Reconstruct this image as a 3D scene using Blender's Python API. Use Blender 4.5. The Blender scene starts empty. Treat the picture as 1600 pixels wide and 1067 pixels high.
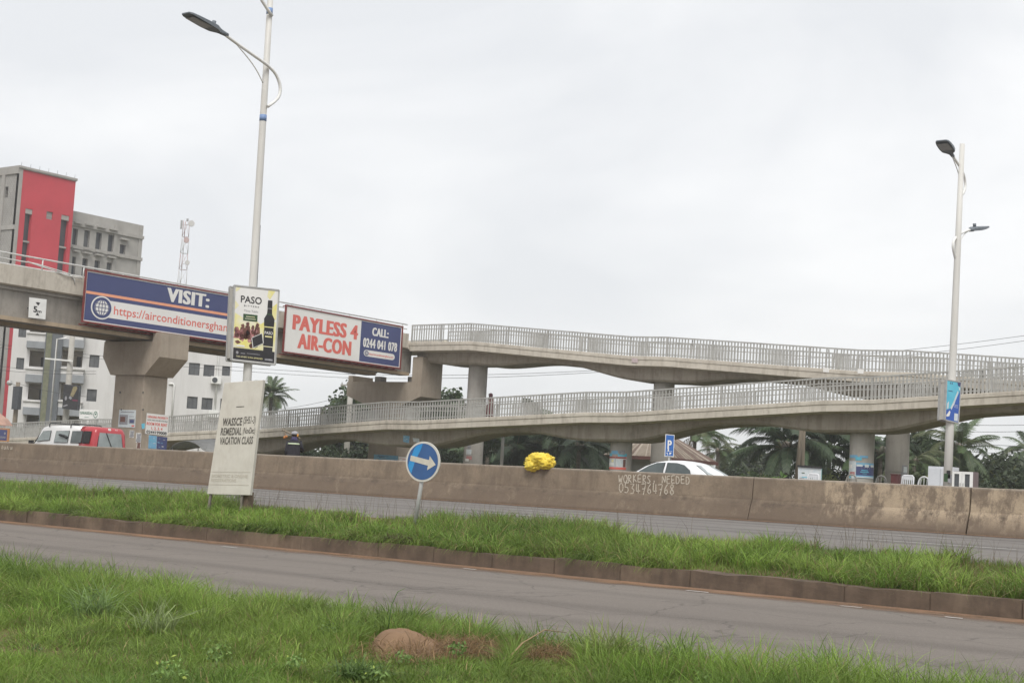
import bpy, bmesh, math, random
import numpy as np
from mathutils import Vector, Matrix, noise as mnoise

S = bpy.context.scene
COL = S.collection
rng = random.Random(7)
nrng = np.random.default_rng(11)

# ------------------------------------------------------------------ camera
F, YAW, PITCH, ROLL, EYE = 2400.0, -0.64065, 0.092758, 0.05556, 0.6
fw = Vector((math.sin(YAW)*math.cos(PITCH), math.cos(YAW)*math.cos(PITCH), math.sin(PITCH)))
r0 = Vector((math.cos(YAW), -math.sin(YAW), 0)); u0 = r0.cross(fw)
cr = r0*math.cos(ROLL) + u0*math.sin(ROLL)
cu = -r0*math.sin(ROLL) + u0*math.cos(ROLL)
CAMP = Vector((0, 0, EYE))
cam = bpy.data.objects.new('camera', bpy.data.cameras.new('camera')); COL.objects.link(cam)
mw = Matrix((cr, cu, -fw)).transposed().to_4x4(); mw.translation = CAMP
cam.matrix_world = mw
cam.data.sensor_width = 36; cam.data.sensor_fit = 'HORIZONTAL'
cam.data.lens = F/1600*36
cam.data.clip_start = 0.1; cam.data.clip_end = 6000
S.camera = cam

# ------------------------------------------------------------------ sky, sun, exposure
SUN_EL, SUN_AZ = math.radians(52), math.radians(143)      # azimuth clockwise from +Y
w = bpy.data.worlds.new('World'); S.world = w; w.use_nodes = True
nt = w.node_tree; nt.nodes.clear()
def wn(t, **k):
    n = nt.nodes.new(t)
    for a, b in k.items(): setattr(n, a, b)
    return n
sky = wn('ShaderNodeTexSky', sky_type='NISHITA', sun_disc=False, sun_elevation=SUN_EL, sun_rotation=SUN_AZ)
sky.air_density = 1.0; sky.dust_density = 4.0
tc = wn('ShaderNodeTexCoord'); mp = wn('ShaderNodeMapping'); mp.inputs['Scale'].default_value = (1.0, 1.0, 2.6)
nz = wn('ShaderNodeTexNoise'); nz.inputs['Scale'].default_value = 2.2; nz.inputs['Detail'].default_value = 5; nz.inputs['Roughness'].default_value = .52
nz.inputs['Distortion'].default_value = .4
rp = wn('ShaderNodeValToRGB')
rp.color_ramp.elements[0].position = .40; rp.color_ramp.elements[0].color = (5.25, 5.36, 5.52, 1)
rp.color_ramp.elements[1].position = .61; rp.color_ramp.elements[1].color = (6.35, 6.38, 6.42, 1)
mx = wn('ShaderNodeMixRGB'); mx.inputs[0].default_value = .95
bg = wn('ShaderNodeBackground'); bg.inputs['Strength'].default_value = .1
wo = wn('ShaderNodeOutputWorld')
L = nt.links.new
L(tc.outputs['Generated'], mp.inputs[0]); L(mp.outputs[0], nz.inputs['Vector']); L(nz.outputs['Fac'], rp.inputs[0])
L(sky.outputs[0], mx.inputs[1]); L(rp.outputs[0], mx.inputs[2]); L(mx.outputs[0], bg.inputs['Color']); L(bg.outputs[0], wo.inputs[0])

sl = bpy.data.lights.new('sun', 'SUN'); sl.energy = 1.5; sl.angle = math.radians(25); sl.color = (1, .97, .92)
so = bpy.data.objects.new('sun', sl); COL.objects.link(so)
sd = Vector((math.sin(SUN_AZ)*math.cos(SUN_EL), math.cos(SUN_AZ)*math.cos(SUN_EL), math.sin(SUN_EL)))
so.rotation_euler = sd.to_track_quat('Z', 'Y').to_euler(); so.location = sd*80
S.view_settings.view_transform = 'Standard'; S.view_settings.look = 'None'
S.view_settings.exposure = 0.72; S.view_settings.gamma = 1.0; S.view_settings.use_curve_mapping = False
S.cycles.max_bounces = 6; S.cycles.transparent_max_bounces = 8; S.cycles.volume_bounces = 1

# ------------------------------------------------------------------ photo measurements -> places (1600 px wide photo)
def ray(x, y): return fw + cr*((x-800)/F) - cu*((y-533.5)/F)
def atY(x, y, Y): d = ray(x, y); return CAMP + d*(Y/d.y)
def atX(x, y, X): d = ray(x, y); return CAMP + d*(X/d.x)
def atZ(x, y, Z): d = ray(x, y); return CAMP + d*((Z-EYE)/d.z)
def atP(x, y, p, n): d = ray(x, y); return CAMP + d*((p-CAMP).dot(n)/d.dot(n))

# ------------------------------------------------------------------ materials
MATS = {}
def newmat(name):
    m = bpy.data.materials.new(name); m.use_nodes = True
    n = m.node_tree; n.nodes.clear()
    return m, n
def node(n, t, **k):
    o = n.nodes.new(t)
    for a, b in k.items():
        if a in o.inputs and not hasattr(o, a): o.inputs[a].default_value = b
        else: setattr(o, a, b)
    return o
def noise_fac(n, scale, detail=4, rough=.6, stretch=(1, 1, 1), coord='Object', lo=.35, hi=.65, dist=0):
    t = node(n, 'ShaderNodeTexCoord'); mpn = node(n, 'ShaderNodeMapping')
    mpn.inputs['Scale'].default_value = stretch
    if coord == 'World':
        g = node(n, 'ShaderNodeNewGeometry'); n.links.new(g.outputs['Position'], mpn.inputs[0])
    else: n.links.new(t.outputs[coord], mpn.inputs[0])
    z = node(n, 'ShaderNodeTexNoise'); z.inputs['Scale'].default_value = scale; z.inputs['Detail'].default_value = detail
    z.inputs['Roughness'].default_value = rough; z.inputs['Distortion'].default_value = dist
    n.links.new(mpn.outputs[0], z.inputs['Vector'])
    r = node(n, 'ShaderNodeMapRange'); r.inputs[1].default_value = lo; r.inputs[2].default_value = hi
    n.links.new(z.outputs['Fac'], r.inputs[0])
    return r.outputs[0], z.outputs['Fac']
def mixc(n, fac, a, b, mode='MIX'):
    m = node(n, 'ShaderNodeMixRGB', blend_type=mode)
    for i, v in ((0, fac), (1, a), (2, b)):
        if isinstance(v, (int, float)): m.inputs[i].default_value = v if i == 0 else (v, v, v, 1)
        elif isinstance(v, tuple): m.inputs[i].default_value = (*v, 1) if len(v) == 3 else v
        else: n.links.new(v, m.inputs[i])
    return m.outputs[0]
def finish(n, color, rough=.8, metal=0, bump=None, bs=.3, bd=.02, spec=.35, trans=0, alpha=None):
    p = node(n, 'ShaderNodeBsdfPrincipled')
    if isinstance(color, tuple): p.inputs['Base Color'].default_value = (*color, 1)
    else: n.links.new(color, p.inputs['Base Color'])
    if isinstance(rough, (int, float)): p.inputs['Roughness'].default_value = rough
    else: n.links.new(rough, p.inputs['Roughness'])
    p.inputs['Metallic'].default_value = metal
    p.inputs['Specular IOR Level'].default_value = spec
    if bump is not None:
        b = node(n, 'ShaderNodeBump'); b.inputs['Strength'].default_value = bs; b.inputs['Distance'].default_value = bd
        n.links.new(bump, b.inputs['Height']); n.links.new(b.outputs[0], p.inputs['Normal'])
    o = node(n, 'ShaderNodeOutputMaterial')
    if trans:
        t = node(n, 'ShaderNodeBsdfTranslucent')
        if isinstance(color, tuple): t.inputs[0].default_value = (*color, 1)
        else: n.links.new(color, t.inputs[0])
        m = node(n, 'ShaderNodeMixShader'); m.inputs[0].default_value = trans
        n.links.new(p.outputs[0], m.inputs[1]); n.links.new(t.outputs[0], m.inputs[2]); n.links.new(m.outputs[0], o.inputs[0])
    else: n.links.new(p.outputs[0], o.inputs[0])
    return p
def M(name, c=(.5, .5, .5), c2=None, scale=4, rough=.7, metal=0, stretch=(1, 1, 1), bs=0, spec=.35, trans=0, coord='Object', detail=4, grime=0, gcol=(.12, .10, .08)):
    if name in MATS: return MATS[name]
    m, n = newmat(name)
    if c2 is None: c2 = tuple(x*.8 for x in c)
    f, raw = noise_fac(n, scale, detail, .6, stretch, coord)
    col = mixc(n, f, c, c2)
    if grime:
        g, _ = noise_fac(n, scale*2.3, 6, .7, (stretch[0]*1.5, stretch[1]*1.5, stretch[2]*.5), coord, .5, .78)
        mul = node(n, 'ShaderNodeMath', operation='MULTIPLY'); n.links.new(g, mul.inputs[0]); mul.inputs[1].default_value = grime
        col = mixc(n, mul.outputs[0], col, gcol)
    _, fine = noise_fac(n, scale*12, 4, .6, (1, 1, 1), coord)
    finish(n, col, rough, metal, fine if bs else None, bs, .01, spec, trans)
    MATS[name] = m
    return m
def concrete(name, light, dark, stain=(.16, .14, .12), streak=.5, scale=.6, warm=None, warm_amt=0):
    if name in MATS: return MATS[name]
    m, n = newmat(name)
    f, _ = noise_fac(n, scale, 6, .65, (1, 1, 1), 'World')
    col = mixc(n, f, light, dark)
    s, _ = noise_fac(n, 1.6, 5, .6, (2.2, 2.2, .22), 'World', .50, .74)
    a = node(n, 'ShaderNodeMath', operation='MULTIPLY'); n.links.new(s, a.inputs[0]); a.inputs[1].default_value = streak
    col = mixc(n, a.outputs[0], col, stain)
    if warm:
        s2, _ = noise_fac(n, .9, 5, .6, (1.4, 1.4, .5), 'World', .52, .7)
        a2 = node(n, 'ShaderNodeMath', operation='MULTIPLY'); n.links.new(s2, a2.inputs[0]); a2.inputs[1].default_value = warm_amt
        col = mixc(n, a2.outputs[0], col, warm)
    bl, _ = noise_fac(n, 2.4, 7, .72, (1, 1, .7), 'World', .50, .68)
    b0 = node(n, 'ShaderNodeMath', operation='MULTIPLY'); n.links.new(bl, b0.inputs[0]); b0.inputs[1].default_value = streak*.75
    col = mixc(n, b0.outputs[0], col, tuple(x*.9 for x in stain))
    g, raw = noise_fac(n, 22, 5, .7, (1, 1, 1), 'World', .3, .7)
    b = node(n, 'ShaderNodeMath', operation='MULTIPLY'); n.links.new(g, b.inputs[0]); b.inputs[1].default_value = .22
    col = mixc(n, b.outputs[0], col, dark)
    finish(n, col, .88, 0, raw, .35, .012, .25)
    MATS[name] = m
    return m

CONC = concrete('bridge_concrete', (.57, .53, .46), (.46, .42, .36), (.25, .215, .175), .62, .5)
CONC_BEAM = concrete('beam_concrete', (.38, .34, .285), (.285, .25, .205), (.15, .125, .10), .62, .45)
CONC_PIER = concrete('pier_concrete', (.40, .345, .28), (.30, .25, .20), (.20, .17, .14), .4, .4)
CONC_COL = concrete('column_concrete', (.43, .41, .38), (.34, .32, .295), (.22, .20, .18), .4, .5)
GIRDER = concrete('girder_concrete', (.36, .335, .30), (.26, .24, .215), (.15, .14, .125), .55, .5)
PSTICK = M('sticker_pink', (.50, .41, .41), (.40, .33, .34), 12, .7)
SOFFIT_SHADE = concrete('soffit_shade_concrete', (.20, .185, .165), (.15, .14, .125), (.10, .09, .08), .5, .5)  # flange concrete darkened for its underside: shade painted into the colour
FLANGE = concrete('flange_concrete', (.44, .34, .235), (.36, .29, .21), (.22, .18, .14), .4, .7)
RAILM = M('rail_paint', (.40, .40, .385), (.32, .315, .30), 3, .55, spec=.4, coord='World', grime=.35, gcol=(.25, .22, .19))
PIPE = M('pipe_paint', (.62, .62, .60), (.5, .5, .48), 4, .45)
WHITE = M('white_paint', (.78, .78, .76), (.70, .70, .68), 3, .5)
CREAM = M('board_cream', (.60, .575, .51), (.53, .505, .445), 2.5, .6, grime=.35, gcol=(.36, .31, .25))
BLACK = M('black_plastic', (.02, .02, .022), (.03, .03, .03), 8, .5)
DGREY = M('dark_grey', (.07, .075, .085), (.05, .055, .06), 6, .5)
LGREY = M('lamp_grey', (.17, .19, .215), (.13, .15, .17), 6, .45)
GALV = M('galvanised', (.46, .46, .45), (.36, .36, .35), 7, .5, metal=.3)
RUST = M('red_oxide', (.22, .040, .038), (.15, .032, .03), 5, .65)
NAVY = M('print_navy', (.060, .074, .185), (.054, .067, .168), .5, .5)
PWHITE = M('print_white', (.76, .75, .73), (.70, .69, .67), .4, .5)
PRED = M('print_red', (.70, .155, .125), (.64, .14, .115), .7, .5)
PORANGE = M('print_orange', (.80, .36, .22), (.74, .33, .2), 2, .5)
PBLUE = M('print_blue', (.02, .12, .36), (.018, .10, .31), 4, .45)
PSKY = M('print_sky', (.15, .36, .56), (.20, .42, .58), 4, .45)
PYELS = M('print_yellow_soft', (.74, .67, .20), (.74, .72, .58), 2.2, .5)
PYEL = M('print_yellow', (.72, .66, .13), (.62, .55, .12), 3, .5)
PBLACK = M('print_black', (.035, .033, .037), (.028, .027, .03), 4, .5)
PGREEN = M('print_green', (.05, .10, .045), (.04, .08, .04), 4, .5)
PBROWN = M('print_brown', (.20, .09, .07), (.10, .05, .045), 22, .5)
PPINK = M('print_pink', (.55, .30, .30), (.35, .12, .12), 18, .5)
PGREY = M('print_grey', (.34, .34, .36), (.22, .22, .24), 14, .6)
PMAROON = M('print_maroon', (.18, .03, .07), (.15, .025, .06), 4, .5)
WOOD = M('weathered_wood', (.25, .21, .16), (.15, .125, .095), 3, .85, stretch=(3, 3, .2), bs=.4)
GLASSD = M('window_glass', (.045, .05, .055), (.09, .095, .10), .7, .15, spec=.6)

# ------------------------------------------------------------------ mesh building
class MB:
    def __init__(s): s.v = []; s.f = []; s.m = []; s.sm = []
    def add(s, vs, fs, m=0, smooth=False):
        o = len(s.v); s.v += [Vector(p) for p in vs]
        for q in fs: s.f.append([o+i for i in q]); s.m.append(m); s.sm.append(smooth)
    def box(s, c, d, m=0, R=None):
        c = Vector(c); hx, hy, hz = d[0]/2, d[1]/2, d[2]/2
        P = [Vector((x, y, z)) for x in (-hx, hx) for y in (-hy, hy) for z in (-hz, hz)]
        if R is not None: P = [R @ p for p in P]
        s.add([c+p for p in P], [(0, 1, 3, 2), (4, 6, 7, 5), (0, 4, 5, 1), (2, 3, 7, 6), (0, 2, 6, 4), (1, 5, 7, 3)], m)
    def hexa(s, P, m=0):     # bottom 4 (ccw from above), top 4
        s.add(P, [(3, 2, 1, 0), (4, 5, 6, 7), (0, 1, 5, 4), (1, 2, 6, 5), (2, 3, 7, 6), (3, 0, 4, 7)], m)
    def bar(s, p, q, wd, ht, m=0, up=Vector((0, 0, 1))):
        p, q = Vector(p), Vector(q); d = (q-p).normalized()
        a = d.cross(up)
        a = a.normalized() if a.length > 1e-5 else Vector((1, 0, 0))
        b = a.cross(d)
        A, B = a*wd/2, b*ht/2
        s.hexa([p-A-B, p+A-B, q+A-B, q-A-B, p-A+B, p+A+B, q+A+B, q-A+B], m)
    def tube(s, pts, rad, n=8, m=0, smooth=True, cap=True):
        pts = [Vector(p) for p in pts]
        if isinstance(rad, (int, float)): rad = [rad]*len(pts)
        o = len(s.v); prev = None
        for i, p in enumerate(pts):
            t = (pts[min(i+1, len(pts)-1)] - pts[max(i-1, 0)]).normalized()
            if prev is None:
                a = t.cross(Vector((0, 0, 1)))
                if a.length < 1e-3: a = t.cross(Vector((1, 0, 0)))
            else: a = prev - t*prev.dot(t)
            a.normalize(); prev = a; b = t.cross(a)
            for k in range(n):
                an = 2*math.pi*k/n; s.v.append(p + (a*math.cos(an)+b*math.sin(an))*rad[i])
        for i in range(len(pts)-1):
            for k in range(n):
                s.f.append([o+i*n+k, o+i*n+(k+1) % n, o+(i+1)*n+(k+1) % n, o+(i+1)*n+k]); s.m.append(m); s.sm.append(smooth)
        if cap:
            s.f.append([o+k for k in range(n)][::-1]); s.m.append(m); s.sm.append(False)
            e = o+(len(pts)-1)*n
            s.f.append([e+k for k in range(n)]); s.m.append(m); s.sm.append(False)
    def prism(s, poly, depth, m=0, mside=None):      # poly: 3D ring, depth: vector
        n = len(poly); P = [Vector(p) for p in poly]; D = Vector(depth)
        o = len(s.v); s.v += P + [p+D for p in P]
        s.f.append([o+i for i in range(n)]); s.m.append(m); s.sm.append(False)
        s.f.append([o+n+i for i in range(n)][::-1]); s.m.append(m if mside is None else mside); s.sm.append(False)
        for i in range(n):
            j = (i+1) % n
            s.f.append([o+j, o+i, o+n+i, o+n+j]); s.m.append(m if mside is None else mside); s.sm.append(False)
    def poly(s, pts, m=0): s.add(pts, [tuple(range(len(pts)))], m)
    def loft(s, rings, m=0, smooth=True, cap=True, mf=None):
        n = len(rings[0]); o = len(s.v)
        for r in rings: s.v += [Vector(p) for p in r]
        for i in range(len(rings)-1):
            for k in range(n):
                s.f.append([o+i*n+k, o+i*n+(k+1) % n, o+(i+1)*n+(k+1) % n, o+(i+1)*n+k]); s.m.append(mf(i, k) if mf else m); s.sm.append(smooth)
        if cap:
            s.f.append([o+k for k in range(n)][::-1]); s.m.append(m); s.sm.append(False)
            e = o+(len(rings)-1)*n; s.f.append([e+k for k in range(n)]); s.m.append(m); s.sm.append(False)
    def text(s, t, fn, x0, x1, y0, y1, m=0, bold=.03, spacing=1.0):
        """letters filling the box x0..x1, y0 (baseline) .. y1 (cap height), laid on a surface by fn(a,b)"""
        vs, fs = glyphs(t, bold, spacing if bold < .025 else spacing*1.10)
        mx0 = min(p[0] for p in vs); mx1 = max(p[0] for p in vs)
        # heavy faces are built as a light weight struck several times side by side
        sh = [0] if bold < .02 else [-1, -.34, .34, 1]; bw = max(0, bold-.012)*1.45
        mx0 -= bw; mx1 += bw; k = (x1-x0)/(mx1-mx0)
        A, B, C_ = fn(0, 0), fn(1, 0), fn(0, 1); nn = (B-A).cross(C_-A).normalized()
        if nn.dot(CAMP-A) < 0: nn = -nn
        for i, d in enumerate(sh):
            o = len(s.v)
            for p in vs: s.v.append(fn(x0+(p[0]+d*bw-mx0)*k, y0+p[1]/.73*(y1-y0))+nn*(.0012*i))
            for q in fs: s.f.append([o+j for j in q]); s.m.append(m); s.sm.append(False)
    def mesh(s, name, mats, off=Vector((0, 0, 0))):
        me = bpy.data.meshes.new(name)
        me.from_pydata([tuple(p-off) for p in s.v], [], s.f)
        for mt in (mats if isinstance(mats, (list, tuple)) else [mats]): me.materials.append(mt)
        me.polygons.foreach_set('material_index', s.m); me.polygons.foreach_set('use_smooth', s.sm)
        me.update()
        return me
    def build(s, name, mats, parent=None, label=None, cat=None, group=None, kind=None, recalc=True, bevel=0, loc=None):
        off = wloc(parent) if parent else (Vector(loc) if loc is not None else Vector((0, 0, 0)))
        me = s.mesh(name, mats, off)
        if recalc or bevel:
            bm = bmesh.new(); bm.from_mesh(me)
            if bevel:
                bmesh.ops.remove_doubles(bm, verts=bm.verts, dist=1e-5)
                ed = [e for e in bm.edges if len(e.link_faces) == 2 and e.calc_face_angle(0) > .5]
                bmesh.ops.bevel(bm, geom=ed, offset=bevel, segments=2, affect='EDGES', profile=.6)
            if recalc: bmesh.ops.recalc_face_normals(bm, faces=bm.faces)
            bm.to_mesh(me); bm.free()
        o = bpy.data.objects.new(name, me); COL.objects.link(o)
        if parent: o.parent = parent
        elif loc is not None: o.location = loc
        return tag(o, label, cat, group, kind)
def wloc(o):
    v = Vector((0, 0, 0))
    while o: v += o.location; o = o.parent
    return v
def tag(o, label=None, cat=None, group=None, kind=None):
    for k, v in (('label', label), ('category', cat), ('group', group), ('kind', kind)):
        if v: o[k] = v
    return o
def thing(name, label, cat, loc=(0, 0, 0), group=None):
    o = bpy.data.objects.new(name, None); COL.objects.link(o); o.location = loc; o.empty_display_size = .2
    return tag(o, label, cat, group)
def copyobj(o, parent, loc=None, name=None):
    c = o.copy(); COL.objects.link(c); c.parent = parent
    if loc is not None: c.location = loc
    return c
def copytree(root, loc, rotz=0, label=None, scale=None):
    r = root.copy(); COL.objects.link(r); r.location = loc; r.rotation_euler = (0, 0, rotz)
    if scale: r.scale = (scale,)*3
    if label: r['label'] = label
    for c in list(root.children):
        d = copyobj(c, r)
        for g in list(c.children): copyobj(g, d)
    return r
_GL = {}
def glyphs(t, bold, spacing):
    k = (t, bold, spacing)
    if k not in _GL:
        cv = bpy.data.curves.new('letters', 'FONT'); cv.body = t; cv.offset = min(bold, .014); cv.resolution_u = 3; cv.space_character = spacing
        ob = bpy.data.objects.new('letters', cv); COL.objects.link(ob)
        me = ob.to_mesh()
        _GL[k] = ([tuple(v.co) for v in me.vertices], [tuple(p.vertices) for p in me.polygons])
        ob.to_mesh_clear(); bpy.data.objects.remove(ob); bpy.data.curves.remove(cv)
    return _GL[k]
def quadmap(TL, TR, BR, BL, out=0.0):
    """fn(a,b): a 0..1 left to right, b 0..1 bottom to top on a four-cornered panel, lifted 'out' along its normal"""
    TL, TR, BR, BL = map(Vector, (TL, TR, BR, BL))
    n = (TR-BL).cross(TL-BR).normalized()
    if n.dot(CAMP-TL) < 0: n = -n
    def fn(a, b, lift=0.0): return (BL*(1-a)+BR*a)*(1-b) + (TL*(1-a)+TR*a)*b + n*(out+lift)
    fn.n = n
    return fn
def lifted(fn, d): return lambda a, b: fn(a, b, d)
def rect(mb, fn, a0, a1, b0, b1, m): mb.poly([fn(a0, b0), fn(a1, b0), fn(a1, b1), fn(a0, b1)], m)
def ell(fn, ca, cb, ra, rb, n=24, t0=0, t1=2*math.pi): return [fn(ca+ra*math.cos(t0+(t1-t0)*i/n), cb+rb*math.sin(t0+(t1-t0)*i/n)) for i in range(n)]
def slab(mb, fn, thick, m):        # solid panel behind a quad map
    P = [fn(0, 0), fn(1, 0), fn(1, 1), fn(0, 1)]
    mb.prism(P, -fn.n*thick, m)
def interp(tab, x):
    if x <= tab[0][0]: return tab[0][1]
    for (a, b), (c, d) in zip(tab, tab[1:]):
        if x <= c: return b+(d-b)*(x-a)/(c-a)
    return tab[-1][1]
def blob(mb, c, rad, amp, fr, seed, sub=3, m=0, squash=(1, 1, 1), ridge=False):
    bm = bmesh.new(); bmesh.ops.create_icosphere(bm, subdivisions=sub, radius=1)
    sv = Vector((seed*3.1, seed*1.7, seed*.9)); vs = []
    for v in bm.verts:
        d = v.co.normalized(); q = mnoise.fractal(d*fr+sv, 1.0, 2.0, 4)
        if ridge: q = .6-abs(q)*1.6
        k = 1+amp*q
        vs.append(Vector(c)+Vector((d.x*rad*k*squash[0], d.y*rad*k*squash[1], d.z*rad*k*squash[2])))
    fs = [tuple(v.index for v in f.verts) for f in bm.faces]; bm.free()
    mb.add(vs, fs, m, True)
HAZE = 0.0005
# ------------------------------------------------------------------ ground, roads
def sheet(name, mats, x0, x1, prof, nx, jit=0, seed=0, parent=None, **k):
    mb = MB(); xs = [x0+(x1-x0)*i/nx for i in range(nx+1)]
    n = len(prof); rows = []
    for i, x in enumerate(xs):
        for j, (y, z) in enumerate(prof):
            yy = y
            if jit and j in (0, n-1): yy += jit*mnoise.fractal(Vector((x*1.3+seed, j*7, seed)), 1, 2, 3)
            mb.v.append(Vector((x, yy, z)))
    for i in range(nx):
        for j in range(n-1):
            mb.f.append([i*n+j, (i+1)*n+j, (i+1)*n+j+1, i*n+j+1]); mb.m.append(0); mb.sm.append(True)
    return mb.build(name, mats, parent, recalc=False, **k)
m, n = newmat('laterite_soil')
f1, _ = noise_fac(n, .5, 6, .65, (1, 1, 1), 'World'); c_ = mixc(n, f1, (.21, .13, .08), (.15, .10, .065))
f2, rw = noise_fac(n, 9, 6, .7, (1, 1, 1), 'World'); c_ = mixc(n, f2, c_, (.10, .085, .045))
g = node(n, 'ShaderNodeNewGeometry'); sx = node(n, 'ShaderNodeSeparateXYZ'); n.links.new(g.outputs['Position'], sx.inputs[0])
r = node(n, 'ShaderNodeMapRange'); r.inputs[1].default_value = 55; r.inputs[2].default_value = 62; n.links.new(sx.outputs[1], r.inputs[0])
f3, _ = noise_fac(n, .25, 5, .6, (1, 1, 1), 'World'); gr = mixc(n, f3, (.07, .10, .03), (.15, .11, .06))
c_ = mixc(n, r.outputs[0], c_, gr); finish(n, c_, .95, 0, rw, .5, .04, .1); SOIL = m
sheet('ground', SOIL, -1400, 1100, [(-300, -.74), (4, -.72), (10.0, -.74), (10.6, -.80), (19.67, -.80), (19.9, -.555), (21.2, -.36), (22.8, -.19), (23.2, -.17), (36.9, -.06), (37.4, -.05), (50, -.04), (54, 0), (140, 0), (700, .0), (3000, 0)], 60, kind='structure')

def asphalt(name, a, b, tracks, grit=1.0):
    m, n = newmat(name)
    f, _ = noise_fac(n, .35, 6, .65, (.35, 1, 1), 'World'); c = mixc(n, f, a, b)
    g = node(n, 'ShaderNodeNewGeometry'); s = node(n, 'ShaderNodeSeparateXYZ'); n.links.new(g.outputs['Position'], s.inputs[0])
    for y, wd, amt in tracks:       # tyre-polished bands and oil drips along the lanes
        d = node(n, 'ShaderNodeMath', operation='SUBTRACT'); n.links.new(s.outputs[1], d.inputs[0]); d.inputs[1].default_value = y
        ab = node(n, 'ShaderNodeMath', operation='ABSOLUTE'); n.links.new(d.outputs[0], ab.inputs[0])
        r = node(n, 'ShaderNodeMapRange', interpolation_type='SMOOTHSTEP'); r.inputs[1].default_value = 0; r.inputs[2].default_value = wd; r.inputs[3].default_value = amt; r.inputs[4].default_value = 0
        n.links.new(ab.outputs[0], r.inputs[0]); c = mixc(n, r.outputs[0], c, tuple(x*.55 for x in b))
    f2, _ = noise_fac(n, 26, 5, .9, (1, 1, 1), 'World', .32, .72); c = mixc(n, f2, c, tuple(min(1, x*1.5) for x in a)) if False else mixc(n, .35*grit, c, mixc(n, f2, tuple(x*.7 for x in b), tuple(x*1.45 for x in a)))
    sp, raw = noise_fac(n, 48, 3, .9, (1, 1, 1), 'World', .57, .64); a2 = node(n, 'ShaderNodeMath', operation='MULTIPLY'); n.links.new(sp, a2.inputs[0]); a2.inputs[1].default_value = .42*grit
    c = mixc(n, a2.outputs[0], c, (.42, .39, .355))
    v = node(n, 'ShaderNodeTexVoronoi', feature='DISTANCE_TO_EDGE'); v.inputs['Scale'].default_value = .55
    w2 = node(n, 'ShaderNodeMapping'); n.links.new(g.outputs['Position'], w2.inputs[0])
    nz2 = node(n, 'ShaderNodeTexNoise'); nz2.inputs['Scale'].default_value = 2.0; n.links.new(g.outputs['Position'], nz2.inputs['Vector'])
    mxx = mixc(n, .35, w2.outputs[0], nz2.outputs['Color'], 'ADD'); n.links.new(mxx, v.inputs['Vector'])
    cr_ = node(n, 'ShaderNodeMapRange'); cr_.inputs[1].default_value = .004; cr_.inputs[2].default_value = .012; cr_.inputs[3].default_value = .35; cr_.inputs[4].default_value = 0; n.links.new(v.outputs['Distance'], cr_.inputs[0])
    c = mixc(n, cr_.outputs[0], c, (.04, .037, .034))
    finish(n, c, .88, 0, raw, .4*grit, .006, .16)
    return m
ASPH1 = asphalt('road_asphalt', (.182, .160, .141), (.140, .122, .108), [(13.2, .6, .55), (15.0, .6, .6), (17.4, .5, .4)])
ASPH2 = asphalt('highway_asphalt', (.190, .176, .163), (.155, .143, .133), [(27.6, .5, .55), (29.4, .6, .6), (32.2, .5, .35), (34.2, .7, .65)], .15)
sheet('service_road', ASPH1, -260, 160, [(10.2, -.757), (12, -.752), (19.65, -.75)], 160, .10, 3, kind='structure')
sheet('highway', ASPH2, -300, 160, [(22.82, -.27), (22.9, -.125), (25.5, -.10), (36.98, 0)], 160, .05, 9, kind='structure')
sheet('far_carriageway', ASPH2, -300, 160, [(38.95, .0), (49.5, .0)], 60, kind='structure')
sheet('far_footway', concrete('paving', (.40, .36, .31), (.30, .27, .23)), -300, 160, [(49.55, .14), (53.8, .14)], 40, kind='structure')
def dustmat(name, y0, y1):
    m, n = newmat(name); f, rw = noise_fac(n, 3, 6, .7, (.6, 1, 1), 'World'); c_ = mixc(n, f, (.27, .162, .10), (.20, .135, .095)); p = finish(n, c_, .95, 0, rw, .3, .01, .1)
    g = node(n, 'ShaderNodeNewGeometry'); s = node(n, 'ShaderNodeSeparateXYZ'); n.links.new(g.outputs['Position'], s.inputs[0])
    _, e1 = noise_fac(n, 1.1, 6, .75, (.7, 1, 1), 'World'); k = node(n, 'ShaderNodeMath', operation='MULTIPLY_ADD'); n.links.new(e1, k.inputs[0]); k.inputs[1].default_value = (y1-y0)*1.5; n.links.new(s.outputs[1], k.inputs[2])
    r = node(n, 'ShaderNodeMapRange'); r.inputs[1].default_value = y0+(y1-y0)*.98; r.inputs[2].default_value = y0+(y1-y0)*1.75; n.links.new(k.outputs[0], r.inputs[0])
    t = node(n, 'ShaderNodeBsdfTransparent'); mxs = node(n, 'ShaderNodeMixShader'); n.links.new(r.outputs[0], mxs.inputs[0]); n.links.new(t.outputs[0], mxs.inputs[1]); n.links.new(p.outputs[0], mxs.inputs[2])
    o = [x for x in n.nodes if x.type == 'OUTPUT_MATERIAL'][0]; n.links.new(mxs.outputs[0], o.inputs[0]); return m
sheet('road_dust', dustmat('kerb_dust', 18.62, 19.62), -60, 20, [(18.5, -.7465), (19.3, -.742), (19.63, -.728)], 200, 0, 21, kind='structure')
sheet('road_dust', dustmat('barrier_dust', 35.9, 36.9), -110, 20, [(35.8, .0), (36.5, .008), (36.96, .018)], 200, 0, 5, kind='structure')
LINE = M('line_paint', (.55, .54, .51), (.36, .35, .33), 9, .7, coord='World')
def dash(x0, x1, y, wd, z):
    mb = MB(); mb.poly([(x0, y-wd/2, z), (x1, y-wd/2, z), (x1, y+wd/2, z), (x0, y+wd/2, z)]); return mb.build('lane_marking', LINE, kind='structure')
for k in range(-9, 4):
    x = -21.45+k*9.0; dash(x, x+3.1, 28.3, .16, -.066)
for k in range(-9, 4): dash(-24+k*9.0, -21+k*9.0, 32.4, .15, -.03)
for k in range(5): dash(-80+k*40, -80+k*40+39.99, 25.0, .12, -.088) if False else None
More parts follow.
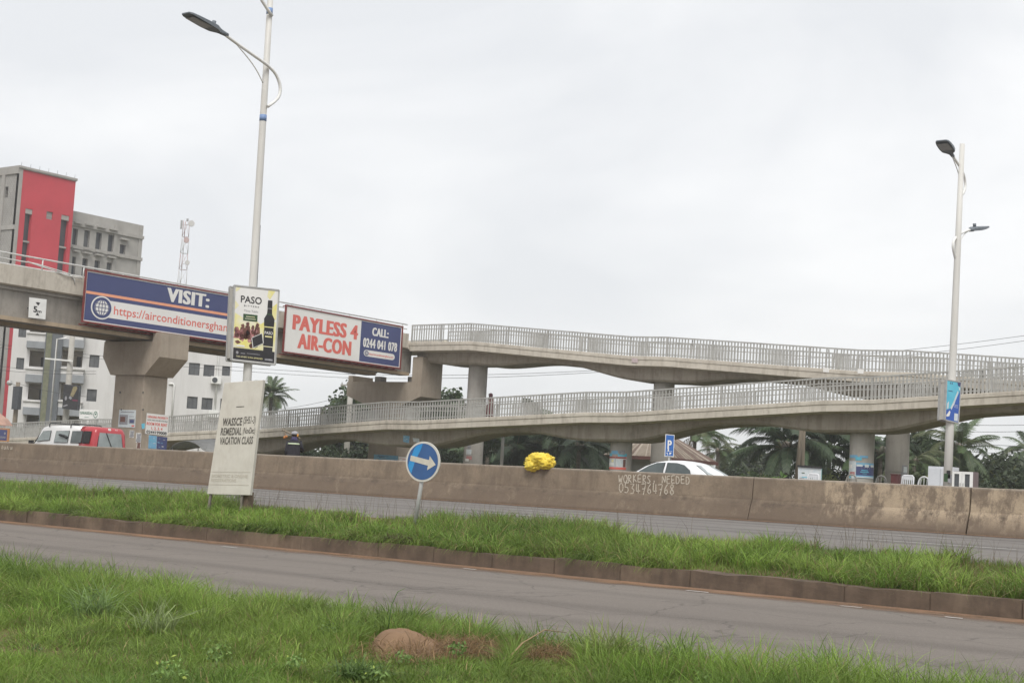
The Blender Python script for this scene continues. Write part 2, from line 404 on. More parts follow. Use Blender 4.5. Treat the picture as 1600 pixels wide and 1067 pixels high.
# scraps of a worn edge line beside the kerb
mb = MB()
for x_, y_ in ((360, 855), (612, 873), (735, 889), (1018, 914), (1090, 924), (1330, 948), (1450, 958), (1490, 965)):
    p = atZ(x_, y_, -.75); ln = rng.uniform(.12, .3)
    k = [(p.x-ln+rng.uniform(-.03, .03), p.y-.05, -.7425), (p.x+ln, p.y-.04+rng.uniform(-.02, .02), -.7425), (p.x+ln*.8, p.y+.05, -.7425), (p.x-ln*.9, p.y+.045, -.7425)]
    mb.poly(k)
mb.build('edge_line', LINE, kind='structure')

# ------------------------------------------------------------------ kerb of single stones
KERBM = concrete('kerb_concrete', (.165, .120, .088), (.105, .078, .058), (.065, .05, .04), .7, 2.6, (.30, .225, .16), .6)
kerb = tag(bpy.data.objects.new('kerb', None), kind='structure'); COL.objects.link(kerb)
km = {}
for ln in (.6, 1.2, 1.8, 2.4):
    for v_ in range(3):
        mb = MB(); mb.box((0, 0, 0), (ln-.004, .24, .40)); me = mb.mesh('kerb_stone', KERBM); bm = bmesh.new(); bm.from_mesh(me)
        bmesh.ops.remove_doubles(bm, verts=bm.verts, dist=1e-5)
        bmesh.ops.bevel(bm, geom=[e for e in bm.edges], offset=.009, segments=2, affect='EDGES')
        bmesh.ops.subdivide_edges(bm, edges=[e for e in bm.edges if e.calc_length() > .3], cuts=7, use_grid_fill=True)
        for q in bm.verts:
            sv = q.co*2.6+Vector((v_*9+ln*3, 0, 0)); q.co.z += .009*mnoise.fractal(sv, 1, 2, 4); q.co.y += .008*mnoise.fractal(sv*1.3+Vector((0, 3, 0)), 1, 2, 4)
            if q.co.z > .1: q.co.z -= .06*max(0, mnoise.noise(sv*1.1+Vector((4, 4, 1)))-.25)
        bmesh.ops.recalc_face_normals(bm, faces=bm.faces); bm.to_mesh(me); bm.free(); km.setdefault(ln, []).append(me)
x = -46.0
while x < 9:
    ln = rng.choice((.6, 1.2, 1.2, 1.8, 2.4)); o = bpy.data.objects.new('kerb_stone', rng.choice(km[ln])); COL.objects.link(o); o.parent = kerb
    o.location = (x+ln/2, 19.77+rng.uniform(-.010, .010), -.695+rng.uniform(-.014, .014)); o.rotation_euler = (rng.uniform(-.02, .02), rng.uniform(-.006, .006), rng.uniform(-.005, .005))
    if rng.random() < .5: o.scale.x = -1
    x += ln
mb = MB(); mb.v = []
p = atZ(210, 826, -.75); blob(mb, (p.x, p.y-.1, -.70), .13, .35, 1.4, 4, 2, 0, (1.2, .8, .7))
mb.build('stone', KERBM, label='loose pale lump of concrete lying against the kerb on the left', cat='stone')

# ------------------------------------------------------------------ median barrier
m, n = newmat('barrier_concrete')
f, _ = noise_fac(n, .55, 6, .65, (1, 1, 1), 'World'); c_ = mixc(n, f, (.275, .216, .158), (.175, .136, .102))
s_, _ = noise_fac(n, 1.8, 5, .65, (2.4, 2.4, .3), 'World', .48, .72); c_ = mixc(n, mixc(n, .75, 0.0, s_), c_, (.145, .112, .085))
g = node(n, 'ShaderNodeNewGeometry'); sx = node(n, 'ShaderNodeSeparateXYZ'); n.links.new(g.outputs['Position'], sx.inputs[0])
_, e_ = noise_fac(n, 1.2, 5, .7, (1, 1, 1), 'World')
ad = node(n, 'ShaderNodeMath', operation='MULTIPLY_ADD'); n.links.new(e_, ad.inputs[0]); ad.inputs[1].default_value = -.5; n.links.new(sx.outputs[2], ad.inputs[2])
low = node(n, 'ShaderNodeMapRange'); low.inputs[1].default_value = .34; low.inputs[2].default_value = .22; n.links.new(ad.outputs[0], low.inputs[0])
lowm = node(n, 'ShaderNodeMath', operation='MULTIPLY'); n.links.new(low.outputs[0], lowm.inputs[0]); lowm.inputs[1].default_value = .68
c_ = mixc(n, lowm.outputs[0], c_, (.135, .102, .078))
# scuffed band above the toe
sc, _ = noise_fac(n, 2.6, 6, .75, (1, 1, 1.6), 'World', .5, .62)
bd = node(n, 'ShaderNodeMapRange'); bd.inputs[1].default_value = .0; bd.inputs[2].default_value = .18
d1 = node(n, 'ShaderNodeMath', operation='SUBTRACT'); n.links.new(sx.outputs[2], d1.inputs[0]); d1.inputs[1].default_value = .47
d2 = node(n, 'ShaderNodeMath', operation='ABSOLUTE'); n.links.new(d1.outputs[0], d2.inputs[0]); n.links.new(d2.outputs[0], bd.inputs[0]); bd.inputs[3].default_value = 1.0; bd.inputs[4].default_value = 0
bm_ = node(n, 'ShaderNodeMath', operation='MULTIPLY'); n.links.new(bd.outputs[0], bm_.inputs[0]); n.links.new(sc, bm_.inputs[1])
c_ = mixc(n, bm_.outputs[0], c_, (.10, .078, .062))
# the right-hand stretch where limewash is flaking off
rx = node(n, 'ShaderNodeMapRange'); rx.inputs[1].default_value = -17.35; rx.inputs[2].default_value = -17.22; n.links.new(sx.outputs[0], rx.inputs[0])
pl, _ = noise_fac(n, 1.5, 8, .72, (1.6, 1, .8), 'World', .44, .54)
pz = node(n, 'ShaderNodeMapRange'); pz.inputs[1].default_value = .12; pz.inputs[2].default_value = .5; n.links.new(sx.outputs[2], pz.inputs[0])
q1 = node(n, 'ShaderNodeMath', operation='MULTIPLY'); n.links.new(rx.outputs[0], q1.inputs[0]); n.links.new(pl, q1.inputs[1])
q2 = node(n, 'ShaderNodeMath', operation='MULTIPLY'); n.links.new(q1.outputs[0], q2.inputs[0]); n.links.new(pz.outputs[0], q2.inputs[1])
q3 = node(n, 'ShaderNodeMath', operation='MULTIPLY'); n.links.new(q2.outputs[0], q3.inputs[0]); q3.inputs[1].default_value = .74
c_ = mixc(n, q3.outputs[0], c_, (.50, .40, .285))
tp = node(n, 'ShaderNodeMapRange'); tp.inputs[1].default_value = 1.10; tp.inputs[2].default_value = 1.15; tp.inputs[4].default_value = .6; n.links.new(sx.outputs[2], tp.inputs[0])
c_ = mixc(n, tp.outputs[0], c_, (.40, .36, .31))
mo, _ = noise_fac(n, 3.6, 7, .75, (1, 1, .8), 'World', .49, .66); c_ = mixc(n, mixc(n, .62, 0.0, mo), c_, (.14, .11, .085))
mo2, _ = noise_fac(n, 2.1, 7, .75, (1, 1, .6), 'World', .56, .70); c_ = mixc(n, mixc(n, .45, 0.0, mo2), c_, (.36, .29, .21))
_, fi = noise_fac(n, 14, 6, .75, (1, 1, 1), 'World'); _, fi2 = noise_fac(n, 60, 3, .8, (1, 1, 1), 'World')
fr, _ = noise_fac(n, 26, 5, .8, (1, 1, 1), 'World', .35, .7); c_ = mixc(n, mixc(n, .35, 0.0, fr), c_, (.13, .105, .08))
finish(n, c_, .93, 0, fi, .55, .02, .15); BARM = m
BH = 1.165
BPROF = [(36.88, -.12), (36.90, .08), (37.02, .40), (37.10, .56), (37.16, BH-.015), (37.18, BH), (37.42, BH), (37.44, BH-.015), (37.50, .56), (37.70, .08), (37.72, -.12)]
def bar_y(z): return interp([(b, a) for a, b in BPROF[:5]], z)
bar_root = thing('concrete_barrier', 'long weathered brown concrete median barrier with a flaking pale stretch on the right', 'barrier', (-13.42, 37.3, 0))
joints = [-13.42-5.95*k for k in range(-5, 15)]
for a, b in zip(joints[1:], joints):
    gap = .022 if abs(a+13.42) < .1 or abs(b+13.42) < .1 else .0018
    mb = MB(); N = 12; rings = []
    for i in range(N+1):
        xx = a+gap+(b-a-2*gap)*i/N
        ring = []
        for j, (yy, zz) in enumerate(BPROF):
            jx = 0
            if (i == N and abs(b+13.42) < .1): jx = .05*(zz-.5)*0+.02*mnoise.noise(Vector((0, 0, zz*6)))
            d_ = .008*mnoise.fractal(Vector((xx*1.5, j*.7, 2)), 1, 2, 3)
            ring.append((xx+jx, yy+d_, zz+(.008*mnoise.noise(Vector((xx*.8, 5, 0))) if zz > 1 else 0)))
        rings.append(ring)
    mb.loft(rings, smooth=False); mb.build('barrier_segment', BARM, bar_root)
# chalked lettering: hand-drawn strokes
ST = {'W': [[(0, 1), (.12, 0), (.42, .62), (.62, 0), (1, .95)]], 'O': [[(.5, 1), (.12, .8), (0, .4), (.25, 0), (.7, .05), (1, .5), (.8, .92), (.5, 1)]], 'R': [[(.08, 0), (.1, 1), (.7, .95), (.8, .65), (.12, .48), (.9, 0)]],
      'K': [[(.1, 1), (.08, 0)], [(.85, 1), (.1, .5), (.95, .02)]], 'E': [[(.95, 1), (.1, .96), (.06, 0), (.95, .05)], [(.08, .52), (.8, .54)]], 'S': [[(.9, .9), (.4, 1), (.1, .75), (.5, .5), (.85, .25), (.5, 0), (.05, .1)]],
      ',': [[(.5, .3), (.55, .05), (.2, -.15)]], 'N': [[(.05, 0), (.1, 1), (.8, .02), (.95, 1)]], 'D': [[(.1, 1), (.08, 0), (.75, .12), (.95, .5), (.7, .9), (.05, 1)]],
      '0': [[(.5, 1), (.1, .75), (.05, .3), (.4, 0), (.85, .25), (.92, .7), (.5, 1)]], '5': [[(.95, 1), (.25, .98), (.15, .55), (.7, .55), (.9, .28), (.6, 0), (.05, .05)]],
      '3': [[(.05, .95), (.9, .97), (.35, .55), (.9, .35), (.6, 0), (.05, .02)]], '4': [[(.2, 1), (.1, .25), (1, .28)], [(.62, .95), (.58, 0)]], '7': [[(0, .95), (.95, 1), (.35, -.15)], [(.2, .5), (.8, .52)]],
      '6': [[(.8, 1), (.25, .6), (.1, .2), (.5, 0), (.85, .2), (.6, .48), (.15, .3)]], '8': [[(.5, .5), (.15, .75), (.5, 1), (.9, .8), (.5, .5), (.1, .2), (.45, -.1), (.95, .15), (.5, .5)]], 'l': [[(.1, 0), (.5, 1), (.55, .1), (.9, .1)]], 'u': [[(0, .7), (.2, 0), (.7, .1), (.8, .8), (.9, 0)]]}
CHALK = M('chalk', (.56, .51, .43), (.33, .28, .22), 40, .9, coord='World')
def ribbon(mb, pts, wd, fn):
    P = []
    for (a, b), (c, d) in zip(pts, pts[1:]):
        for k in range(5): P.append((a+(c-a)*k/5, b+(d-b)*k/5))
    P.append(pts[-1])
    P = [P[0]]+[tuple((P[i-1][q]+2*P[i][q]+P[i+1][q])/4 for q in (0, 1)) for i in range(1, len(P)-1)]+[P[-1]]
    W = [fn(a, b) for a, b in P]; o = len(mb.v)
    for i, q in enumerate(W):
        t = (W[min(i+1, len(W)-1)]-W[max(0, i-1)]).normalized(); nn = Vector((0, -1, .12)).normalized(); s = t.cross(nn).normalized()*wd*rng.uniform(.75, 1.2)/2
        mb.v += [q-s, q+s]
    for i in range(len(W)-1): mb.f.append([o+2*i, o+2*i+1, o+2*i+3, o+2*i+2]); mb.m.append(0); mb.sm.append(False)
mb = MB()
def onbar(xp, yp):
    p = atY(xp, yp, 37.13)
    yb = bar_y(p.z)-.012
    return atY(xp, yp, yb)
def scrawl(t, x0, y0, x1, y1, h, gaps):
    nn = len(t); adv = (x1-x0)/nn
    for i, ch in enumerate(t):
        if ch == ' ': continue
        for s in ST[ch]:
            jx, jy = rng.uniform(-.5, .5), rng.uniform(-.8, .8)
            ribbon(mb, s, .030, lambda a, b: onbar(x0+adv*(i+.08+a*.78)+jx, y0+(y1-y0)*i/nn+jy+h*(1-b)))
scrawl('WORKERS, NEEDED', 966, 741, 1078, 744, 12, 0)
scrawl('0534764768', 966, 754, 1055, 757, 15.5, 0)
mb.build('chalk_lettering', CHALK, bar_root, recalc=False)
mb = MB(); scrawl('lulu', 1, 695, 20, 696.5, 6, 0); mb.build('chalk_scribble', CHALK, bar_root, recalc=False)
sheet('median_strip', SOIL, -300, 160, [(37.74, .0), (37.8, .26), (38.88, .26), (38.93, -.03)], 60, kind='structure')

# ------------------------------------------------------------------ grass
def vnoise(x, y, sc, seed):
    g = np.random.default_rng(seed).random((256, 256)); X, Y = x*sc+500, y*sc+500
    i, j = np.floor(X).astype(int), np.floor(Y).astype(int); u, v = X-i, Y-j; u, v = u*u*(3-2*u), v*v*(3-2*v)
    A = lambda a, b: g[a % 256, b % 256]
    return (A(i, j)*(1-u)+A(i+1, j)*u)*(1-v)+(A(i, j+1)*(1-u)+A(i+1, j+1)*u)*v
m, n = newmat('grass_blades')
at = node(n, 'ShaderNodeAttribute', attribute_name='tint'); finish(n, at.outputs['Color'], .55, 0, spec=.25, trans=.38); GRASSM = m
def blades(name, bx, by, bz, h, wd, lean, cols, label=None, parent=None, az=None, sag=0, **k):
    N = len(bx); az = nrng.uniform(0, 2*np.pi, N) if az is None else az; dx, dy = np.cos(az), np.sin(az)
    la = lean*nrng.uniform(.2, 1.5, N)
    V_ = np.zeros((N, 7, 3), np.float32)
    tw = nrng.uniform(0, np.pi, N); sx_, sy_ = np.cos(tw)*wd/2, np.sin(tw)*wd/2
    for r_, (t, ws) in enumerate(((0, 1), (.45, .85), (.8, .5))):
        off = la*h*t**2; hh = h*(t-.35*la*t**2.2*.9)
        px_, py_, pz_ = bx+dx*off, by+dy*off, bz+hh-sag*t**2.5
        V_[:, 2*r_] = np.stack([px_-sx_*ws, py_-sy_*ws, pz_], 1); V_[:, 2*r_+1] = np.stack([px_+sx_*ws, py_+sy_*ws, pz_], 1)
    off = la*h; hh = h*(1-.32*la)-np.maximum(0, la-.9)*h*.25
    V_[:, 6] = np.stack([bx+dx*off, by+dy*off, bz+hh-sag], 1)
    base = (np.arange(N)*7)[:, None]
    tri = np.array([0, 1, 3, 2, 2, 3, 5, 4, 4, 5, 6])[None]+base
    loops = tri.ravel().astype(np.int32)
    ls = (np.arange(N)*11)[:, None]+np.array([0, 4, 8])[None]
    me = bpy.data.meshes.new(name); me.vertices.add(N*7); me.vertices.foreach_set('co', V_.ravel())
    me.loops.add(len(loops)); me.loops.foreach_set('vertex_index', loops)
    me.polygons.add(N*3); me.polygons.foreach_set('loop_start', ls.ravel().astype(np.int32))
    me.update(calc_edges=True)
    at_ = me.attributes.new('tint', 'FLOAT_COLOR', 'POINT')
    C4 = np.ones((N, 7, 4), np.float32); C4[:, :, :3] = cols[:, None, :]
    at_.data.foreach_set('color', C4.ravel()); me.materials.append(GRASSM); me.validate()
    o = bpy.data.objects.new(name, me); COL.objects.link(o)
    if parent: o.parent = parent
    return tag(o, label, **k)
def grasscol(x, y, seed, dry=.06, bright=1.0):
    N = len(x); a = vnoise(x, y, 1.1, seed)[:, None]; b = nrng.random((N, 1))
    g1, g2, g3 = np.array([.172, .278, .046]), np.array([.290, .390, .088]), np.array([.080, .150, .031])
    c = g1*(1-a)+g2*a; b = np.clip(b*.45+.9*(vnoise(x, y, .7, seed+9)[:, None]-.5), 0, .85); c = c*(1-b)+g3*b
    d = nrng.random(N) < dry*(.4+1.6*vnoise(x, y, .8, seed+5)); c[d] = np.array([.34, .27, .13])*nrng.uniform(.6, 1.1, (d.sum(), 1))
    return (c*nrng.uniform(.8, 1.2, (N, 1))*bright).astype(np.float32)
def medz(y): return np.interp(y, [19.6, 19.9, 21.2, 22.8, 23.2], [-.50, -.53, -.36, -.19, -.17])
def tufts(nt, per, x0, x1, y0, y1, spread):
    """blade roots gathered in tufts, each blade leaning out from its tuft's centre"""
    tx, ty = nrng.uniform(x0, x1, nt), nrng.uniform(y0, y1, nt); ts = nrng.uniform(.55, 1.35, nt); tc_ = nrng.uniform(.58, 1.42, nt)
    i = np.repeat(np.arange(nt), per); N = len(i); a = nrng.uniform(0, 2*np.pi, N); r = spread*np.sqrt(nrng.random(N))*ts[i]
    return tx[i]+np.cos(a)*r, ty[i]+np.sin(a)*r, a+nrng.normal(0, .7, N), ts[i], tc_[i], r/spread
def bare(bx, by, spots, z):
    k = np.ones(len(bx), bool)
    for xp, yp, rr in spots:
        q = atZ(xp, yp, z); k &= ((bx-q.x)**2/(rr*1.6)**2+(by-q.y)**2/rr**2) > nrng.uniform(.4, 1.2, len(bx))
    return k
BARE = ((520, 843, .75), (175, 800, .55), (585, 838, .6), (480, 830, .6))
parts_ = [tufts(1700, 64, -33, -4, 19.9, 23.0, .17), tufts(330, 50, -46, 10, 19.9, 23.0, .17)]
bx, by, az_, ts, tcc, rn = (np.concatenate(q) for q in zip(*parts_))
e = vnoise(bx, by*0, .9, 31)*.5+vnoise(bx, by*0, 2.7, 32)*.35
cl2 = vnoise(bx, by, .5, 36); dens = vnoise(bx, by, .8, 33)
keep = (by > 19.66+.42*(e-.25)) & (by < 23.1-.5*e) & (dens > .20+.12*(by > 21.8)) & bare(bx, by, BARE, -.48)
bx, by, az_, ts, tcc, rn, cl2 = (q[keep] for q in (bx, by, az_, ts, tcc, rn, cl2))
h = (.10+.15*ts+.16*cl2)*nrng.uniform(.5, 1.2, len(bx))*np.where(by < 20.0, .85, 1)
lean_ = .75+.35*rn+.55*((by < 20.15) & (np.sin(az_) < 0))
blades('grass', bx, by, np.maximum(medz(by), -.50), h, nrng.uniform(.007, .017, len(bx)), lean_, (grasscol(bx, by, 41, .08, 1.0)*tcc[:, None]).astype(np.float32), az=az_, kind='stuff', label='ragged tufts of green grass covering the raised median strip behind the kerb', cat='grass')
N = 70000; bx = nrng.uniform(-36, -3, N); by = nrng.uniform(19.8, 22.9, N); keep = (vnoise(bx, by, .75, 34) > .25) & bare(bx, by, BARE, -.48); bx, by = bx[keep], by[keep]
blades('grass', bx, by, medz(by), nrng.uniform(.05, .17, len(bx)), nrng.uniform(.006, .013, len(bx)), .9, grasscol(bx, by, 43, .16, .8), kind='stuff', label='short undergrowth between the tufts on the raised median strip', cat='grass')
# seed heads standing above the median grass
N = 900; bx = nrng.uniform(-34, -3, N); by = nrng.uniform(21.2, 22.9, N); k_ = vnoise(bx, by, .5, 51) > .48; bx, by = bx[k_], by[k_]
blades('seed_stalks', bx, by, medz(by), nrng.uniform(.42, .72, len(bx)), np.full(len(bx), .006), .35, np.tile(np.array([[.13, .10, .06]], np.float32), (len(bx), 1))*nrng.uniform(.7, 1.4, (len(bx), 1)).astype(np.float32), kind='stuff', label='thin brown seed stalks rising above the median grass', cat='grass')
# near verge
def vergez(x, y): return -.73+.10*(vnoise(x, y, .45, 61)-.5)+.05*(vnoise(x, y, 1.3, 62)-.5)
XS = np.linspace(-26, 4, 121); YS = np.linspace(3.2, 10.75, 40)
mb = MB(); gx, gy = np.meshgrid(XS, YS, indexing='ij'); gz = vergez(gx, gy)-.0
gz = np.where(gy > 10.3, np.minimum(gz, -.765), gz)
for i in range(121):
    for j in range(40): mb.v.append(Vector((gx[i, j], gy[i, j], gz[i, j])))
for i in range(120):
    for j in range(39): mb.f.append([i*40+j, (i+1)*40+j, (i+1)*40+j+1, i*40+j+1]); mb.m.append(0); mb.sm.append(True)
mb.build('verge', SOIL, kind='structure', recalc=False)
straw = [(atZ(655, 1022, -.68), .46, .50), (atZ(742, 1016, -.68), .27, .34), (atZ(864, 1024, -.68), .22, .24), (atZ(560, 1030, -.68), .2, .2)]
parts_ = [tufts(1500, 120, -16, -1.5, 3.4, 10.7, .17), tufts(200, 60, -25, 3.5, 3.4, 10.7, .17)]
bx, by, az_, ts, tcc, rn = (np.concatenate(q) for q in zip(*parts_))
def inview(bx, by): return (np.abs(np.arctan2(-bx, by)-.64) < .46) | (nrng.random(len(bx)) < .3)
def edge(bx): return 10.72-.75*(vnoise(bx, bx*0, .6, 63)*.75+vnoise(bx, bx*0, 2.3, 64)*.3+.15*np.sin(bx*.55+1.2))
def offstraw(bx, by):
    k = np.ones(len(bx), bool)
    for p, ra, rb in straw: k &= (((bx-p.x)/ra)**2+((by-p.y)/rb)**2 > nrng.uniform(.0, 1.25, len(bx)))
    return k
keep = (by < edge(bx)) & inview(bx, by) & offstraw(bx, by)
bx, by, az_, ts, tcc, rn = (q[keep] for q in (bx, by, az_, ts, tcc, rn)); c2 = vnoise(bx, by, .5, 66)
def nearlow(bx, by):
    f_ = np.interp(by, [4, 6.6, 8.2, 9.2, 9.8], [.62, .50, .45, .95, 1.05])
    for p, ra, rb in straw[:3]: f_ = np.where((np.abs(bx-p.x-(p.y-by)*.62) < ra*1.25) & (by < p.y+rb) & (by > p.y-2.2), np.minimum(f_, .30), f_)
    return f_
h = (.13+.13*ts+.15*c2)*nrng.uniform(.5, 1.2, len(bx))*nearlow(bx, by)
blades('grass', bx, by, vergez(bx, by), h, nrng.uniform(.0035, .009, len(bx)), .7+.4*rn, (grasscol(bx, by, 71, .045, .98)*tcc[:, None]).astype(np.float32), az=az_, kind='stuff', label='long lush green grass tufts filling the near roadside verge in the foreground', cat='grass')
N = 300000; bx = nrng.uniform(-16, -1.5, N); by = nrng.uniform(3.4, 10.75, N); keep = (by < edge(bx)) & inview(bx, by) & offstraw(bx, by); bx, by = bx[keep], by[keep]; cl = vnoise(bx, by, 1.3, 65)
blades('grass', bx, by, vergez(bx, by), (.08+.17*cl)*nrng.uniform(.6, 1.2, len(bx))*np.minimum(1, nearlow(bx, by)*1.1), nrng.uniform(.0035, .008, len(bx)), .75, grasscol(bx, by, 73, .07, .88), kind='stuff', label='finer grass growing between the tufts of the near verge', cat='grass')
# dry straw round the sack
for i, (p, ra, rb) in enumerate(straw[:3]):
    N = (700, 1500, 800)[i]; t = nrng.uniform(0, 6.283, N); r_ = np.sqrt(nrng.random(N)); bx = p.x+np.cos(t)*r_*ra*1.15; by = p.y+np.sin(t)*r_*rb*1.25
    cols = (np.array([[.30, .20, .105]])*nrng.uniform(.45, 1.35, (N, 1))).astype(np.float32)
    blades('dry_straw', bx, by, vergez(bx, by)+.10*(1-r_)*nrng.random(N), nrng.uniform(.08, .22, N), nrng.uniform(.003, .008, N), 2.3, cols, kind='stuff', cat='straw',
           label=('dry brown straw spilling from under the burlap sack', 'heap of dry brown straw right of the burlap sack', 'flattened brown straw further right of the sack in the verge')[i])
def tussock(xp, yp, n_, hh, wd, lean, base, label):
    p = atZ(xp, yp, -.66); N = n_; t = nrng.uniform(0, 6.283, N); r_ = nrng.random(N)*.16
    bx, by = p.x+np.cos(t)*r_, p.y+np.sin(t)*r_
    blades('grass_tussock', bx, by, vergez(bx, by), nrng.uniform(.5, 1.15, N)*hh, nrng.uniform(.7, 1.3, N)*wd, lean, (np.array([base])*nrng.uniform(.6, 1.35, (N, 1))).astype(np.float32), label, cat='grass tussock')
tussock(955, 1035, 150, .42, .013, 1.0, (.24, .28, .10), 'coarse pale tussock of broad blades right of the straw heaps')
tussock(1060, 1040, 130, .38, .012, 1.0, (.20, .28, .09), 'broad bladed green tussock at the bottom right of centre')
tussock(150, 960, 130, .40, .012, 1.0, (.21, .30, .11), 'broad bladed pale green tussock at the left of the verge')
tussock(245, 985, 90, .36, .012, 1.1, (.25, .31, .13), 'arching pale tussock just right of the left tussock')
tussock(1290, 1050, 110, .36, .011, 1.0, (.19, .29, .09), 'broad bladed tussock near the bottom right corner')
tussock(540, 960, 60, .36, .011, 1.0, (.22, .30, .11), 'small pale tussock left of the burlap sack')
tussock(560, 1050, 160, .20, .014, 1.3, (.11, .18, .05), 'low broad leaved weed below the burlap sack')
# arching dry stem right of the sack
p = atZ(785, 1038, -.66); q = atZ(880, 1020, -.66)
mb = MB(); mb.tube([p, p.lerp(q, .3)+Vector((0, 0, .13)), p.lerp(q, .65)+Vector((0, 0, .2)), q+Vector((.02, 0, .16))], [.007, .006, .005, .002], 5)
mb.build('dry_stem', M('straw', (.30, .22, .12), (.24, .17, .09), 20, .9), label='long arching dry stem over the straw right of the sack', cat='stem')
p = atZ(606, 985, -.60); mb = MB(); mb.tube([p, p+Vector((.02, 0, .20)), p+Vector((.06, .02, .31)), p+Vector((.13, .03, .345))], [.004, .004, .0035, .001], 5)
mb.build('tall_grass_stalk', M('green_stalk', (.10, .19, .05), (.09, .16, .04), 20, .7), label='single tall bent grass stalk sticking up over the near road', cat='stalk')
# burlap sack: cloth draped over a heap
m, n = newmat('burlap'); f, rw = noise_fac(n, 5, 5, .6); c_ = mixc(n, f, (.255, .168, .106), (.195, .126, .080))
wv = node(n, 'ShaderNodeTexWave'); wv.inputs['Scale'].default_value = 55; tcx = node(n, 'ShaderNodeTexCoord'); n.links.new(tcx.outputs['Object'], wv.inputs['Vector'])
c_ = mixc(n, mixc(n, .25, 0.0, wv.outputs['Fac']), c_, (.17, .11, .07)); finish(n, c_, .95, 0, wv.outputs['Fac'], .3, .004, .1); BURLAP = m
p = atZ(652, 1020, -.70); mb = MB(); G = 60
ax = Vector((.80, .60, 0)); ay = Vector((-.60, .80, 0))
def rdg(v): return 1-abs(mnoise.noise(v))*2.4
for i in range(G+1):
    for j in range(G+1):
        a, b = i/G*2-1, j/G*2-1
        # one slumped bag: a rolled back edge, a slack face with folds running down it and a flat tail to the right
        nw = mnoise.noise(Vector((a*1.4, b*1.4, 3)))
        env = max(0, 1-((a+.16)/.80)**2)**.55*max(0, 1-((b-.12+.15*nw)/.92)**2)**.75
        hgt = .178*env**.8*(1-.50*(a+.16))
        hgt = max(hgt, .075*max(0, 1-((a-.42)/.55)**2)**.6*max(0, 1-((b+.05)/.7)**2)**.6)
        hgt += (.014*math.sin(6.5*a+3.2*b+3.5*nw)+.007*math.sin(14*a-5*b+5*nw))*env**.6*max(0, min(1, .9-2.2*b))
        hgt -= .016*math.exp(-((a-.02-.45*b+.15*nw)/.05)**2)*env+.010*math.exp(-((a+.42+.25*b+.1*nw)/.04)**2)*env
        hgt += .030*math.exp(-((b-.45+.1*math.sin(4*a))/.12)**2)*env+.005*mnoise.noise(Vector((a*9, b*9, 2)))
        q = p+ax*(a*.36*(1+.10*mnoise.noise(Vector((b*2, 0, 3)))))+ay*(b*.26*(1+.15*mnoise.noise(Vector((a*2, 7, 3)))))
        mb.v.append(Vector((q.x, q.y, p.z-.03+max(-.01, hgt))))
for i in range(G):
    for j in range(G): mb.f.append([i*(G+1)+j, (i+1)*(G+1)+j, (i+1)*(G+1)+j+1, i*(G+1)+j+1]); mb.m.append(0); mb.sm.append(True)
o = mb.build('burlap_sack', BURLAP, recalc=False, label='crumpled brown burlap sack half hidden in the near grass', cat='sack', loc=(p.x, p.y, p.z))
sd_ = o.modifiers.new('s', 'SOLIDIFY'); sd_.thickness = .008; ss = o.modifiers.new('d', 'SUBSURF'); ss.levels = 1; ss.render_levels = 1

# grass crowding the foot of the notice board
bq = atZ(357, 772, -.42); N = 1300; t_ = nrng.uniform(.0, 1.0, N); by = 21.25-t_; bx = bq.x+t_*.98+nrng.uniform(-.65, .65, N)
blades('grass', bx, by, medz(by), nrng.uniform(.22, .46, N), nrng.uniform(.006, .014, N), .55, grasscol(bx, by, 45, .06, 1.0), kind='stuff', label='tall grass tufts crowding the foot of the cream notice board', cat='grass')
# dead brown weed growing over the kerb
p = atZ(588, 852, -.52); N = 900; t_ = nrng.uniform(0, 6.283, N); r_ = np.sqrt(nrng.random(N))*.22
blades('dead_weed', p.x+np.cos(t_)*r_*1.3, 19.80+np.abs(np.sin(t_)*r_)*.7-.05, np.full(N, -.52), nrng.uniform(.10, .34, N), nrng.uniform(.004, .009, N), .9, (np.array([[.135, .098, .065]])*nrng.uniform(.5, 1.4, (N, 1))).astype(np.float32), sag=.06, label='dead brown weed clump hanging over the kerb below the arrow sign', cat='weed')
# grass spilling over the kerb
bx, by, az_, ts, tcc, rn = tufts(300, 60, -36, -3, 19.84, 20.02, .13); k_ = (vnoise(bx, by*0, .8, 91) > .38) & bare(bx, by, BARE, -.48); bx, by, az_, ts, tcc = (q[k_] for q in (bx, by, az_, ts, tcc)); N = len(bx)
blades('grass', bx, by, np.full(N, -.50), nrng.uniform(.16, .34, N)*ts, nrng.uniform(.006, .014, N), 1.15, (grasscol(bx, by, 46, .10, .95)*tcc[:, None]).astype(np.float32), az=nrng.normal(-1.57, .75, N), sag=.17, kind='stuff', label='grass spilling forward over the top of the kerb', cat='grass')
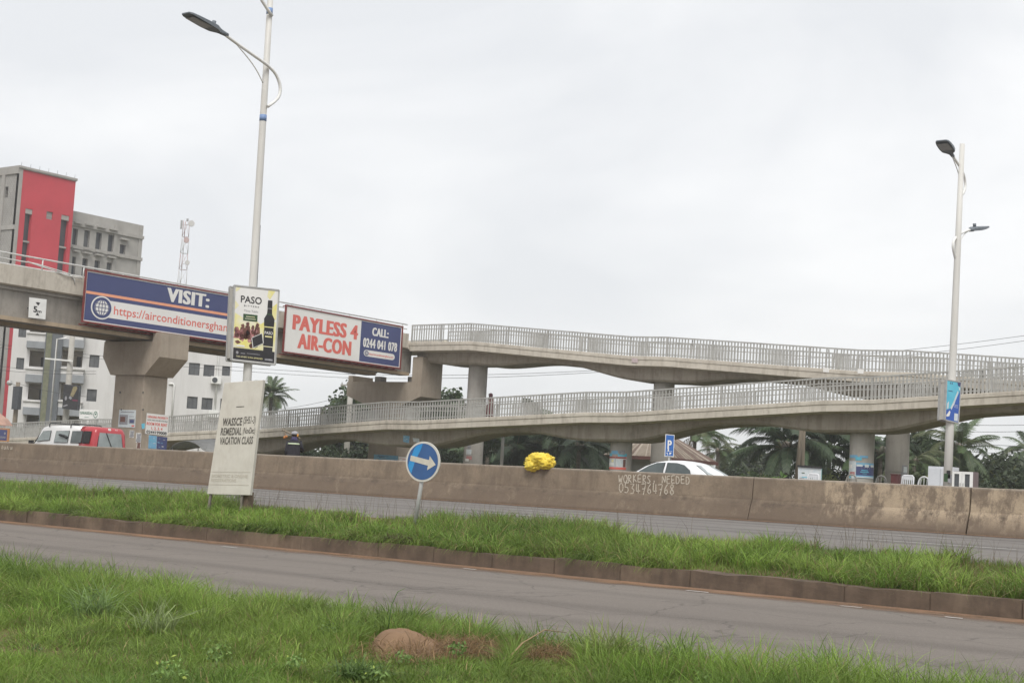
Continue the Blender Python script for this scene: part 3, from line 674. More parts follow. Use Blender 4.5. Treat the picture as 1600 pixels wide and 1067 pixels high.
# ------------------------------------------------------------------ footbridge over the highway
XB = -65.2; XL = -69.2; YE = 76.15; YG = 76.98; Y0 = 14.0
br = thing('footbridge', 'grey concrete footbridge spanning the highway on hammerhead piers, carrying the two billboards', 'footbridge', (XB-2, 55, 0))
mb = MB()          # deck slab with upstand parapets
prof = [(XB, 9.10), (XB, 10.03), (XB-.22, 10.03), (XB-.22, 9.35), (XL+.22, 9.35), (XL+.22, 10.03), (XL, 10.03), (XL, 9.10), (XL+.35, 9.0), (XB-.35, 9.0)]
ys = [Y0+(YE-Y0)*i/12 for i in range(13)]
mb.loft([[(x, y, z) for x, z in prof] for y in ys], smooth=False); mb.build('deck', CONC, br)
for sx_ in (XB-.55, XL+.55):
    mb = MB(); s_ = 1 if sx_ > XB-2 else -1
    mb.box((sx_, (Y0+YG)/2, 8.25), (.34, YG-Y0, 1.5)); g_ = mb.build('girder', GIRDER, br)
    mb = MB(); mb.box((sx_, (Y0+YE)/2, 7.42), (.86, YG-Y0-.004, .20)); fl_ = mb.build('bottom_flange', [FLANGE, SOFFIT_SHADE], g_)
    for p_ in fl_.data.polygons: p_.material_index = 1 if p_.normal.z < -.5 else 0  # downward faces get the concrete with painted shade
    mb = MB(); mb.box((sx_, (Y0+YE)/2, 8.93), (.62, YG-Y0-.002, .14)); mb.build('top_flange', GIRDER, g_)
mb = MB()
for k in range(9): mb.box((XB-2, Y0+3+k*7.2, 8.3), (2.55, .25, 1.2))
mb.build('cross_beams', GIRDER, br)
mb = MB(); mb.box(((XL-65.14)/2, (YE+80.2)/2+.002, 9.19), (-65.14-XL, 80.2-YE-.004, .34)); de = mb.build('deck_end', CONC, br)
mb = MB(); mb.box((XL+.11, (YE+80.2)/2+.004, 9.7), (.22, 80.2-YE-.008, .66)); mb.box(((XL-65.14)/2+.12, 80.09, 9.7), (-65.14-XL-.23, .22, .66)); mb.build('end_parapet', CONC, de)
# pipe handrails
posts = []
mbp = MB(); mbp.tube([(0, 0, 0), (0, 0, .58)], .035, 8); mbp.box((0, 0, .01), (.12, .16, .02)); pm = mbp.mesh('rail_post', PIPE)
for X_, nm in ((XB-.11, 'front'), (XL+.11, 'back')):
    mb = MB(); mb.tube([(X_, Y0, 10.62), (X_, YE-.1, 10.62)], .042, 8)
    rail = mb.build('handrail', PIPE, br)
    mb = MB()
    if nm == 'front':
        # lower pipe is broken and hangs bent near the first billboard
        mb.tube([(X_, Y0, 10.33), (X_, 47.2, 10.33), (X_+.02, 48.2, 10.22), (X_+.12, 49.1, 10.10), (X_+.16, 49.45, 9.86), (X_+.14, 49.5, 9.62)], .032, 8)
        mb.tube([(X_+.05, 46.6, 10.36), (X_+.1, 47.9, 10.16), (X_+.18, 49.0, 9.98), (X_+.2, 49.9, 9.95)], .028, 8)
        mb.tube([(X_, 50.4, 10.33), (X_, YE-.1, 10.33)], .032, 8)
    else: mb.tube([(X_, Y0, 10.33), (X_, YE-.1, 10.33)], .032, 8)
    mb.build('lower_rail', PIPE, rail)
    y = Y0+.4
    while y < YE:
        o = bpy.data.objects.new('rail_post', pm); COL.objects.link(o); o.parent = rail; o.location = Vector((X_, y, 10.03))-wloc(rail); y += 2.55
# piers
def pier(name, xa, xb, ya, yb, ca, cb, captop, capmid, capbot, upx, uptop):
    yc0, yc1 = ya+.18, yb-.18
    mb = MB(); mb.box(((ca+cb)/2, (yc0+yc1)/2, capbot/2-.2), (cb-ca, yc1-yc0, capbot+.4)); col = mb.build('pier', CONC_PIER, br, bevel=.05)
    P = [(xa, capmid), (ca-.2, capbot), (cb+.2, capbot), (xb, capmid), (xb, uptop), (upx, uptop), (upx, captop), (xa+.02, captop)]
    mb = MB(); mb.prism([(x, ya, z) for x, z in P], (0, yb-ya, 0)); mb.build('pier_cap', CONC_PIER, col)
    for xx in (XB-.55, XL+.55): mb = MB(); mb.box((xx, (ya+yb)/2, (captop+7.32)/2), (.55, .55, 7.32-captop-.004)); mb.build('bearing', GIRDER, col)
    mb = MB(); mb.box((xa+.25, (ya+yb)/2, captop+.2), (.42, yb-ya-.1, .40)); mb.build('stop_block', CONC_PIER, col)
    return col
z1t = atY(166, 534, 54.7).z; z1m = atY(162, 558, 54.7).z; z1b = atY(200, 586, 54.85).z
pier('pier', -69.0, -64.3, 54.7, 56.7, -68.05, -65.6, z1t, z1m, z1b, -64.95, 7.70)
z2t = atY(550, 596, 76.5).z; z2m = atY(549, 618, 76.5).z; z2b = atY(566, 633, 76.5).z
pier('pier', -70.7, -64.2, 76.5, 78.6, -68.6, -66.1, z2t, z2m, z2b, -65.02, 8.55)
pier('pier', -69.0, -64.3, 20.6, 22.4, -68.05, -65.6, z1t, z1m, z1b, -64.95, 7.70)
# formwork holes and scaling patches on the first pier
mb = MB()
for xp, yp in ((188, 613), (224, 613), (190, 640), (224, 640)):
    p = atY(xp, yp, 54.88); mb.tube([p+Vector((0, -.03, 0)), p+Vector((0, .006-.015, 0))], .05, 8)
mb.build('formwork_holes', DGREY, br)

# ------------------------------------------------------------------ zigzag ramps
LT = [(-130, .55), (-101.65, 1.95), (-90.5, 2.52), (-88, 2.55), (-76.5, 3.22), (-74, 3.28), (-62.6, 4.13), (-60.1, 4.16), (-48.0, 4.85), (-45.35, 4.89), (-33.5, 5.70), (-31.0, 5.76), (-19.0, 6.58), (-13.5, 6.62)]
UT = [(-65.2, 9.47), (-60.2, 9.50), (-48.2, 8.50), (-45.7, 8.44), (-33.7, 7.60), (-31.0, 7.55), (-19.0, 6.66), (-13.5, 6.62)]
def haunch(x, sup):
    d = min(abs(x-s) for s in sup)
    if d < 1.3: return .93
    if d > 6.4: return .28
    t = (d-1.3)/5.1; return .93-(.65)*(3*t*t-2*t**3)
def ramp(label, tab, Y, sup, x0, x1, colx, dk=1.0):
    root = thing('access_ramp', label, 'ramp', ((x0+x1)/2, Y+2, 0))
    xs = sorted(set([x0, x1]+[a for a, b in tab if x0 < a < x1]+[x0+(x1-x0)*i/150 for i in range(151)]))
    fd = .56
    R1, R2 = [], []
    for x in xs:
        t = interp(tab, x)
        R1.append([(x, Y+a, t+b) for a, b in ((0, -fd), (0, 0), (.24, 0), (.24, -.09), (3.76, -.09), (3.76, 0), (4.0, 0), (4.0, -fd), (3.25, -fd-.06), (.75, -fd-.06))])
        b = t-fd-.06-haunch(x, sup)*dk
        b = max(b, -.15)
        R2.append([(x, Y+.82, t-fd-.03), (x, Y+.82, b+.12), (x, Y+.95, b), (x, Y+3.05, b), (x, Y+3.18, b+.12), (x, Y+3.18, t-fd-.03)])
    mb = MB(); mb.loft(R1, smooth=False); deck = mb.build('deck', CONC, root)
    # shallow kerb moulding along the front edge
    mb = MB(); mb.loft([[(x, Y-.035, interp(tab, x)-.20), (x, Y-.035, interp(tab, x)-.03), (x, Y+.002, interp(tab, x)-.01), (x, Y+.002, interp(tab, x)-.23)] for x in xs], smooth=False); mb.build('edge_moulding', CONC, deck)
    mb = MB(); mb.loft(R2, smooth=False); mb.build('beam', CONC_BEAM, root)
    for cx in colx:
        t = interp(tab, cx)-fd-.95*dk; zs = [-.3, 1.0, 2.2, 2.21, max(2.4, t-.02)]
        if t < .8: continue
        zs = [z for z in zs if z < t]+[t]
        mb = MB(); mb.tube([(cx, Y+2, z) for z in zs], .62, 28, cap=True)
        if t > 3: mb.tube([(cx, Y+2, 2.4), (cx, Y+2, 2.44)], .635, 28)
        if t > 5.6: mb.tube([(cx, Y+2, 4.9), (cx, Y+2, 4.94)], .635, 28)
        mb.build('column', CONC_COL, root)
    # railings: top, upper and lower rails with posts and balusters
    mb = MB(); mb.box((0, 0, .56), (.07, .10, 1.18)); postm = mb.mesh('post', RAILM)
    mb = MB(); mb.box((0, 0, .55), (.070, .042, 1.06)); balm = mb.mesh('baluster', RAILM)
    budget = [290]
    for Yr, nm in ((Y+.12, 'f'), (Y+3.88, 'b')):
        nodes = sorted([x0+.05, x1-.05]+[a for a, b in tab if x0+.2 < a < x1-.2])
        mb = MB()
        for a, b in zip(nodes, nodes[1:]):
            for hh, wd, ht in ((1.13, .09, .075), (.86, .045, .05), (.13, .045, .05)):
                mb.bar((a, Yr, interp(tab, a)+hh), (b, Yr, interp(tab, b)+hh), wd, ht)
        rl = mb.build('railing', RAILM, root); off = wloc(rl)
        px_ = []
        for a, b in zip(nodes, nodes[1:]):
            k = max(1, round((b-a)/3.0)); px_ += [a+(b-a)*i/k for i in range(k)]
        px_.append(nodes[-1])
        mod = set()
        for i, x in enumerate(px_):
            o = bpy.data.objects.new('post', postm); COL.objects.link(o); o.parent = rl; o.location = Vector((x, Yr, interp(tab, x)))-off
            if i % 3 == 1: o.scale = (1.7, 1, 1)
        rest = MB(); pos = []
        for a, b in zip(px_, px_[1:]):
            k = max(2, round((b-a)/.205)); pos += [a+(b-a)*i/k for i in range(1, k)]
        pos.sort(reverse=True)
        for x in pos:
            z = interp(tab, x)
            if rng.random() < .012: continue            # a few have gone missing
            if budget[0] > 0 and (x < -20.5):
                budget[0] -= 1
                o = bpy.data.objects.new('baluster', balm); COL.objects.link(o); o.parent = rl; o.location = Vector((x, Yr, z))-off
                if rng.random() < .06: o.rotation_euler = (rng.uniform(-.06, .06), rng.uniform(-.09, .09), 0)
            else: rest.box((x, Yr, z+.55), (.070, .042, 1.06))
        if rest.v: rest.build('balusters', RAILM, rl, kind='stuff')
    return root
SUPL = (-88.9, -75.2, -61.3, -46.7, -32.25, -17); SUPU = (-60.9, -46.9, -32.3, -17)
lower = ramp('lower flight of the concrete zigzag ramp, rising to the right just behind the traffic', LT, 71.5, SUPL, -128, -17.5, (-75.2, -61.3, -46.7, -32.25))
upper = ramp('upper flight of the concrete zigzag ramp, falling to the right from the footbridge', UT, 76.2, SUPU, -65.12, -17.5, (-60.9, -46.9, -32.3), .84)
ld = thing('ramp_landing', 'concrete turning landing joining both ramp flights beyond the right edge', 'landing', (-15, 75.8, 0))
mb = MB(); mb.box((-15.4, 75.85, 6.40), (4.0, 8.7, .5)); mb.build('deck', CONC, ld)
mb = MB(); mb.tube([(-15.4, 75.85, -.3), (-15.4, 75.85, 6.14)], .62, 24); mb.build('column', CONC_COL, ld)
mb = MB()
for z in (1.13, .86, .13): mb.bar((-13.5, 71.6, 6.65+z), (-13.5, 80.1, 6.65+z), .06, .06)
for k in range(40): mb.box((-13.5, 71.6+k*.218, 7.2), (.070, .042, 1.06))
mb.build('railing', RAILM, ld)
# weathered paper scraps and stencil marks on the upper fascia
for i, (a, b, m_, lb) in enumerate(((1291, 578, PWHITE, 'small white paper square pasted on the upper ramp edge'), (1345, 580, PWHITE, 'torn white sticker on the upper ramp edge, left of the right lamp post'), (992, 563, PSTICK, 'faded pinkish sticker on the upper ramp edge above the second column'))):
    fn = quadmap(atY(a-5, b-4, 76.155), atY(a+5, b-3, 76.155), atY(a+4, b+4, 76.155), atY(a-5, b+3, 76.155)); mb = MB(); slab(mb, fn, .006, 0); mb.build('sticker', m_, label=lb, cat='sticker')

# ------------------------------------------------------------------ billboards hung on the parapet
XF = XB+.42
def billboard(label, TL, TR, BR, BL, w_, paint):
    fn = quadmap(TL, TR, BR, BL)
    c = fn(.5, .5)
    t = thing('billboard', label, 'billboard', c)
    mb = MB(); slab(mb, fn, .07, 0); mats = [PWHITE, NAVY, PRED, PORANGE]
    panel = mb.build('panel', PWHITE, t)
    paint(fn, panel)
    h_ = (fn(0, 1)-fn(0, 0)).length
    mb = MB(); up = (fn(0, 1)-fn(0, 0)).normalized(); rt = (fn(1, 0)-fn(0, 0)).normalized()
    f2 = lifted(fn, .0)
    for a, b in ((f2(0, 0)-up*.05, f2(1, 0)-up*.05), (f2(0, 1)+up*.05, f2(1, 1)+up*.05)): mb.bar(a-rt*.1, b+rt*.1, .10, .08)
    for a, b in ((f2(0, 0)-rt*.05, f2(0, 1)-rt*.05), (f2(1, 0)+rt*.05, f2(1, 1)+rt*.05)): mb.bar(a, b, .10, .08, up=rt)
    mb.build('frame', RUST, t)
    mb = MB()
    for k in range(15):
        a = (k+.5)/15
        mb.bar(fn(a, 0)-up*.10-fn.n*.05, fn(a+.004, 0)-up*.16-fn.n*.75, .05, .05)
    mb.bar(fn(0, 0)-up*.18-fn.n*.3, fn(1.01, 0)-up*.18-fn.n*.3, .06, .06)
    for k in (0.02, .36, .68, .985):
        mb.bar(fn(k, 1)+up*.04, fn(k, 1)+up*.04-fn.n*.5, .05, .05)
    mb.build('bracket', RUST, t)
    return t
def globe(mb, fn, ca, cb, ra, rb, mring, mface):
    mb.poly(ell(lifted(fn, .020), ca, cb, ra, rb, 40), mface); mb.poly(ell(lifted(fn, .025), ca, cb, ra*.88, rb*.88, 40), mring)
    mb.poly(ell(lifted(fn, .030), ca, cb, ra*.66, rb*.66, 40), mface)
    g = lifted(fn, .035)
    def band(pts, wa, wb):
        for (a, b), (c, d) in zip(pts, pts[1:]):
            mb.poly([g(a-wa, b-wb), g(a+wa, b-wb) if wa else g(c, d-wb), g(c+wa, d+wb), g(c-wa, d+wb) if wa else g(a, b+wb)], mring)
    for k in (0, .5, -.5):
        hw = .66*math.sqrt(max(0, 1-k*k*1.1))
        mb.poly([g(ca-ra*hw, cb+rb*k*.66-.028*rb), g(ca+ra*hw, cb+rb*k*.66-.028*rb), g(ca+ra*hw, cb+rb*k*.66+.028*rb), g(ca-ra*hw, cb+rb*k*.66+.028*rb)], mring)
    for k in (-.62, -.3, 0, .3, .62):
        P = [(ca+ra*k*.98*math.cos(t), cb+rb*.66*math.sin(t)) for t in [(-1+2*i/12)*math.pi/2 for i in range(13)]]
        for (a, b), (c, d) in zip(P, P[1:]): mb.poly([g(a-ra*.032, b), g(a+ra*.032, b), g(c+ra*.032, d), g(c-ra*.032, d)], mring)
BBM = [PWHITE, NAVY, PRED, PORANGE]
def paint1(fn, panel):
    mb = MB(); f1 = lifted(fn, .004); W_ = 12.4
    rect(mb, f1, .004, .996, .02, .98, 1)
    mb.build('ground_print', BBM, panel, recalc=False)
    mb = MB(); f2 = lifted(fn, .009)
    mb.poly([f2(.004, .55), f2(.995, .55), f2(.995, .605), f2(.004, .605)], 3)
    mb.build('orange_stripe', BBM, panel, recalc=False)
    mb = MB()
    mb.poly([f2(.09, .13), f2(.995, .13), f2(.995, .475), f2(.09, .475)], 0)
    mb.build('white_band', BBM, panel, recalc=False)
    mb = MB(); mb.text('VISIT:', lifted(fn, .014), .445, .70, .665, .955, 0, .045); mb.build('lettering', BBM, panel, recalc=False)
    mb = MB(); mb.text('https://airconditionersghana.com', lifted(fn, .016), .158, .972, .215, .395, 2, .006); mb.build('lettering', BBM, panel, recalc=False)
    mb = MB(); globe(mb, fn, .092, .31, .058, .235, 1, 0); mb.build('globe_logo', BBM, panel, recalc=False)
ZT, ZB = 10.36, 7.77
billboard('long navy billboard reading VISIT and a web address, partly behind the drinks sign', (XF, 49.9, ZT), (XF, 62.0, ZT+.02), (XF, 62.0, ZB), (XF, 49.9, ZB), 12, paint1)
def paint2(fn, panel):
    f1 = lifted(fn, .004); mb = MB(); rect(mb, f1, .008, .63, .02, .98, 0); mb.build('ground_print', BBM, panel, recalc=False)
    mb = MB(); rect(mb, f1, .63, .993, .02, .98, 1); mb.build('ground_print', BBM, panel, recalc=False)
    g = lifted(fn, .010)
    for t, box, m_, bo in (('PAYLESS 4', (.055, .605, .52, .86), 2, .052), ('AIR-CON', (.105, .555, .12, .46), 2, .052), ('CALL:', (.73, .88, .68, .88), 0, .05), ('0244 041 078', (.655, .965, .38, .60), 0, .04)):
        mb = MB(); mb.text(t, g, *box, m_, bo); mb.build('lettering', BBM, panel, recalc=False)
    mb = MB(); ra, rb = .024, .075; P = ell(g, .925, .235, ra, rb, 10, -math.pi/2, math.pi/2)+[g(.925, .31)]+ell(g, .69, .235, ra, rb, 10, math.pi/2, 1.5*math.pi)+[g(.69, .16)]
    mb.poly(P, 0); mb.build('white_band', BBM, panel, recalc=False)
    mb = MB(); mb.text('https://airconditionersghana.com', lifted(fn, .016), .712, .935, .205, .26, 2, .01); mb.build('lettering', BBM, panel, recalc=False)
    mb = MB(); globe(mb, fn, .69, .235, .020, .066, 1, 0); mb.build('globe_logo', BBM, panel, recalc=False)
q = [atX(448, 477, XF), atX(628, 512, XF), atX(627, 576, XF), atX(448, 549, XF)]
billboard('white and navy billboard reading PAYLESS 4 AIR-CON with a phone number, next to the ramp', (XF, q[0].y, 10.36), (XF, q[1].y, 10.30), (XF, q[1].y, 7.69), (XF, q[0].y, 7.69), 10, paint2)
# clearance plate
XG = XB+.03; q = [atX(46, 464.5, XG), atX(73, 468, XG), atX(71, 499, XG), atX(44.5, 496, XG)]
fn = quadmap(*q); t = thing('clearance_sign', 'square white height clearance plate reading 5 m on the bridge girder', 'sign', fn(.5, .5))
mb = MB(); slab(mb, fn, .02, 0); mb.build('plate', WHITE, t)
mb = MB(); f1 = lifted(fn, .006)
mb.poly([f1(.36, .79), f1(.50, .81), f1(.64, .79), f1(.52, .64)], 0); mb.poly([f1(.40, .15), f1(.62, .15), f1(.53, .27), f1(.47, .27)], 0)
mb.text('5', f1, .26, .48, .30, .61, 0, .04); mb.text('m', f1, .50, .74, .30, .45, 0, .02); mb.build('lettering', PBLACK, t, recalc=False)
mb = MB()
for u_ in (.2, .8): mb.bar(fn(u_, .5)-fn.n*.02, fn(u_, .5)-fn.n*.40, .04, .04)
mb.build('bracket', DGREY, t)
# ------------------------------------------------------------------ lamp posts
def luminaire(parent, p, q, wid, thick=.10):
    p, q = Vector(p), Vector(q); d = (q-p).normalized(); s = Vector((1, 0, 0)); n_ = s.cross(d).normalized()
    if n_.z < 0: n_ = -n_
    Ln = (q-p).length
    rings = []
    for t, wf, a, b in ((0, .30, -.30, .35), (.10, .42, -.45, .55), (.22, .86, -.5, .62), (.45, 1, -.5, .5), (.75, 1, -.42, .25), (.93, .9, -.32, .12), (1, .66, -.22, .02)):
        c = p+d*Ln*t; hw = wid/2*wf
        rings.append([c-s*hw+n_*a*thick, c+s*hw+n_*a*thick, c+s*hw*1.0+n_*b*thick*.5, c+s*hw*.7+n_*b*thick, c-s*hw*.7+n_*b*thick, c-s*hw+n_*b*thick*.5])
    mb = MB(); mb.loft(rings, smooth=False); hd = mb.build('lamp_head', LGREY, parent)
    mb = MB(); c = p+d*Ln*.62-n_*thick*.48; mb.poly([c-d*Ln*.24-s*wid*.40, c+d*Ln*.26-s*wid*.38, c+d*Ln*.26+s*wid*.38, c-d*Ln*.24+s*wid*.40][::-1])
    mb.v = [v-n_*.012 for v in mb.v]; mb.build('lens', M('lamp_lens', (.32, .33, .34), (.26, .27, .28), 20, .25, spec=.6), hd)
    mb = MB(); c = p+d*Ln*.25+n_*thick*.55; mb.tube([c, c+n_*.09], .045, 10); mb.build('photocell', LGREY, hd)
    mb = MB(); mb.tube([p-d*.16, p+d*.10], [.045, .062], 10); mb.build('socket', LGREY, hd)
def lamp_post(label, base, top, r_, arms, bands):
    t = thing('street_lamp', label, 'street lamp', base, 'white street lamps along the highway')
    b, q = Vector(base), Vector(top)
    mb = MB(); mb.tube([b+Vector((0, 0, -.15)), b.lerp(q, .3), b.lerp(q, .7), q], [r_, r_*.88, r_*.70, r_*.56], 16); pole = mb.build('pole', M('pole_white', (.66, .65, .62), (.58, .57, .54), 1.2, .5, stretch=(1, 1, .4), grime=.3, gcol=(.4, .36, .3)), t)
    mb = MB(); mb.box(b+Vector((0, 0, -.02)), (.42, .42, .05)); mb.build('base_plate', GALV, t)
    for z in bands:
        f_ = (z-b.z)/(q.z-b.z); rr = r_*(1-.44*f_)+.006; c = b.lerp(q, f_)
        mb = MB(); mb.tube([c-Vector((0, 0, .07)), c+Vector((0, 0, .07))], rr, 16); mb.build('blue_band', M('band_blue', (.20, .30, .52), (.18, .27, .47), 5, .5), t)
    for path, stay, head, wid in arms:
        mb = MB(); pts = path; mb.tube(pts, [.036]*len(pts), 8); arm = mb.build('arm', WHITE, t)
        for st in stay:
            mb = MB(); mb.tube(st, .014, 6); mb.build('stay', WHITE, arm)
        luminaire(arm, head[0], head[1], wid)
def smooth(pts, k=3):
    out = []
    for i in range(len(pts)-1):
        p0, p1, p2, p3 = pts[max(0, i-1)], pts[i], pts[i+1], pts[min(len(pts)-1, i+2)]
        for j in range(k):
            u = j/k; out.append(.5*((2*p1)+(p2-p0)*u+(2*p0-5*p1+4*p2-p3)*u*u+(3*p1-p0-3*p2+p3)*u**3))
    return out+[pts[-1]]
XP = -24.35; PX = lambda x, y: atX(x, y, XP)
path = smooth([PX(*q) for q in ((418, 167), (434, 154), (438, 137), (432, 118), (422, 106), (413, 98.5), (391, 83), (367, 66), (347, 51))])
stay = [smooth([PX(*q) for q in ((411, 130), (402, 112), (390, 94), (367, 66.5))])]
z_ = 23.2
up_ = [Vector((XP-.05, z_-.0, 10.6)), Vector((XP-.05, z_-.45, 11.0)), Vector((XP-.05, z_-.3, 11.5)), Vector((XP-.05, z_+.5, 12.0)), Vector((XP-.05, z_+1.5, 12.4))]
lamp_post('tall white street lamp on the grassy median, carrying the drinks sign', (-24.33, 23.2, -.18), (-24.52, 23.2, 12.6), .103, [
    (path, stay, (PX(347, 51), PX(290, 20)), .34), (smooth(up_), [], (up_[-1], up_[-1]+Vector((0, .85, .25))), .34)], [atX(413, 183, XP).z, atX(424, 15, XP).z])
XP2 = -14.36; PX = lambda x, y: atX(x, y, XP2)
a1 = smooth([PX(*q) for q in ((1500, 308), (1507, 298), (1508, 283), (1503, 266), (1495, 253.5), (1486, 240))]); s1 = [smooth([PX(1500, 284), PX(1496, 266), PX(1486, 240.5)])]
a2 = smooth([PX(*q) for q in ((1494, 409), (1489, 386), (1492, 373), (1501, 365), (1511, 360.5), (1519, 359))]); s2 = [smooth([PX(1499, 378), PX(1507, 366), PX(1514, 360.5)])]
lamp_post('white twin-arm street lamp behind the barrier on the right, carrying a small blue sign', (-14.43, 38.2, .25), (-14.28, 38.2, 10.03), .115, [(a1, s1, (PX(1486, 240), PX(1471, 219)), .38), (a2, s2, (PX(1518, 359), PX(1538, 354)), .36)], [])
mb = MB(); p = atY(1480, 742, 38.08)
for q, c in (((1482, 741), 0), ((1484, 748), 1), ((1478, 746), 2)):
    p = atY(*q, 38.075); mb.tube([p-Vector((0, 0, .13)), p+Vector((0, 0, .13))], .0, 3) if False else mb.box(p, (.10, .01, .2), c)
mb.build('pole_scraps', [PBLACK, PGREY, PGREEN], bpy.data.objects['street_lamp.001'])
# thin dark rod strapped to the near lamp post
mb = MB(); mb.tube([atY(401, 452, 23.27), atY(406.5, 352, 23.27)], .012, 6); mb.build('cable_conduit', DGREY, bpy.data.objects['street_lamp'])

# ------------------------------------------------------------------ lightbox signs on the posts
def pole_sign(label, name, px4, pole_xy, ang, thick, paint):
    U = Vector((math.cos(ang), math.sin(ang), 0)); N_ = Vector((math.sin(ang), -math.cos(ang), 0))
    P0 = Vector((*pole_xy, 0))+N_*thick/2; c = [atP(*q, P0, N_) for q in px4]
    fn = quadmap(*c); t = thing(name, label, 'advertising sign', fn(.5, .5)-fn.n*thick/2)
    mb = MB(); slab(mb, fn, .05, 0); face = mb.build('front_panel', PWHITE, t)
    mb = MB(); slab(mb, lifted_map(fn, -thick+.05), .05, 0); mb.build('back_panel', M('panel_back', (.55, .55, .53), (.47, .46, .44), 3, .5), t)
    mb = MB(); up = (fn(0, 1)-fn(0, 0)).normalized(); rt = (fn(1, 0)-fn(0, 0)).normalized()
    for z0 in (0, -thick+.05):
        for a, b in (((0, 0), (1, 0)), ((0, 1), (1, 1))): mb.bar(fn(*a)+fn.n*(z0-.02), fn(*b)+fn.n*(z0-.02), .07, .03, up=up)
        for a, b in (((0, 0), (0, 1)), ((1, 0), (1, 1))): mb.bar(fn(*a)+fn.n*(z0-.02), fn(*b)+fn.n*(z0-.02), .07, .03, up=rt)
    mb.build('frame', GALV, t)
    mb = MB(); 
    for b in (.04, .96): mb.bar(fn(.14, b)-fn.n*.06, fn(.14, b)-fn.n*(thick-.06), .16, .05)
    mb.hexa([fn(.0, .03)-fn.n*(thick-.03), fn(0, .03)-fn.n*.05, fn(0.04, .03)-fn.n*.05, fn(.04, .03)-fn.n*(thick-.03), fn(0, .97)-fn.n*(thick-.03), fn(0, .97)-fn.n*.05, fn(.04, .97)-fn.n*.05, fn(.04, .97)-fn.n*(thick-.03)])
    mb.build('side_return', M('side_panel', (.52, .50, .46), (.42, .40, .36), 3, .6), t)
    mb = MB(); paint(mb, fn); mb.build('poster_print', PRINTS, face, recalc=False)
    return t
def lifted_map(fn, d):
    def g(a, b, lift=0.0): return fn(a, b, lift+d)
    g.n = fn.n; return g
PRINTS = [PWHITE, PYELS, PBLACK, PBROWN, PPINK, PGREEN, PSKY, NAVY, M('print_cyan', (.14, .50, .62), (.10, .42, .58), 3, .5), M('print_royal', (.05, .12, .42), (.04, .10, .36), 4, .5), M('print_pale', (.62, .65, .66), (.50, .56, .60), 9, .5), PRED, PGREY]
def paint_drink(mb, fn):
    f1, f2, f3, f4 = (lifted(fn, k) for k in (.004, .007, .010, .013))
    rect(mb, f1, .03, .97, .02, .98, 0)
    r2 = random.Random(3)
    def patch(ca, cb, ra, rb, m_, f, nn=14, rag=.25):
        mb.poly([f(min(.96, max(.035, ca+ra*math.cos(2*math.pi*i/nn)*(1+r2.uniform(-rag, rag)))), min(.975, max(.17, cb+rb*math.sin(2*math.pi*i/nn)*(1+r2.uniform(-rag, rag))))) for i in range(nn)], m_)
    ly = lifted(fn, .0055)
    mb.poly([ly(*q) for q in ((.03, .98), (.14, .98), (.09, .94), (.03, .92))], 1); mb.poly([ly(*q) for q in ((.76, .98), (.92, .98), (.80, .86), (.74, .90))], 1)
    mb.poly([ly(*q) for q in ((.97, .82), (.97, .60), (.80, .58), (.82, .74))], 1); mb.poly([ly(*q) for q in ((.03, .80), (.12, .74), (.03, .68))], 1)
    mb.poly([ly(*q) for q in ((.03, .20), (.97, .14), (.97, .56), (.80, .60), (.62, .52), (.40, .60), (.22, .58), (.03, .64))], 1)
    for i in range(30): patch(r2.uniform(.05, .60), r2.uniform(.19, .42), r2.uniform(.025, .06), r2.uniform(.02, .045), r2.choice((3, 3, 2, 4)), f2)
    for a, b in ((.10, .42), (.22, .47), (.33, .50), (.45, .46), (.55, .50)):
        patch(a, b, .04, .028, r2.choice((3, 2, 4)), f2); mb.poly([f2(a-.05, b-.02), f2(a+.05, b-.02), f2(a+.08, .30), f2(a-.08, .30)], r2.choice((3, 4, 3)))
    rect(mb, f2, .03, .97, .02, .17, 2); rect(mb, f3, .03, .70, .175, .185, 1)
    mb.text('PASO', f3, .15, .62, .785, .88, 2, .012); mb.text('BITTERS', f3, .23, .56, .735, .755, 2, .01, 1.5); mb.text('Time Table', f3, .23, .55, .665, .695, 12, .0)
    rect(mb, f3, .22, .54, .545, .635, 5); rect(mb, f4, .28, .48, .598, .606, 1); rect(mb, f4, .26, .50, .570, .577, 1)
    # bottle silhouette
    B = [(.0, .10), (.105, .10), (.105, .22), (.112, .23), (.112, .45), (.105, .46), (.115, .52), (.12, .60), (.06, .665), (.05, .74), (.055, .745), (.05, .85), (.0, .85)]
    mb.poly([f3(.81+a, b+.0) for a, b in B]+[f3(.81-a, b) for a, b in B[::-1]], 2)
    for a0, a1, b0, b1, m_ in ((.70, .92, .225, .235, 1), (.70, .92, .485, .497, 1), (.75, .87, .655, .668, 5), (.755, .865, .735, .745, 12)): rect(mb, f4, a0, a1, b0, b1, m_)
    mb.text('PASO', f4, .715, .905, .395, .435, 0, .01); rect(mb, f4, .73, .89, .355, .372, 1)
    mb.poly([f4(.43, .325), f4(.66, .40), f4(.70, .27), f4(.47, .19)], 2)
    for q in (((.43, .325), (.66, .40)), ((.66, .40), (.70, .27)), ((.70, .27), (.47, .19)), ((.47, .19), (.43, .325))):
        (a, b), (c, d) = q; g5 = lifted(fn, .016); mb.poly([g5(a-.006, b-.006), g5(c-.006, d-.006), g5(c+.006, d+.006), g5(a+.006, b+.006)], 0)
    mb.text('THIS ADVERT IS FDA APPROVED', f3, .10, .70, .050, .070, 1, .01); rect(mb, f3, .75, .93, .045, .07, 12); rect(mb, f3, .10, .28, .19, .215, 0)
    rect(mb, f3, .34, .64, .108, .115, 12); rect(mb, f3, .20, .30, .100, .110, 12); mb.poly(ell(f3, .12, .11, .03, .02, 12), 12)
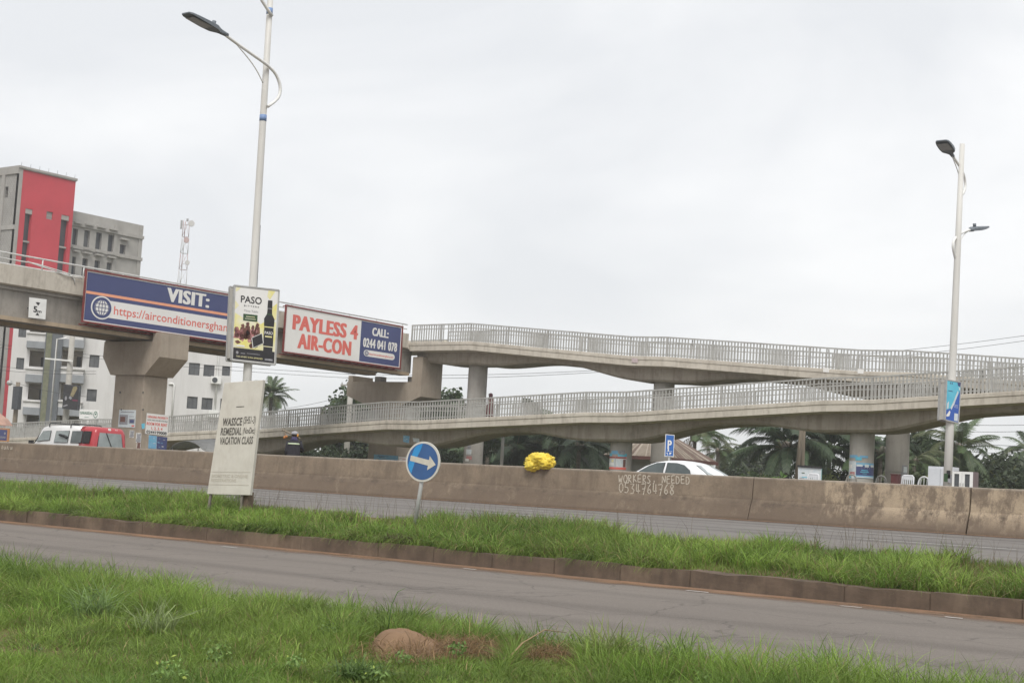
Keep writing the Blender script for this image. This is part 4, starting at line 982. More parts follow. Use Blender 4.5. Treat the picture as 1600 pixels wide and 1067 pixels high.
pole_sign('tall lightbox sign for PASO bitters with a dark bottle, strapped to the near lamp post', 'advertising_sign', ((366.5, 446), (436, 453.5), (430, 570), (361.5, 562.5)), (-24.39, 23.2), math.radians(65), .36, paint_drink)
def paint_blue(mb, fn):
    f1, f2, f3 = (lifted(fn, k) for k in (.004, .007, .010)); rect(mb, f1, .02, .98, .02, .98, 8)
    mb.poly([f2(*q) for q in ((.02, .02), (.98, .02), (.98, .80), (.72, .55), (.40, .32), (.02, .25))], 9); mb.poly([f2(*q) for q in ((.75, .98), (.98, .98), (.98, .88), (.80, .90))], 7)
    mb.poly([f3(*q) for q in ((.35, .33), (.55, .50), (.80, .78), (.86, .74), (.62, .44), (.42, .28))], 10); mb.poly([f3(*q) for q in ((.10, .42), (.22, .48), (.20, .30), (.08, .28))], 10)
    mb.poly([f3(*q) for q in ((.06, .12), (.30, .26), (.36, .22), (.30, .12), (.10, .09))], 0); rect(mb, f3, .66, .93, .04, .22, 10); mb.poly([f3(*q) for q in ((.84, .88), (.94, .84), (.93, .78))], 0)
    for a in (.24, .36): rect(mb, f3, a, a+.05, .91, .95, 7)
    rect(mb, f3, .14, .45, .73, .745, 7); rect(mb, f3, .60, .90, .42, .425, 0); rect(mb, f3, .60, .88, .39, .395, 0); rect(mb, f3, .60, .90, .36, .365, 0)
pole_sign('small torn blue and turquoise lightbox sign halfway up the right lamp post', 'advertising_sign', ((1479, 593), (1501.5, 597), (1497, 661), (1476.5, 656)), (-14.40, 38.2), math.radians(62), .27, paint_blue)

# ------------------------------------------------------------------ leaning class board on the median
ang = math.radians(15); Nb = Vector((math.sin(ang), -math.cos(ang), 0)); P0 = atY(357, 765, 21.3)
c = [atP(*q, P0, Nb) for q in ((350.5, 598), (411.5, 593.5), (390.5, 773.5), (323.5, 771.5))]
fn = quadmap(*c); t = thing('notice_board', 'tall leaning cream notice board about vacation classes standing in the median grass', 'notice board', (fn(.5, 0).x, fn(.5, 0).y, -.35))
mb = MB(); slab(mb, fn, .09, 0); pn = mb.build('panel', CREAM, t, bevel=.008)
INK = M('faded_ink', (.085, .08, .07), (.13, .12, .105), 9, .7); FAINT = M('ghost_ink', (.44, .40, .335), (.50, .46, .39), 12, .7)
f1 = lifted(fn, .004)
for tx, bx_, m_, bo in (('WASSCE', (.115, .60, .612, .682), INK, .030), ('(SHS1-3)', (.63, .93, .624, .690), INK, .012), ('REMEDIAL', (.105, .62, .528, .595), INK, .028), ('(NovDec)', (.65, .945, .536, .592), INK, .015), ('VACATION CLASS', (.115, .92, .446, .512), INK, .026),
                        ('BIOMETRIC & ONLINE', (.05, .90, .150, .178), FAINT, .018), ('REGISTRATIONS', (.05, .64, .112, .140), FAINT, .018)):
    mb = MB(); mb.text(tx, f1, *bx_, 0, bo); mb.build('lettering', m_, pn, recalc=False)
mb = MB(); rect(mb, f1, .40, .60, .772, .779, 0); mb.build('slot', INK, pn, recalc=False)
mb = MB()
for b in (.196, .084): rect(mb, f1, .01, .95, b, b+.004, 0)
mb.build('faint_rule', FAINT, pn, recalc=False)
mb = MB()
for a in (.06, .80):
    q = fn(a, .02)-fn.n*.05; d = (fn(a, 0)-fn(a, 1)).normalized()
    mb.bar(q-d*.3, q+d*.45, .045, .045, up=fn.n)
mb.build('leg', M('leg_steel', (.22, .20, .17), (.15, .13, .11), 8, .7), t)
mb = MB(); q = fn(.86, -.02)-fn.n*.16; mb.box(q-Vector((0, 0, .12)), (.16, .16, .45)); mb.build('concrete_footing', KERBM, t)

# ------------------------------------------------------------------ round arrow sign
C0 = atY(660.5, 721, 21.5); nrm = Vector((.12, -1, .0)).normalized(); U = Vector((1, .12, 0)).normalized(); V_ = nrm.cross(U); V_ = V_ if V_.z > 0 else -V_
tl = math.radians(9); U2 = U*math.cos(tl)-V_*math.sin(tl); V2 = U*math.sin(tl)+V_*math.cos(tl)
base = atY(647, 812, 21.52); base.z = -.40
t = thing('road_sign', 'round blue keep-right arrow sign on a leaning post in the median grass', 'road sign', base)
R_ = .365
sf = lambda a, b, lift=0: C0+U2*a*R_+V2*b*R_+nrm*lift
mb = MB(); mb.tube([C0-nrm*.03, C0], R_, 48); disc = mb.build('disc', M('sign_white', (.62, .60, .55), (.52, .50, .45), 3, .45), t)
mb = MB(); mb.poly(ell(lifted(sf, .004), 0, 0, .90, .90, 48)); mb.build('blue_face', M('sign_blue', (.035, .105, .27), (.03, .09, .235), 3, .4, spec=.5), disc, recalc=False)
mb = MB(); P = [(x, y) for x, y in [(-.80, -.35), (-.72, .10), (-.62, .55), (-.50, .72), (-.18, .88), (-.25, .5), (-.42, .0), (-.50, -.5), (-.52, -.72), (-.66, -.58)]]
mb.poly([lifted(sf, .006)(*q) for q in P]); mb.build('faded_patch', M('sign_faded', (.03, .24, .55), (.04, .28, .58), 4, .4), disc, recalc=False)
mb = MB(); mb.poly([lifted(sf, .009)(*q) for q in ((-.74, -.10), (-.74, .17), (.36, .15), (.36, .36), (.80, .0), (.36, -.36), (.36, -.13))]); mb.build('arrow', M('sign_cream', (.58, .55, .47), (.5, .47, .40), 6, .5), disc, recalc=False)
mb = MB(); mb.poly(ell(lifted(sf, -.032), 0, 0, .97, .97, 40)); mb.build('back_plate', GALV, disc)
mb = MB(); top = C0+V2*.1-nrm*.065; mb.tube([base, base.lerp(top, .5), top], .036, 12); mb.build('post', GALV, t)
mb = MB(); mb.box(C0-nrm*.05, (.14, .06, .05)); mb.build('clamp', GALV, t)

# ------------------------------------------------------------------ parking sign
ang = math.radians(46); Nb = Vector((math.sin(ang), -math.cos(ang), 0)); P0 = atY(1046, 700, 51)
c = [atP(*q, P0, Nb) for q in ((1040, 678), (1054, 679.5), (1052.5, 713.5), (1038.5, 713))]; fn = quadmap(*c)
q = fn(.5, 0); t = thing('parking_sign', 'upright blue parking sign with a white P above the white car', 'sign', (q.x, q.y, 0))
mb = MB(); slab(mb, fn, .03, 0); pn = mb.build('plate', WHITE, t)
mb = MB(); rect(mb, lifted(fn, .004), .06, .94, .03, .97, 0); mb.build('blue_face', M('sign_blue2', (.03, .13, .42), (.03, .12, .38), 5, .4), pn, recalc=False)
mb = MB(); f2 = lifted(fn, .008); mb.text('P', f2, .26, .72, .36, .76, 0, .03); rect(mb, f2, .30, .44, .24, .40, 0); rect(mb, f2, .18, .82, .235, .25, 0); rect(mb, f2, .5, .72, .14, .19, 0); rect(mb, f2, .52, .62, .08, .14, 0)
for a, b in ((.25, .16), (.32, .09)): mb.poly(ell(f2, a, b, .07, .025, 12), 0)
mb.build('symbols', PWHITE, pn, recalc=False)
mb = MB(); mb.tube([(q.x, q.y+.04, 0), fn(.5, .9)-fn.n*.06], .035, 10); mb.build('post', GALV, t)

# ------------------------------------------------------------------ yellow polythene bundle
m, n = newmat('yellow_polythene'); f, rw = noise_fac(n, 3, 4, .6); c_ = mixc(n, f, (.92, .74, .11), (.88, .66, .06)); finish(n, c_, .38, 0, rw, .3, .02, .4, trans=.18); YEL = m
a_, b_ = atY(822, 722, 37.2), atY(867, 722, 37.2); W_ = (b_.x-a_.x)*.92; c0 = (a_+b_)/2; zt = BH
mb = MB()
def rdg2(v): return 1-abs(mnoise.noise(v))*2.6
def crumple(c, rx, ry, rz, seed, sub=5):
    bm = bmesh.new(); bmesh.ops.create_icosphere(bm, subdivisions=sub, radius=1); vs = []; sv = Vector((seed*2.3, seed, seed*.7))
    for v in bm.verts:
        d = v.co.normalized(); wv = Vector((mnoise.noise(d*1.3+sv), mnoise.noise(d*1.3+sv+Vector((5, 0, 0))), mnoise.noise(d*1.3+sv+Vector((0, 5, 0)))))*.6
        k = .74+.27*rdg2(d*1.7+wv+sv)+.17*rdg2(d*3.4+wv*1.5+sv*2)+.035*rdg2(d*8+wv*2+sv)
        vs.append(Vector(c)+Vector((d.x*rx*k, d.y*ry*k, d.z*rz*k)))
    fs = [tuple(v.index for v in f.verts) for f in bm.faces]; bm.free(); mb.add(vs, fs, 0, True)
crumple((c0.x-.02, 37.22, zt+.17), W_*.50, .30, .25, 1)
crumple((c0.x-W_*.22, 37.08, zt+.04), W_*.26, .20, .18, 2, 4)
crumple((c0.x+W_*.26, 37.14, zt+.13), W_*.26, .22, .19, 3, 4)
crumple((c0.x+W_*.02, 37.12, zt+.26), W_*.30, .22, .16, 4, 4)
mb.build('polythene_bundle', YEL, label='crumpled bright yellow polythene bundle lying on top of the barrier', cat='plastic bundle', loc=(c0.x, 37.24, zt))

# ------------------------------------------------------------------ people
def skin_mesh(nodes, edges, mats, name, parent, sub=2, root=0, matfn=None):
    me = bpy.data.meshes.new(name); me.from_pydata([n_[0] for n_ in nodes], edges, []); o = bpy.data.objects.new(name, me); COL.objects.link(o)
    md = o.modifiers.new('k', 'SKIN'); md.use_smooth_shade = True
    for i, n_ in enumerate(nodes): me.skin_vertices[0].data[i].radius = n_[1] if isinstance(n_[1], tuple) else (n_[1], n_[1])
    me.skin_vertices[0].data[root].use_root = True
    sb = o.modifiers.new('s', 'SUBSURF'); sb.levels = sub; sb.render_levels = sub
    dg = bpy.context.evaluated_depsgraph_get(); ev = o.evaluated_get(dg); m2 = bpy.data.meshes.new_from_object(ev)
    bpy.data.objects.remove(o); bpy.data.meshes.remove(me)
    m2.materials.clear()
    for k in mats: m2.materials.append(k)
    m2.name = name
    for p_ in m2.polygons:
        p_.use_smooth = True; p_.material_index = matfn(p_.center) if matfn else 0
    o = bpy.data.objects.new(name, m2); COL.objects.link(o); o.parent = parent
    return o
def figure(t, H, pose, skin, parts):
    """pose: dict joint -> (x,y,z) in units of H with x to the figure's left, y backward; facing -y"""
    J = dict(pel=(0, 0, .53), wai=(0, -.005, .62), che=(0, 0, .72), nck=(0, .002, .825), nk2=(0, -.004, .865), hd0=(0, -.008, .905), hd1=(0, -.004, .955), hd2=(0, .004, .985),
             lhp=(.052, 0, .50), lkn=(.055, -.01, .28), lan=(.055, .012, .045), lto=(.06, -.075, .018), rhp=(-.052, 0, .50), rkn=(-.055, -.01, .28), ran=(-.055, .012, .045), rto=(-.06, -.075, .018),
             lsh=(.105, .004, .80), lel=(.135, .02, .62), lwr=(.14, -.03, .47), lha=(.138, -.045, .42), rsh=(-.105, .004, .80), rel=(-.135, .02, .62), rwr=(-.14, -.03, .47), rha=(-.138, -.045, .42))
    J.update(pose)
    Rd = dict(pel=(.082, .062), wai=(.072, .052), che=(.092, .06), nck=(.045, .04), nk2=(.03, .032), hd0=(.042, .05), hd1=(.048, .058), hd2=(.03, .036), lhp=.05, lkn=.034, lan=.022, lto=.018, lsh=.036, lel=.026, lwr=.018, lha=(.012, .022), rha=(.012, .022))
    for k in ('hp', 'kn', 'an', 'to', 'sh', 'el', 'wr'): Rd['r'+k] = Rd['l'+k]
    names = list(J); ix = {k: i for i, k in enumerate(names)}
    E_ = [('pel', 'wai'), ('wai', 'che'), ('che', 'nck'), ('nck', 'nk2'), ('nk2', 'hd0'), ('hd0', 'hd1'), ('hd1', 'hd2')]
    for s_ in 'lr': E_ += [('pel', s_+'hp'), (s_+'hp', s_+'kn'), (s_+'kn', s_+'an'), (s_+'an', s_+'to'), ('che', s_+'sh'), (s_+'sh', s_+'el'), (s_+'el', s_+'wr'), (s_+'wr', s_+'ha')]
    nodes = [[Vector(J[k])*H, (tuple(a*H for a in Rd[k]) if isinstance(Rd[k], tuple) else Rd[k]*H)] for k in names]; ed = [(ix[a], ix[b]) for a, b in E_]
    for s_ in 'lr':         # five unequal fingers from each palm
        w_, h_ = Vector(J[s_+'wr']), Vector(J[s_+'ha']); d = (h_-w_).normalized(); sd = d.cross(Vector((1, 0, 0))).normalized(); fl = d.cross(sd)*(1 if s_ == 'l' else -1)
        for k, ln in enumerate((.040, .046, .044, .036)):
            b0 = h_+sd*(k-1.5)*.0115; i0 = len(nodes)
            for q_, r_ in ((b0, .0058), (b0+d*ln*.55+fl*.004, .0052), (b0+d*ln*.9+fl*.014, .0042)): nodes.append([q_*H, r_*H])
            ed += [(ix[s_+'ha'], i0), (i0, i0+1), (i0+1, i0+2)]
        i0 = len(nodes); b0 = w_.lerp(h_, .55)+sd*-.016
        for q_, r_ in ((b0, .006), (b0+d*.022-sd*.014, .0055), (b0+d*.036-sd*.016, .0045)): nodes.append([q_*H, r_*H])
        ed += [(ix[s_+'wr'], i0), (i0, i0+1), (i0+1, i0+2)]
    b = skin_mesh(nodes, ed, [skin], 'body', t, 2, ix['pel'])
    hd = Vector(J['hd1'])*H
    mb = MB()
    for sx_ in (-1, 1): blob(mb, hd+Vector((sx_*.019*H, -.056*H, -.006*H)), .0062*H, 0, 1, 1, 2)
    mb.v = [v+wloc(t) for v in mb.v]; mb.build('eyes', WHITE, b)
    mb = MB(); blob(mb, hd+Vector((0, -.062*H, -.022*H)), .010*H, .05, 1, 2, 2, 0, (.8, 1.1, 1.3)); blob(mb, hd+Vector((0, -.054*H, -.045*H)), .012*H, .02, 1, 3, 2, 0, (1.4, .6, .4))
    for sx_ in (-1, 1): blob(mb, hd+Vector((sx_*.052*H, .004*H, -.012*H)), .014*H, .05, 1, 3, 2, 0, (.4, .8, 1.3))
    mb.v = [v+wloc(t) for v in mb.v]; mb.build('facial_features', skin, b)
    return J, b
def garment(t, name, mat_, rings, H, nseg=20, wob=.02, seed=1):
    mb = MB(); R = []
    for (cx_, cy_, z, ra, rb) in rings:
        R.append([wloc(t)+Vector((cx_+ra*math.cos(2*math.pi*k/nseg)*(1+wob*math.sin(5*2*math.pi*k/nseg+seed+z*9)), cy_+rb*math.sin(2*math.pi*k/nseg)*(1+wob*math.cos(4*2*math.pi*k/nseg+z*7)), z))*1 if False else wloc(t)+Vector((cx_*H+ra*H*math.cos(2*math.pi*k/nseg)*(1+wob*math.sin(5*2*math.pi*k/nseg+seed+z*9)), cy_*H+rb*H*math.sin(2*math.pi*k/nseg)*(1+wob*math.cos(4*2*math.pi*k/nseg+z*7)), z*H)) for k in range(nseg)])
    mb.loft(R, cap=False); o = mb.build(name, mat_, t, recalc=True)
    sd_ = o.modifiers.new('s', 'SOLIDIFY'); sd_.thickness = .006; sd_.offset = 1
    return o
def sleeve(t, name, mat_, J, s_, H, upto=.8, r0_=.048, r1_=.036):
    mb = MB(); a, b, c = (Vector(J[s_+k])*H+wloc(t) for k in ('sh', 'el', 'wr')); mb.tube([a+(a-b)*.06, a.lerp(b, .5), b, b.lerp(c, upto)], [r0_*H, r0_*H*.9, r1_*H*1.05, r1_*H], 12, cap=False)
    o = mb.build(name, mat_, t); sd_ = o.modifiers.new('s', 'SOLIDIFY'); sd_.thickness = .004; return o
SKIN = M('dark_skin', (.065, .036, .024), (.05, .028, .018), 20, .5)
DRESS = M('maroon_cloth', (.13, .025, .030), (.085, .018, .022), 14, .9, bs=.3); SCARF = M('scarf_cloth', (.06, .022, .028), (.045, .018, .022), 14, .9)
H = 1.60; zx = -55.8; zd = interp(LT, zx)-.09
t = thing('person', 'person in a maroon hooded dress walking on the lower ramp behind its railing', 'person', (zx, 73.0, zd))
J, body = figure(t, H, dict(lkn=(.055, -.05, .285), lan=(.055, -.02, .05), lto=(.06, -.10, .02), rkn=(-.055, .0, .28), ran=(-.055, .07, .05), rto=(-.06, .0, .02)), SKIN, None)
garment(t, 'dress', DRESS, [(0, 0, .83, .05, .045), (0, 0, .805, .115, .062), (0, 0, .72, .112, .075), (0, 0, .62, .095, .068), (0, 0, .53, .112, .085), (0, 0, .35, .128, .10), (0, .005, .15, .145, .115)], H)
for s_ in 'lr': sleeve(t, 'sleeve', DRESS, J, s_, H)
garment(t, 'headscarf', SCARF, [(0, .012, 1.008, .004, .006), (0, .008, .998, .035, .04), (0, .004, .965, .062, .070), (0, .01, .91, .06, .062), (0, .01, .86, .058, .06), (0, .004, .82, .095, .07), (0, .0, .77, .11, .078)], H)
t.rotation_euler = (0, 0, math.radians(-25)); t.scale = (1.2, 1.15, 1.03)
# street vendor
DARK = M('black_cloth', (.022, .021, .027), (.032, .030, .037), 14, .9, bs=.3); HIVIS = M('reflective_tape', (.52, .60, .42), (.44, .52, .36), 8, .4)
H = 1.74; p = atY(459, 700, 38.35)
t = thing('person', 'street vendor in black with a pale reflective band and grey cap, behind the barrier', 'person', (p.x, 38.35, .265))
J, body = figure(t, H, dict(rel=(-.16, -.04, .64), rwr=(-.10, -.10, .76), rha=(-.085, -.105, .80)), SKIN, None)
garment(t, 'jacket', DARK, [(0, 0, .835, .05, .045), (0, 0, .81, .125, .068), (0, 0, .72, .128, .088), (0, 0, .60, .128, .09), (0, 0, .50, .135, .10), (0, 0, .42, .14, .105)], H)
garment(t, 'reflective_band', HIVIS, [(0, 0, .775, .136, .090), (0, 0, .745, .137, .094)], H)
for s_ in 'lr': sleeve(t, 'sleeve', DARK, J, s_, H, .85, .054, .042)
for s_ in 'lr':
    mb = MB(); q = [Vector(J[s_+k])*H+wloc(t) for k in ('hp', 'kn', 'an')]; mb.tube([q[0], q[1], q[2]], [.066*H, .052*H, .042*H], 12, cap=False); mb.build('trouser_leg', DARK, t)
garment(t, 'cap', M('cap_cloth', (.36, .36, .38), (.28, .28, .30), 12, .9), [(0, .0, 1.012, .005, .005), (0, .0, 1.003, .04, .045), (0, 0, .975, .062, .070), (0, -.002, .945, .064, .072)], H)
mb = MB(); mb.add([wloc(t)+Vector(q)*H for q in ((-.05, -.06, .952), (.05, -.06, .952), (.04, -.115, .945), (-.04, -.115, .945))], [(0, 1, 2, 3)]); mb.build('cap_brim', DARK, t)
garment(t, 'scarf', M('violet_cloth', (.07, .06, .13), (.05, .045, .10), 12, .9), [(0, 0, .90, .05, .052), (0, 0, .86, .055, .056), (0, 0, .825, .085, .06)], H)
t.rotation_euler = (0, 0, math.radians(-150))
a, b = atY(441, 671, 38.25), atY(469, 685, 38.5)
mb = MB(); mb.tube([a, b], .03, 8); mb.build('wooden_pole', WOOD, label='dark wooden pole resting on the vendor shoulder', cat='pole')
m_ = M('orange_fruit', (.50, .22, .06), (.42, .16, .05), 9, .6)
p1 = a.lerp(b, .17); mb = MB(); mb.tube([p1, p1-Vector((0, 0, .16))], .006, 5); blob(mb, p1-Vector((0, 0, .22)), .055, .15, 1, 3, 2); blob(mb, p1-Vector((-.07, 0, .19)), .05, .15, 1, 5, 2); mb.build('orange_goods', m_, label='small orange goods dangling from the left end of the vendor pole', cat='goods')
p1 = a.lerp(b, .86)+Vector((.10, -.1, .06)); mb = MB(); mb.tube([a.lerp(b, .9), p1], .006, 5); blob(mb, p1, .045, .2, 1, 3, 2, 0, (.7, .7, 1.3)); mb.build('orange_goods', M('yellow_goods', (.70, .45, .08), (.6, .25, .05), 9, .6), label='yellow goods held at the right of the vendor head', cat='goods')
# ------------------------------------------------------------------ vehicles
def paintm(name, c):
    m, n = newmat(name); f, rw = noise_fac(n, 2, 4, .6, (1, 1, 1)); col = mixc(n, mixc(n, .35, 0.0, f), c, tuple(x*.86 for x in c)); p = finish(n, col, .28, 0, spec=.5)
    p.inputs['Coat Weight'].default_value = .35; p.inputs['Coat Roughness'].default_value = .12; return m
CARW = paintm('car_white', (.72, .73, .74)); VANW = paintm('van_white', (.66, .66, .655)); VANR = paintm('van_red', (.42, .035, .045))
CGLASS = M('tinted_glass', (.05, .065, .065), (.10, .12, .12), 1.3, .08, spec=.7); CGLASS2 = M('pale_glass', (.30, .34, .335), (.20, .23, .23), 1.6, .08, spec=.7)
TYRE = M('tyre', (.025, .025, .026), (.035, .035, .035), 9, .9); RIM = M('alloy', (.5, .5, .52), (.4, .4, .42), 9, .35, metal=.7); SEAL = M('window_seal', (.02, .02, .022), (.03, .03, .03), 9, .6); LAMPR = M('tail_lamp', (.35, .02, .02), (.28, .015, .015), 5, .2); LAMPW = M('head_lamp', (.6, .62, .64), (.5, .52, .54), 5, .1)
def wheel(t, c, r_, wd):
    mb = MB(); c = Vector(c); mb.tube([c-Vector((0, wd/2, 0)), c-Vector((0, wd/2-.03, 0)), c+Vector((0, wd/2-.03, 0)), c+Vector((0, wd/2, 0))], [r_-.02, r_, r_, r_-.02], 28); o = mb.build('wheel', TYRE, t)
    mb = MB(); mb.tube([c-Vector((0, wd/2+.008, 0)), c+Vector((0, wd/2+.008, 0))], r_*.62, 20); mb.build('rim', RIM, o)
def sidepoly(mb, pts, off, m): mb.poly([Vector(p)+Vector(off) for p in pts], m)
def pane(name, pts, n_, mat_, t, seal=True):
    n_ = Vector(n_).normalized(); P = [Vector(p) for p in pts]; c = sum(P, Vector())/len(P)
    if seal:
        mb = MB(); mb.prism([c+(p-c)*1.045+n_*.004 for p in P], -n_*.012); fr = mb.build('window_seal', SEAL, t)
    else: fr = t
    mb = MB(); mb.prism([p+n_*.009 for p in P], -n_*.006); return mb.build(name, mat_, fr)
# --- white saloon heading left on the far carriageway
cx0 = atY(985, 736, 40.2).x-1.42; YC = 41.05
t = thing('car', 'white saloon car driving left just behind the barrier and its chalked lettering', 'car', (cx0+2.25, YC, 0))
W = lambda x, y, z: Vector((cx0+x, YC+y, z))
st = [(0, .30, .55, .60), (.10, .24, .66, .74), (.5, .20, .76, .82), (1.1, .18, .86, .86), (1.5, .18, .93, .87), (2.4, .18, .96, .87), (3.3, .18, .99, .865), (3.8, .20, 1.03, .84), (4.25, .24, 1.03, .80), (4.45, .32, .90, .76), (4.52, .40, .62, .72)]
R = []
for x, zb, zt_, hw in st:
    R.append([W(x, s_*a, z) for s_, a, z in ((-1, hw-.10, zb), (-1, hw, zb+.12), (-1, hw+.02, (zb+zt_)/2+.05), (-1, hw-.015, zt_-.07), (-1, hw-.10, zt_), (-1, .3, zt_+.02), (1, .3, zt_+.02), (1, hw-.10, zt_), (1, hw-.015, zt_-.07), (1, hw+.02, (zb+zt_)/2+.05), (1, hw, zb+.12), (1, hw-.10, zb))])
mb = MB(); mb.loft(R); body = mb.build('body', CARW, t)
roofz = [(1.30, .93), (1.55, 1.10), (1.85, 1.285), (2.15, 1.405), (2.5, 1.465), (2.9, 1.47), (3.2, 1.435), (3.45, 1.35), (3.75, 1.195), (4.02, 1.04)]
def cabw(z): return .80-.22*max(0, (z-.93)/.54)**1.25
R = []
for x, z in roofz:
    b = .90
    R.append([W(x, s_*a, zz) for s_, a, zz in ((-1, cabw(b), b), (-1, cabw(b+(z-b)*.5), b+(z-b)*.5), (-1, cabw(z-.05*(z > 1.2))+.0, max(b+.01, z-.07)), (-1, max(.1, cabw(z)-.09), z-.008), (-1, .25, z+.012), (1, .25, z+.012), (1, max(.1, cabw(z)-.09), z-.008), (1, cabw(z-.05*(z > 1.2)), max(b+.01, z-.07)), (1, cabw(b+(z-b)*.5), b+(z-b)*.5), (1, cabw(b), b))])
mb = MB(); mb.loft(R); mb.build('roof', CARW, t)
for s_ in (-1, 1):
    sp = lambda x, z: W(x, s_*(cabw(z)+.006), z)
    pane('side_window', [sp(*q) for q in ((1.56, .985), (1.78, 1.15), (2.02, 1.29), (2.24, 1.375), (2.50, 1.395), (2.50, .99))], (0, s_, .42), CGLASS, t)
    pane('side_window', [sp(*q) for q in ((2.60, .99), (2.60, 1.395), (2.90, 1.395), (3.14, 1.345), (3.34, 1.22), (3.46, 1.00))], (0, s_, .42), CGLASS, t)
    mb = MB(); mb.box(W(1.62, s_*.95, 1.0), (.12, .16, .12)); mb.build('wing_mirror', CARW, t, bevel=.02)
    mb = MB(); mb.box(W(2.42, s_*.895, .86), (.20, .03, .035)); mb.box(W(3.36, s_*.89, .88), (.20, .03, .035)); mb.build('door_handle', CARW, t)
    mb = MB(); mb.box(W(4.44, s_*.60, .82), (.12, .26, .18)); mb.build('tail_light', LAMPR, t, bevel=.02)
    mb = MB(); mb.box(W(.14, s_*.58, .62), (.2, .28, .13)); mb.build('headlight', LAMPW, t, bevel=.02)
    for x in (.85, 3.55): wheel(t, W(x, s_*.77, .31), .31, .2)
pane('rear_window', [W(3.44, -.46, 1.357), W(3.44, .46, 1.357), W(3.94, .64, 1.085), W(3.94, -.64, 1.085)], (.55, 0, 1), CGLASS2, t)
t.scale = (1.08, 1.06, 1.09)
pane('windscreen', [W(1.42, -.66, 1.015), W(1.42, .66, 1.015), W(2.08, .48, 1.385), W(2.08, -.48, 1.385)], (-.55, 0, 1), CGLASS, t)
# --- white and red van heading left
YV = 40.0; xr = atY(146, 690, YV).x
t = thing('van', 'boxy white van with a red rear end and roof bars, by the left pier', 'van', (xr-2.1, YV+.85, 0))
VL = 4.35; W = lambda x, y, z: Vector((xr-VL+x, YV+y, z))
WV = 1.68; ZR = atY(115, 664.5, YV+.1).z
def vring(x, zb, zt_, tum=0.0, low=0.0):
    return [W(x, a, z) for a, z in ((.08, zb), (0, zb+.12), (0, 1.0), (.03+tum*.6, zt_-.14), (.10+tum, zt_-.03), (.30, zt_), (WV-.30, zt_), (WV-.10-tum, zt_-.03), (WV-.03-tum*.6, zt_-.14), (WV, 1.0), (WV, zb+.12), (WV-.08, zb))]
front = [(0.0, .35, .92), (.06, .28, 1.04), (.30, .25, 1.16), (.62, .25, 1.55), (.86, .25, ZR-.10), (1.15, .25, ZR-.02), (2.0, .25, ZR), (3.40, .25, ZR)]
mb = MB(); mb.loft([vring(x, a, b, .06) for x, a, b in front]); mb.build('body', VANW, t)
mb = MB(); mb.loft([vring(3.402, .25, ZR, .06), vring(3.7, .25, ZR-.005, .06), vring(VL-.10, .27, ZR-.04, .08), vring(VL-.02, .3, ZR-.16, .10), vring(VL, .32, 1.05, .0)]); mb.build('rear_body', VANR, t, label='red rear section')
mb = MB(); mb.box(W(2.9, -.006, .95), (1.0, .012, .45)); mb.build('lower_panel', VANR, t)
def sidep(*px): return [atY(x, y, YV-.004+.03*(1 if y < 676 else 0)) for x, y in px]
for y_ in (0,):
    pane('side_window', sidep((57, 689), (68, 673.5), (80, 672.5), (77, 687)), (0, -1, .08), CGLASS2, t)
    pane('side_window', sidep((84.5, 690.5), (88.5, 673.5), (108.5, 673), (105, 691)), (0, -1, .08), CGLASS2, t)
    pane('side_window', sidep((110, 691), (113.5, 673.5), (129.5, 673.5), (126, 691.5)), (0, -1, .08), CGLASS, t)
    pane('side_window', sidep((127.5, 691.6), (131, 673.5), (143, 674), (139, 692)), (0, -1, .08), BLACK, t)
for (a, b) in ((.75, 1.25), (1.45, 2.3), (2.45, 3.3)): pane('side_window', [W(a, WV, 1.2), W(b, WV, 1.2), W(b, WV-.04, 1.66), W(a+.1, WV-.04, 1.66)], (0, 1, .08), CGLASS, t)
pane('windscreen', [W(.36, .12, 1.24), W(.36, WV-.12, 1.24), W(.80, WV-.2, ZR-.16), W(.80, .2, ZR-.16)], (-1, 0, .8), CGLASS, t)
xrear = xr-.02
rw_ = [W(VL-.02, .22, 1.20), W(VL-.02, WV-.20, 1.20), W(VL-.06, WV-.30, ZR-.20), W(VL-.06, .30, ZR-.20)]
pane('rear_window', [p+Vector((.03, 0, 0)) for p in rw_], (1, 0, .1), CGLASS2, t)
mb = MB(); mb.bar(W(VL+.045, .95, 1.12), W(VL+.0, .62, ZR-.25), .03, .02); mb.box(W(VL+.03, .97, 1.10), (.06, .08, .08)); mb.build('rear_wiper', BLACK, t)
mb = MB(); mb.tube([W(VL-.10, .80, ZR-.115), W(VL-.03, .80, ZR-.115)], .065, 14); mb.build('high_brake_light', WHITE, t)
mb = MB(); mb.box(W(VL-.06, 1.15, ZR-.12), (.02, .14, .05)); mb.build('badge', WHITE, t)
for x in (1.35, 2.75):
    mb = MB(); mb.tube([W(x, .06, ZR-.10), W(x, .08, ZR+.05), W(x, .16, ZR+.07), W(x, WV-.16, ZR+.07), W(x, WV-.08, ZR+.05), W(x, WV-.06, ZR-.10)], .022, 8); mb.build('roof_bar', BLACK, t)
mb = MB(); mb.box(W(.42, -.10, 1.24), (.10, .22, .20)); mb.bar(W(.50, .0, 1.12), W(.44, -.12, 1.15), .04, .05); mb.build('wing_mirror', BLACK, t, bevel=.02)
mb = MB(); mb.tube([atY(93, 679, YV-.03), atY(101, 681.5, YV-.03), atY(105, 684, YV-.03)], [.05, .06, .06], 8); mb.build('mirror_sticker', BLACK, t)
for y_ in (.10, WV-.10):
    for x in (.75, 3.5): wheel(t, W(x, y_, .31), .31, .18)
    mb = MB(); mb.box(W(VL-.02, y_+(.03 if y_ < 1 else -.03), .88), (.06, .16, .30)); mb.build('tail_light', LAMPR, t)
    mb = MB(); mb.box(W(.03, y_+(.15 if y_ < 1 else -.15), .78), (.08, .26, .16)); mb.build('headlight', LAMPW, t)

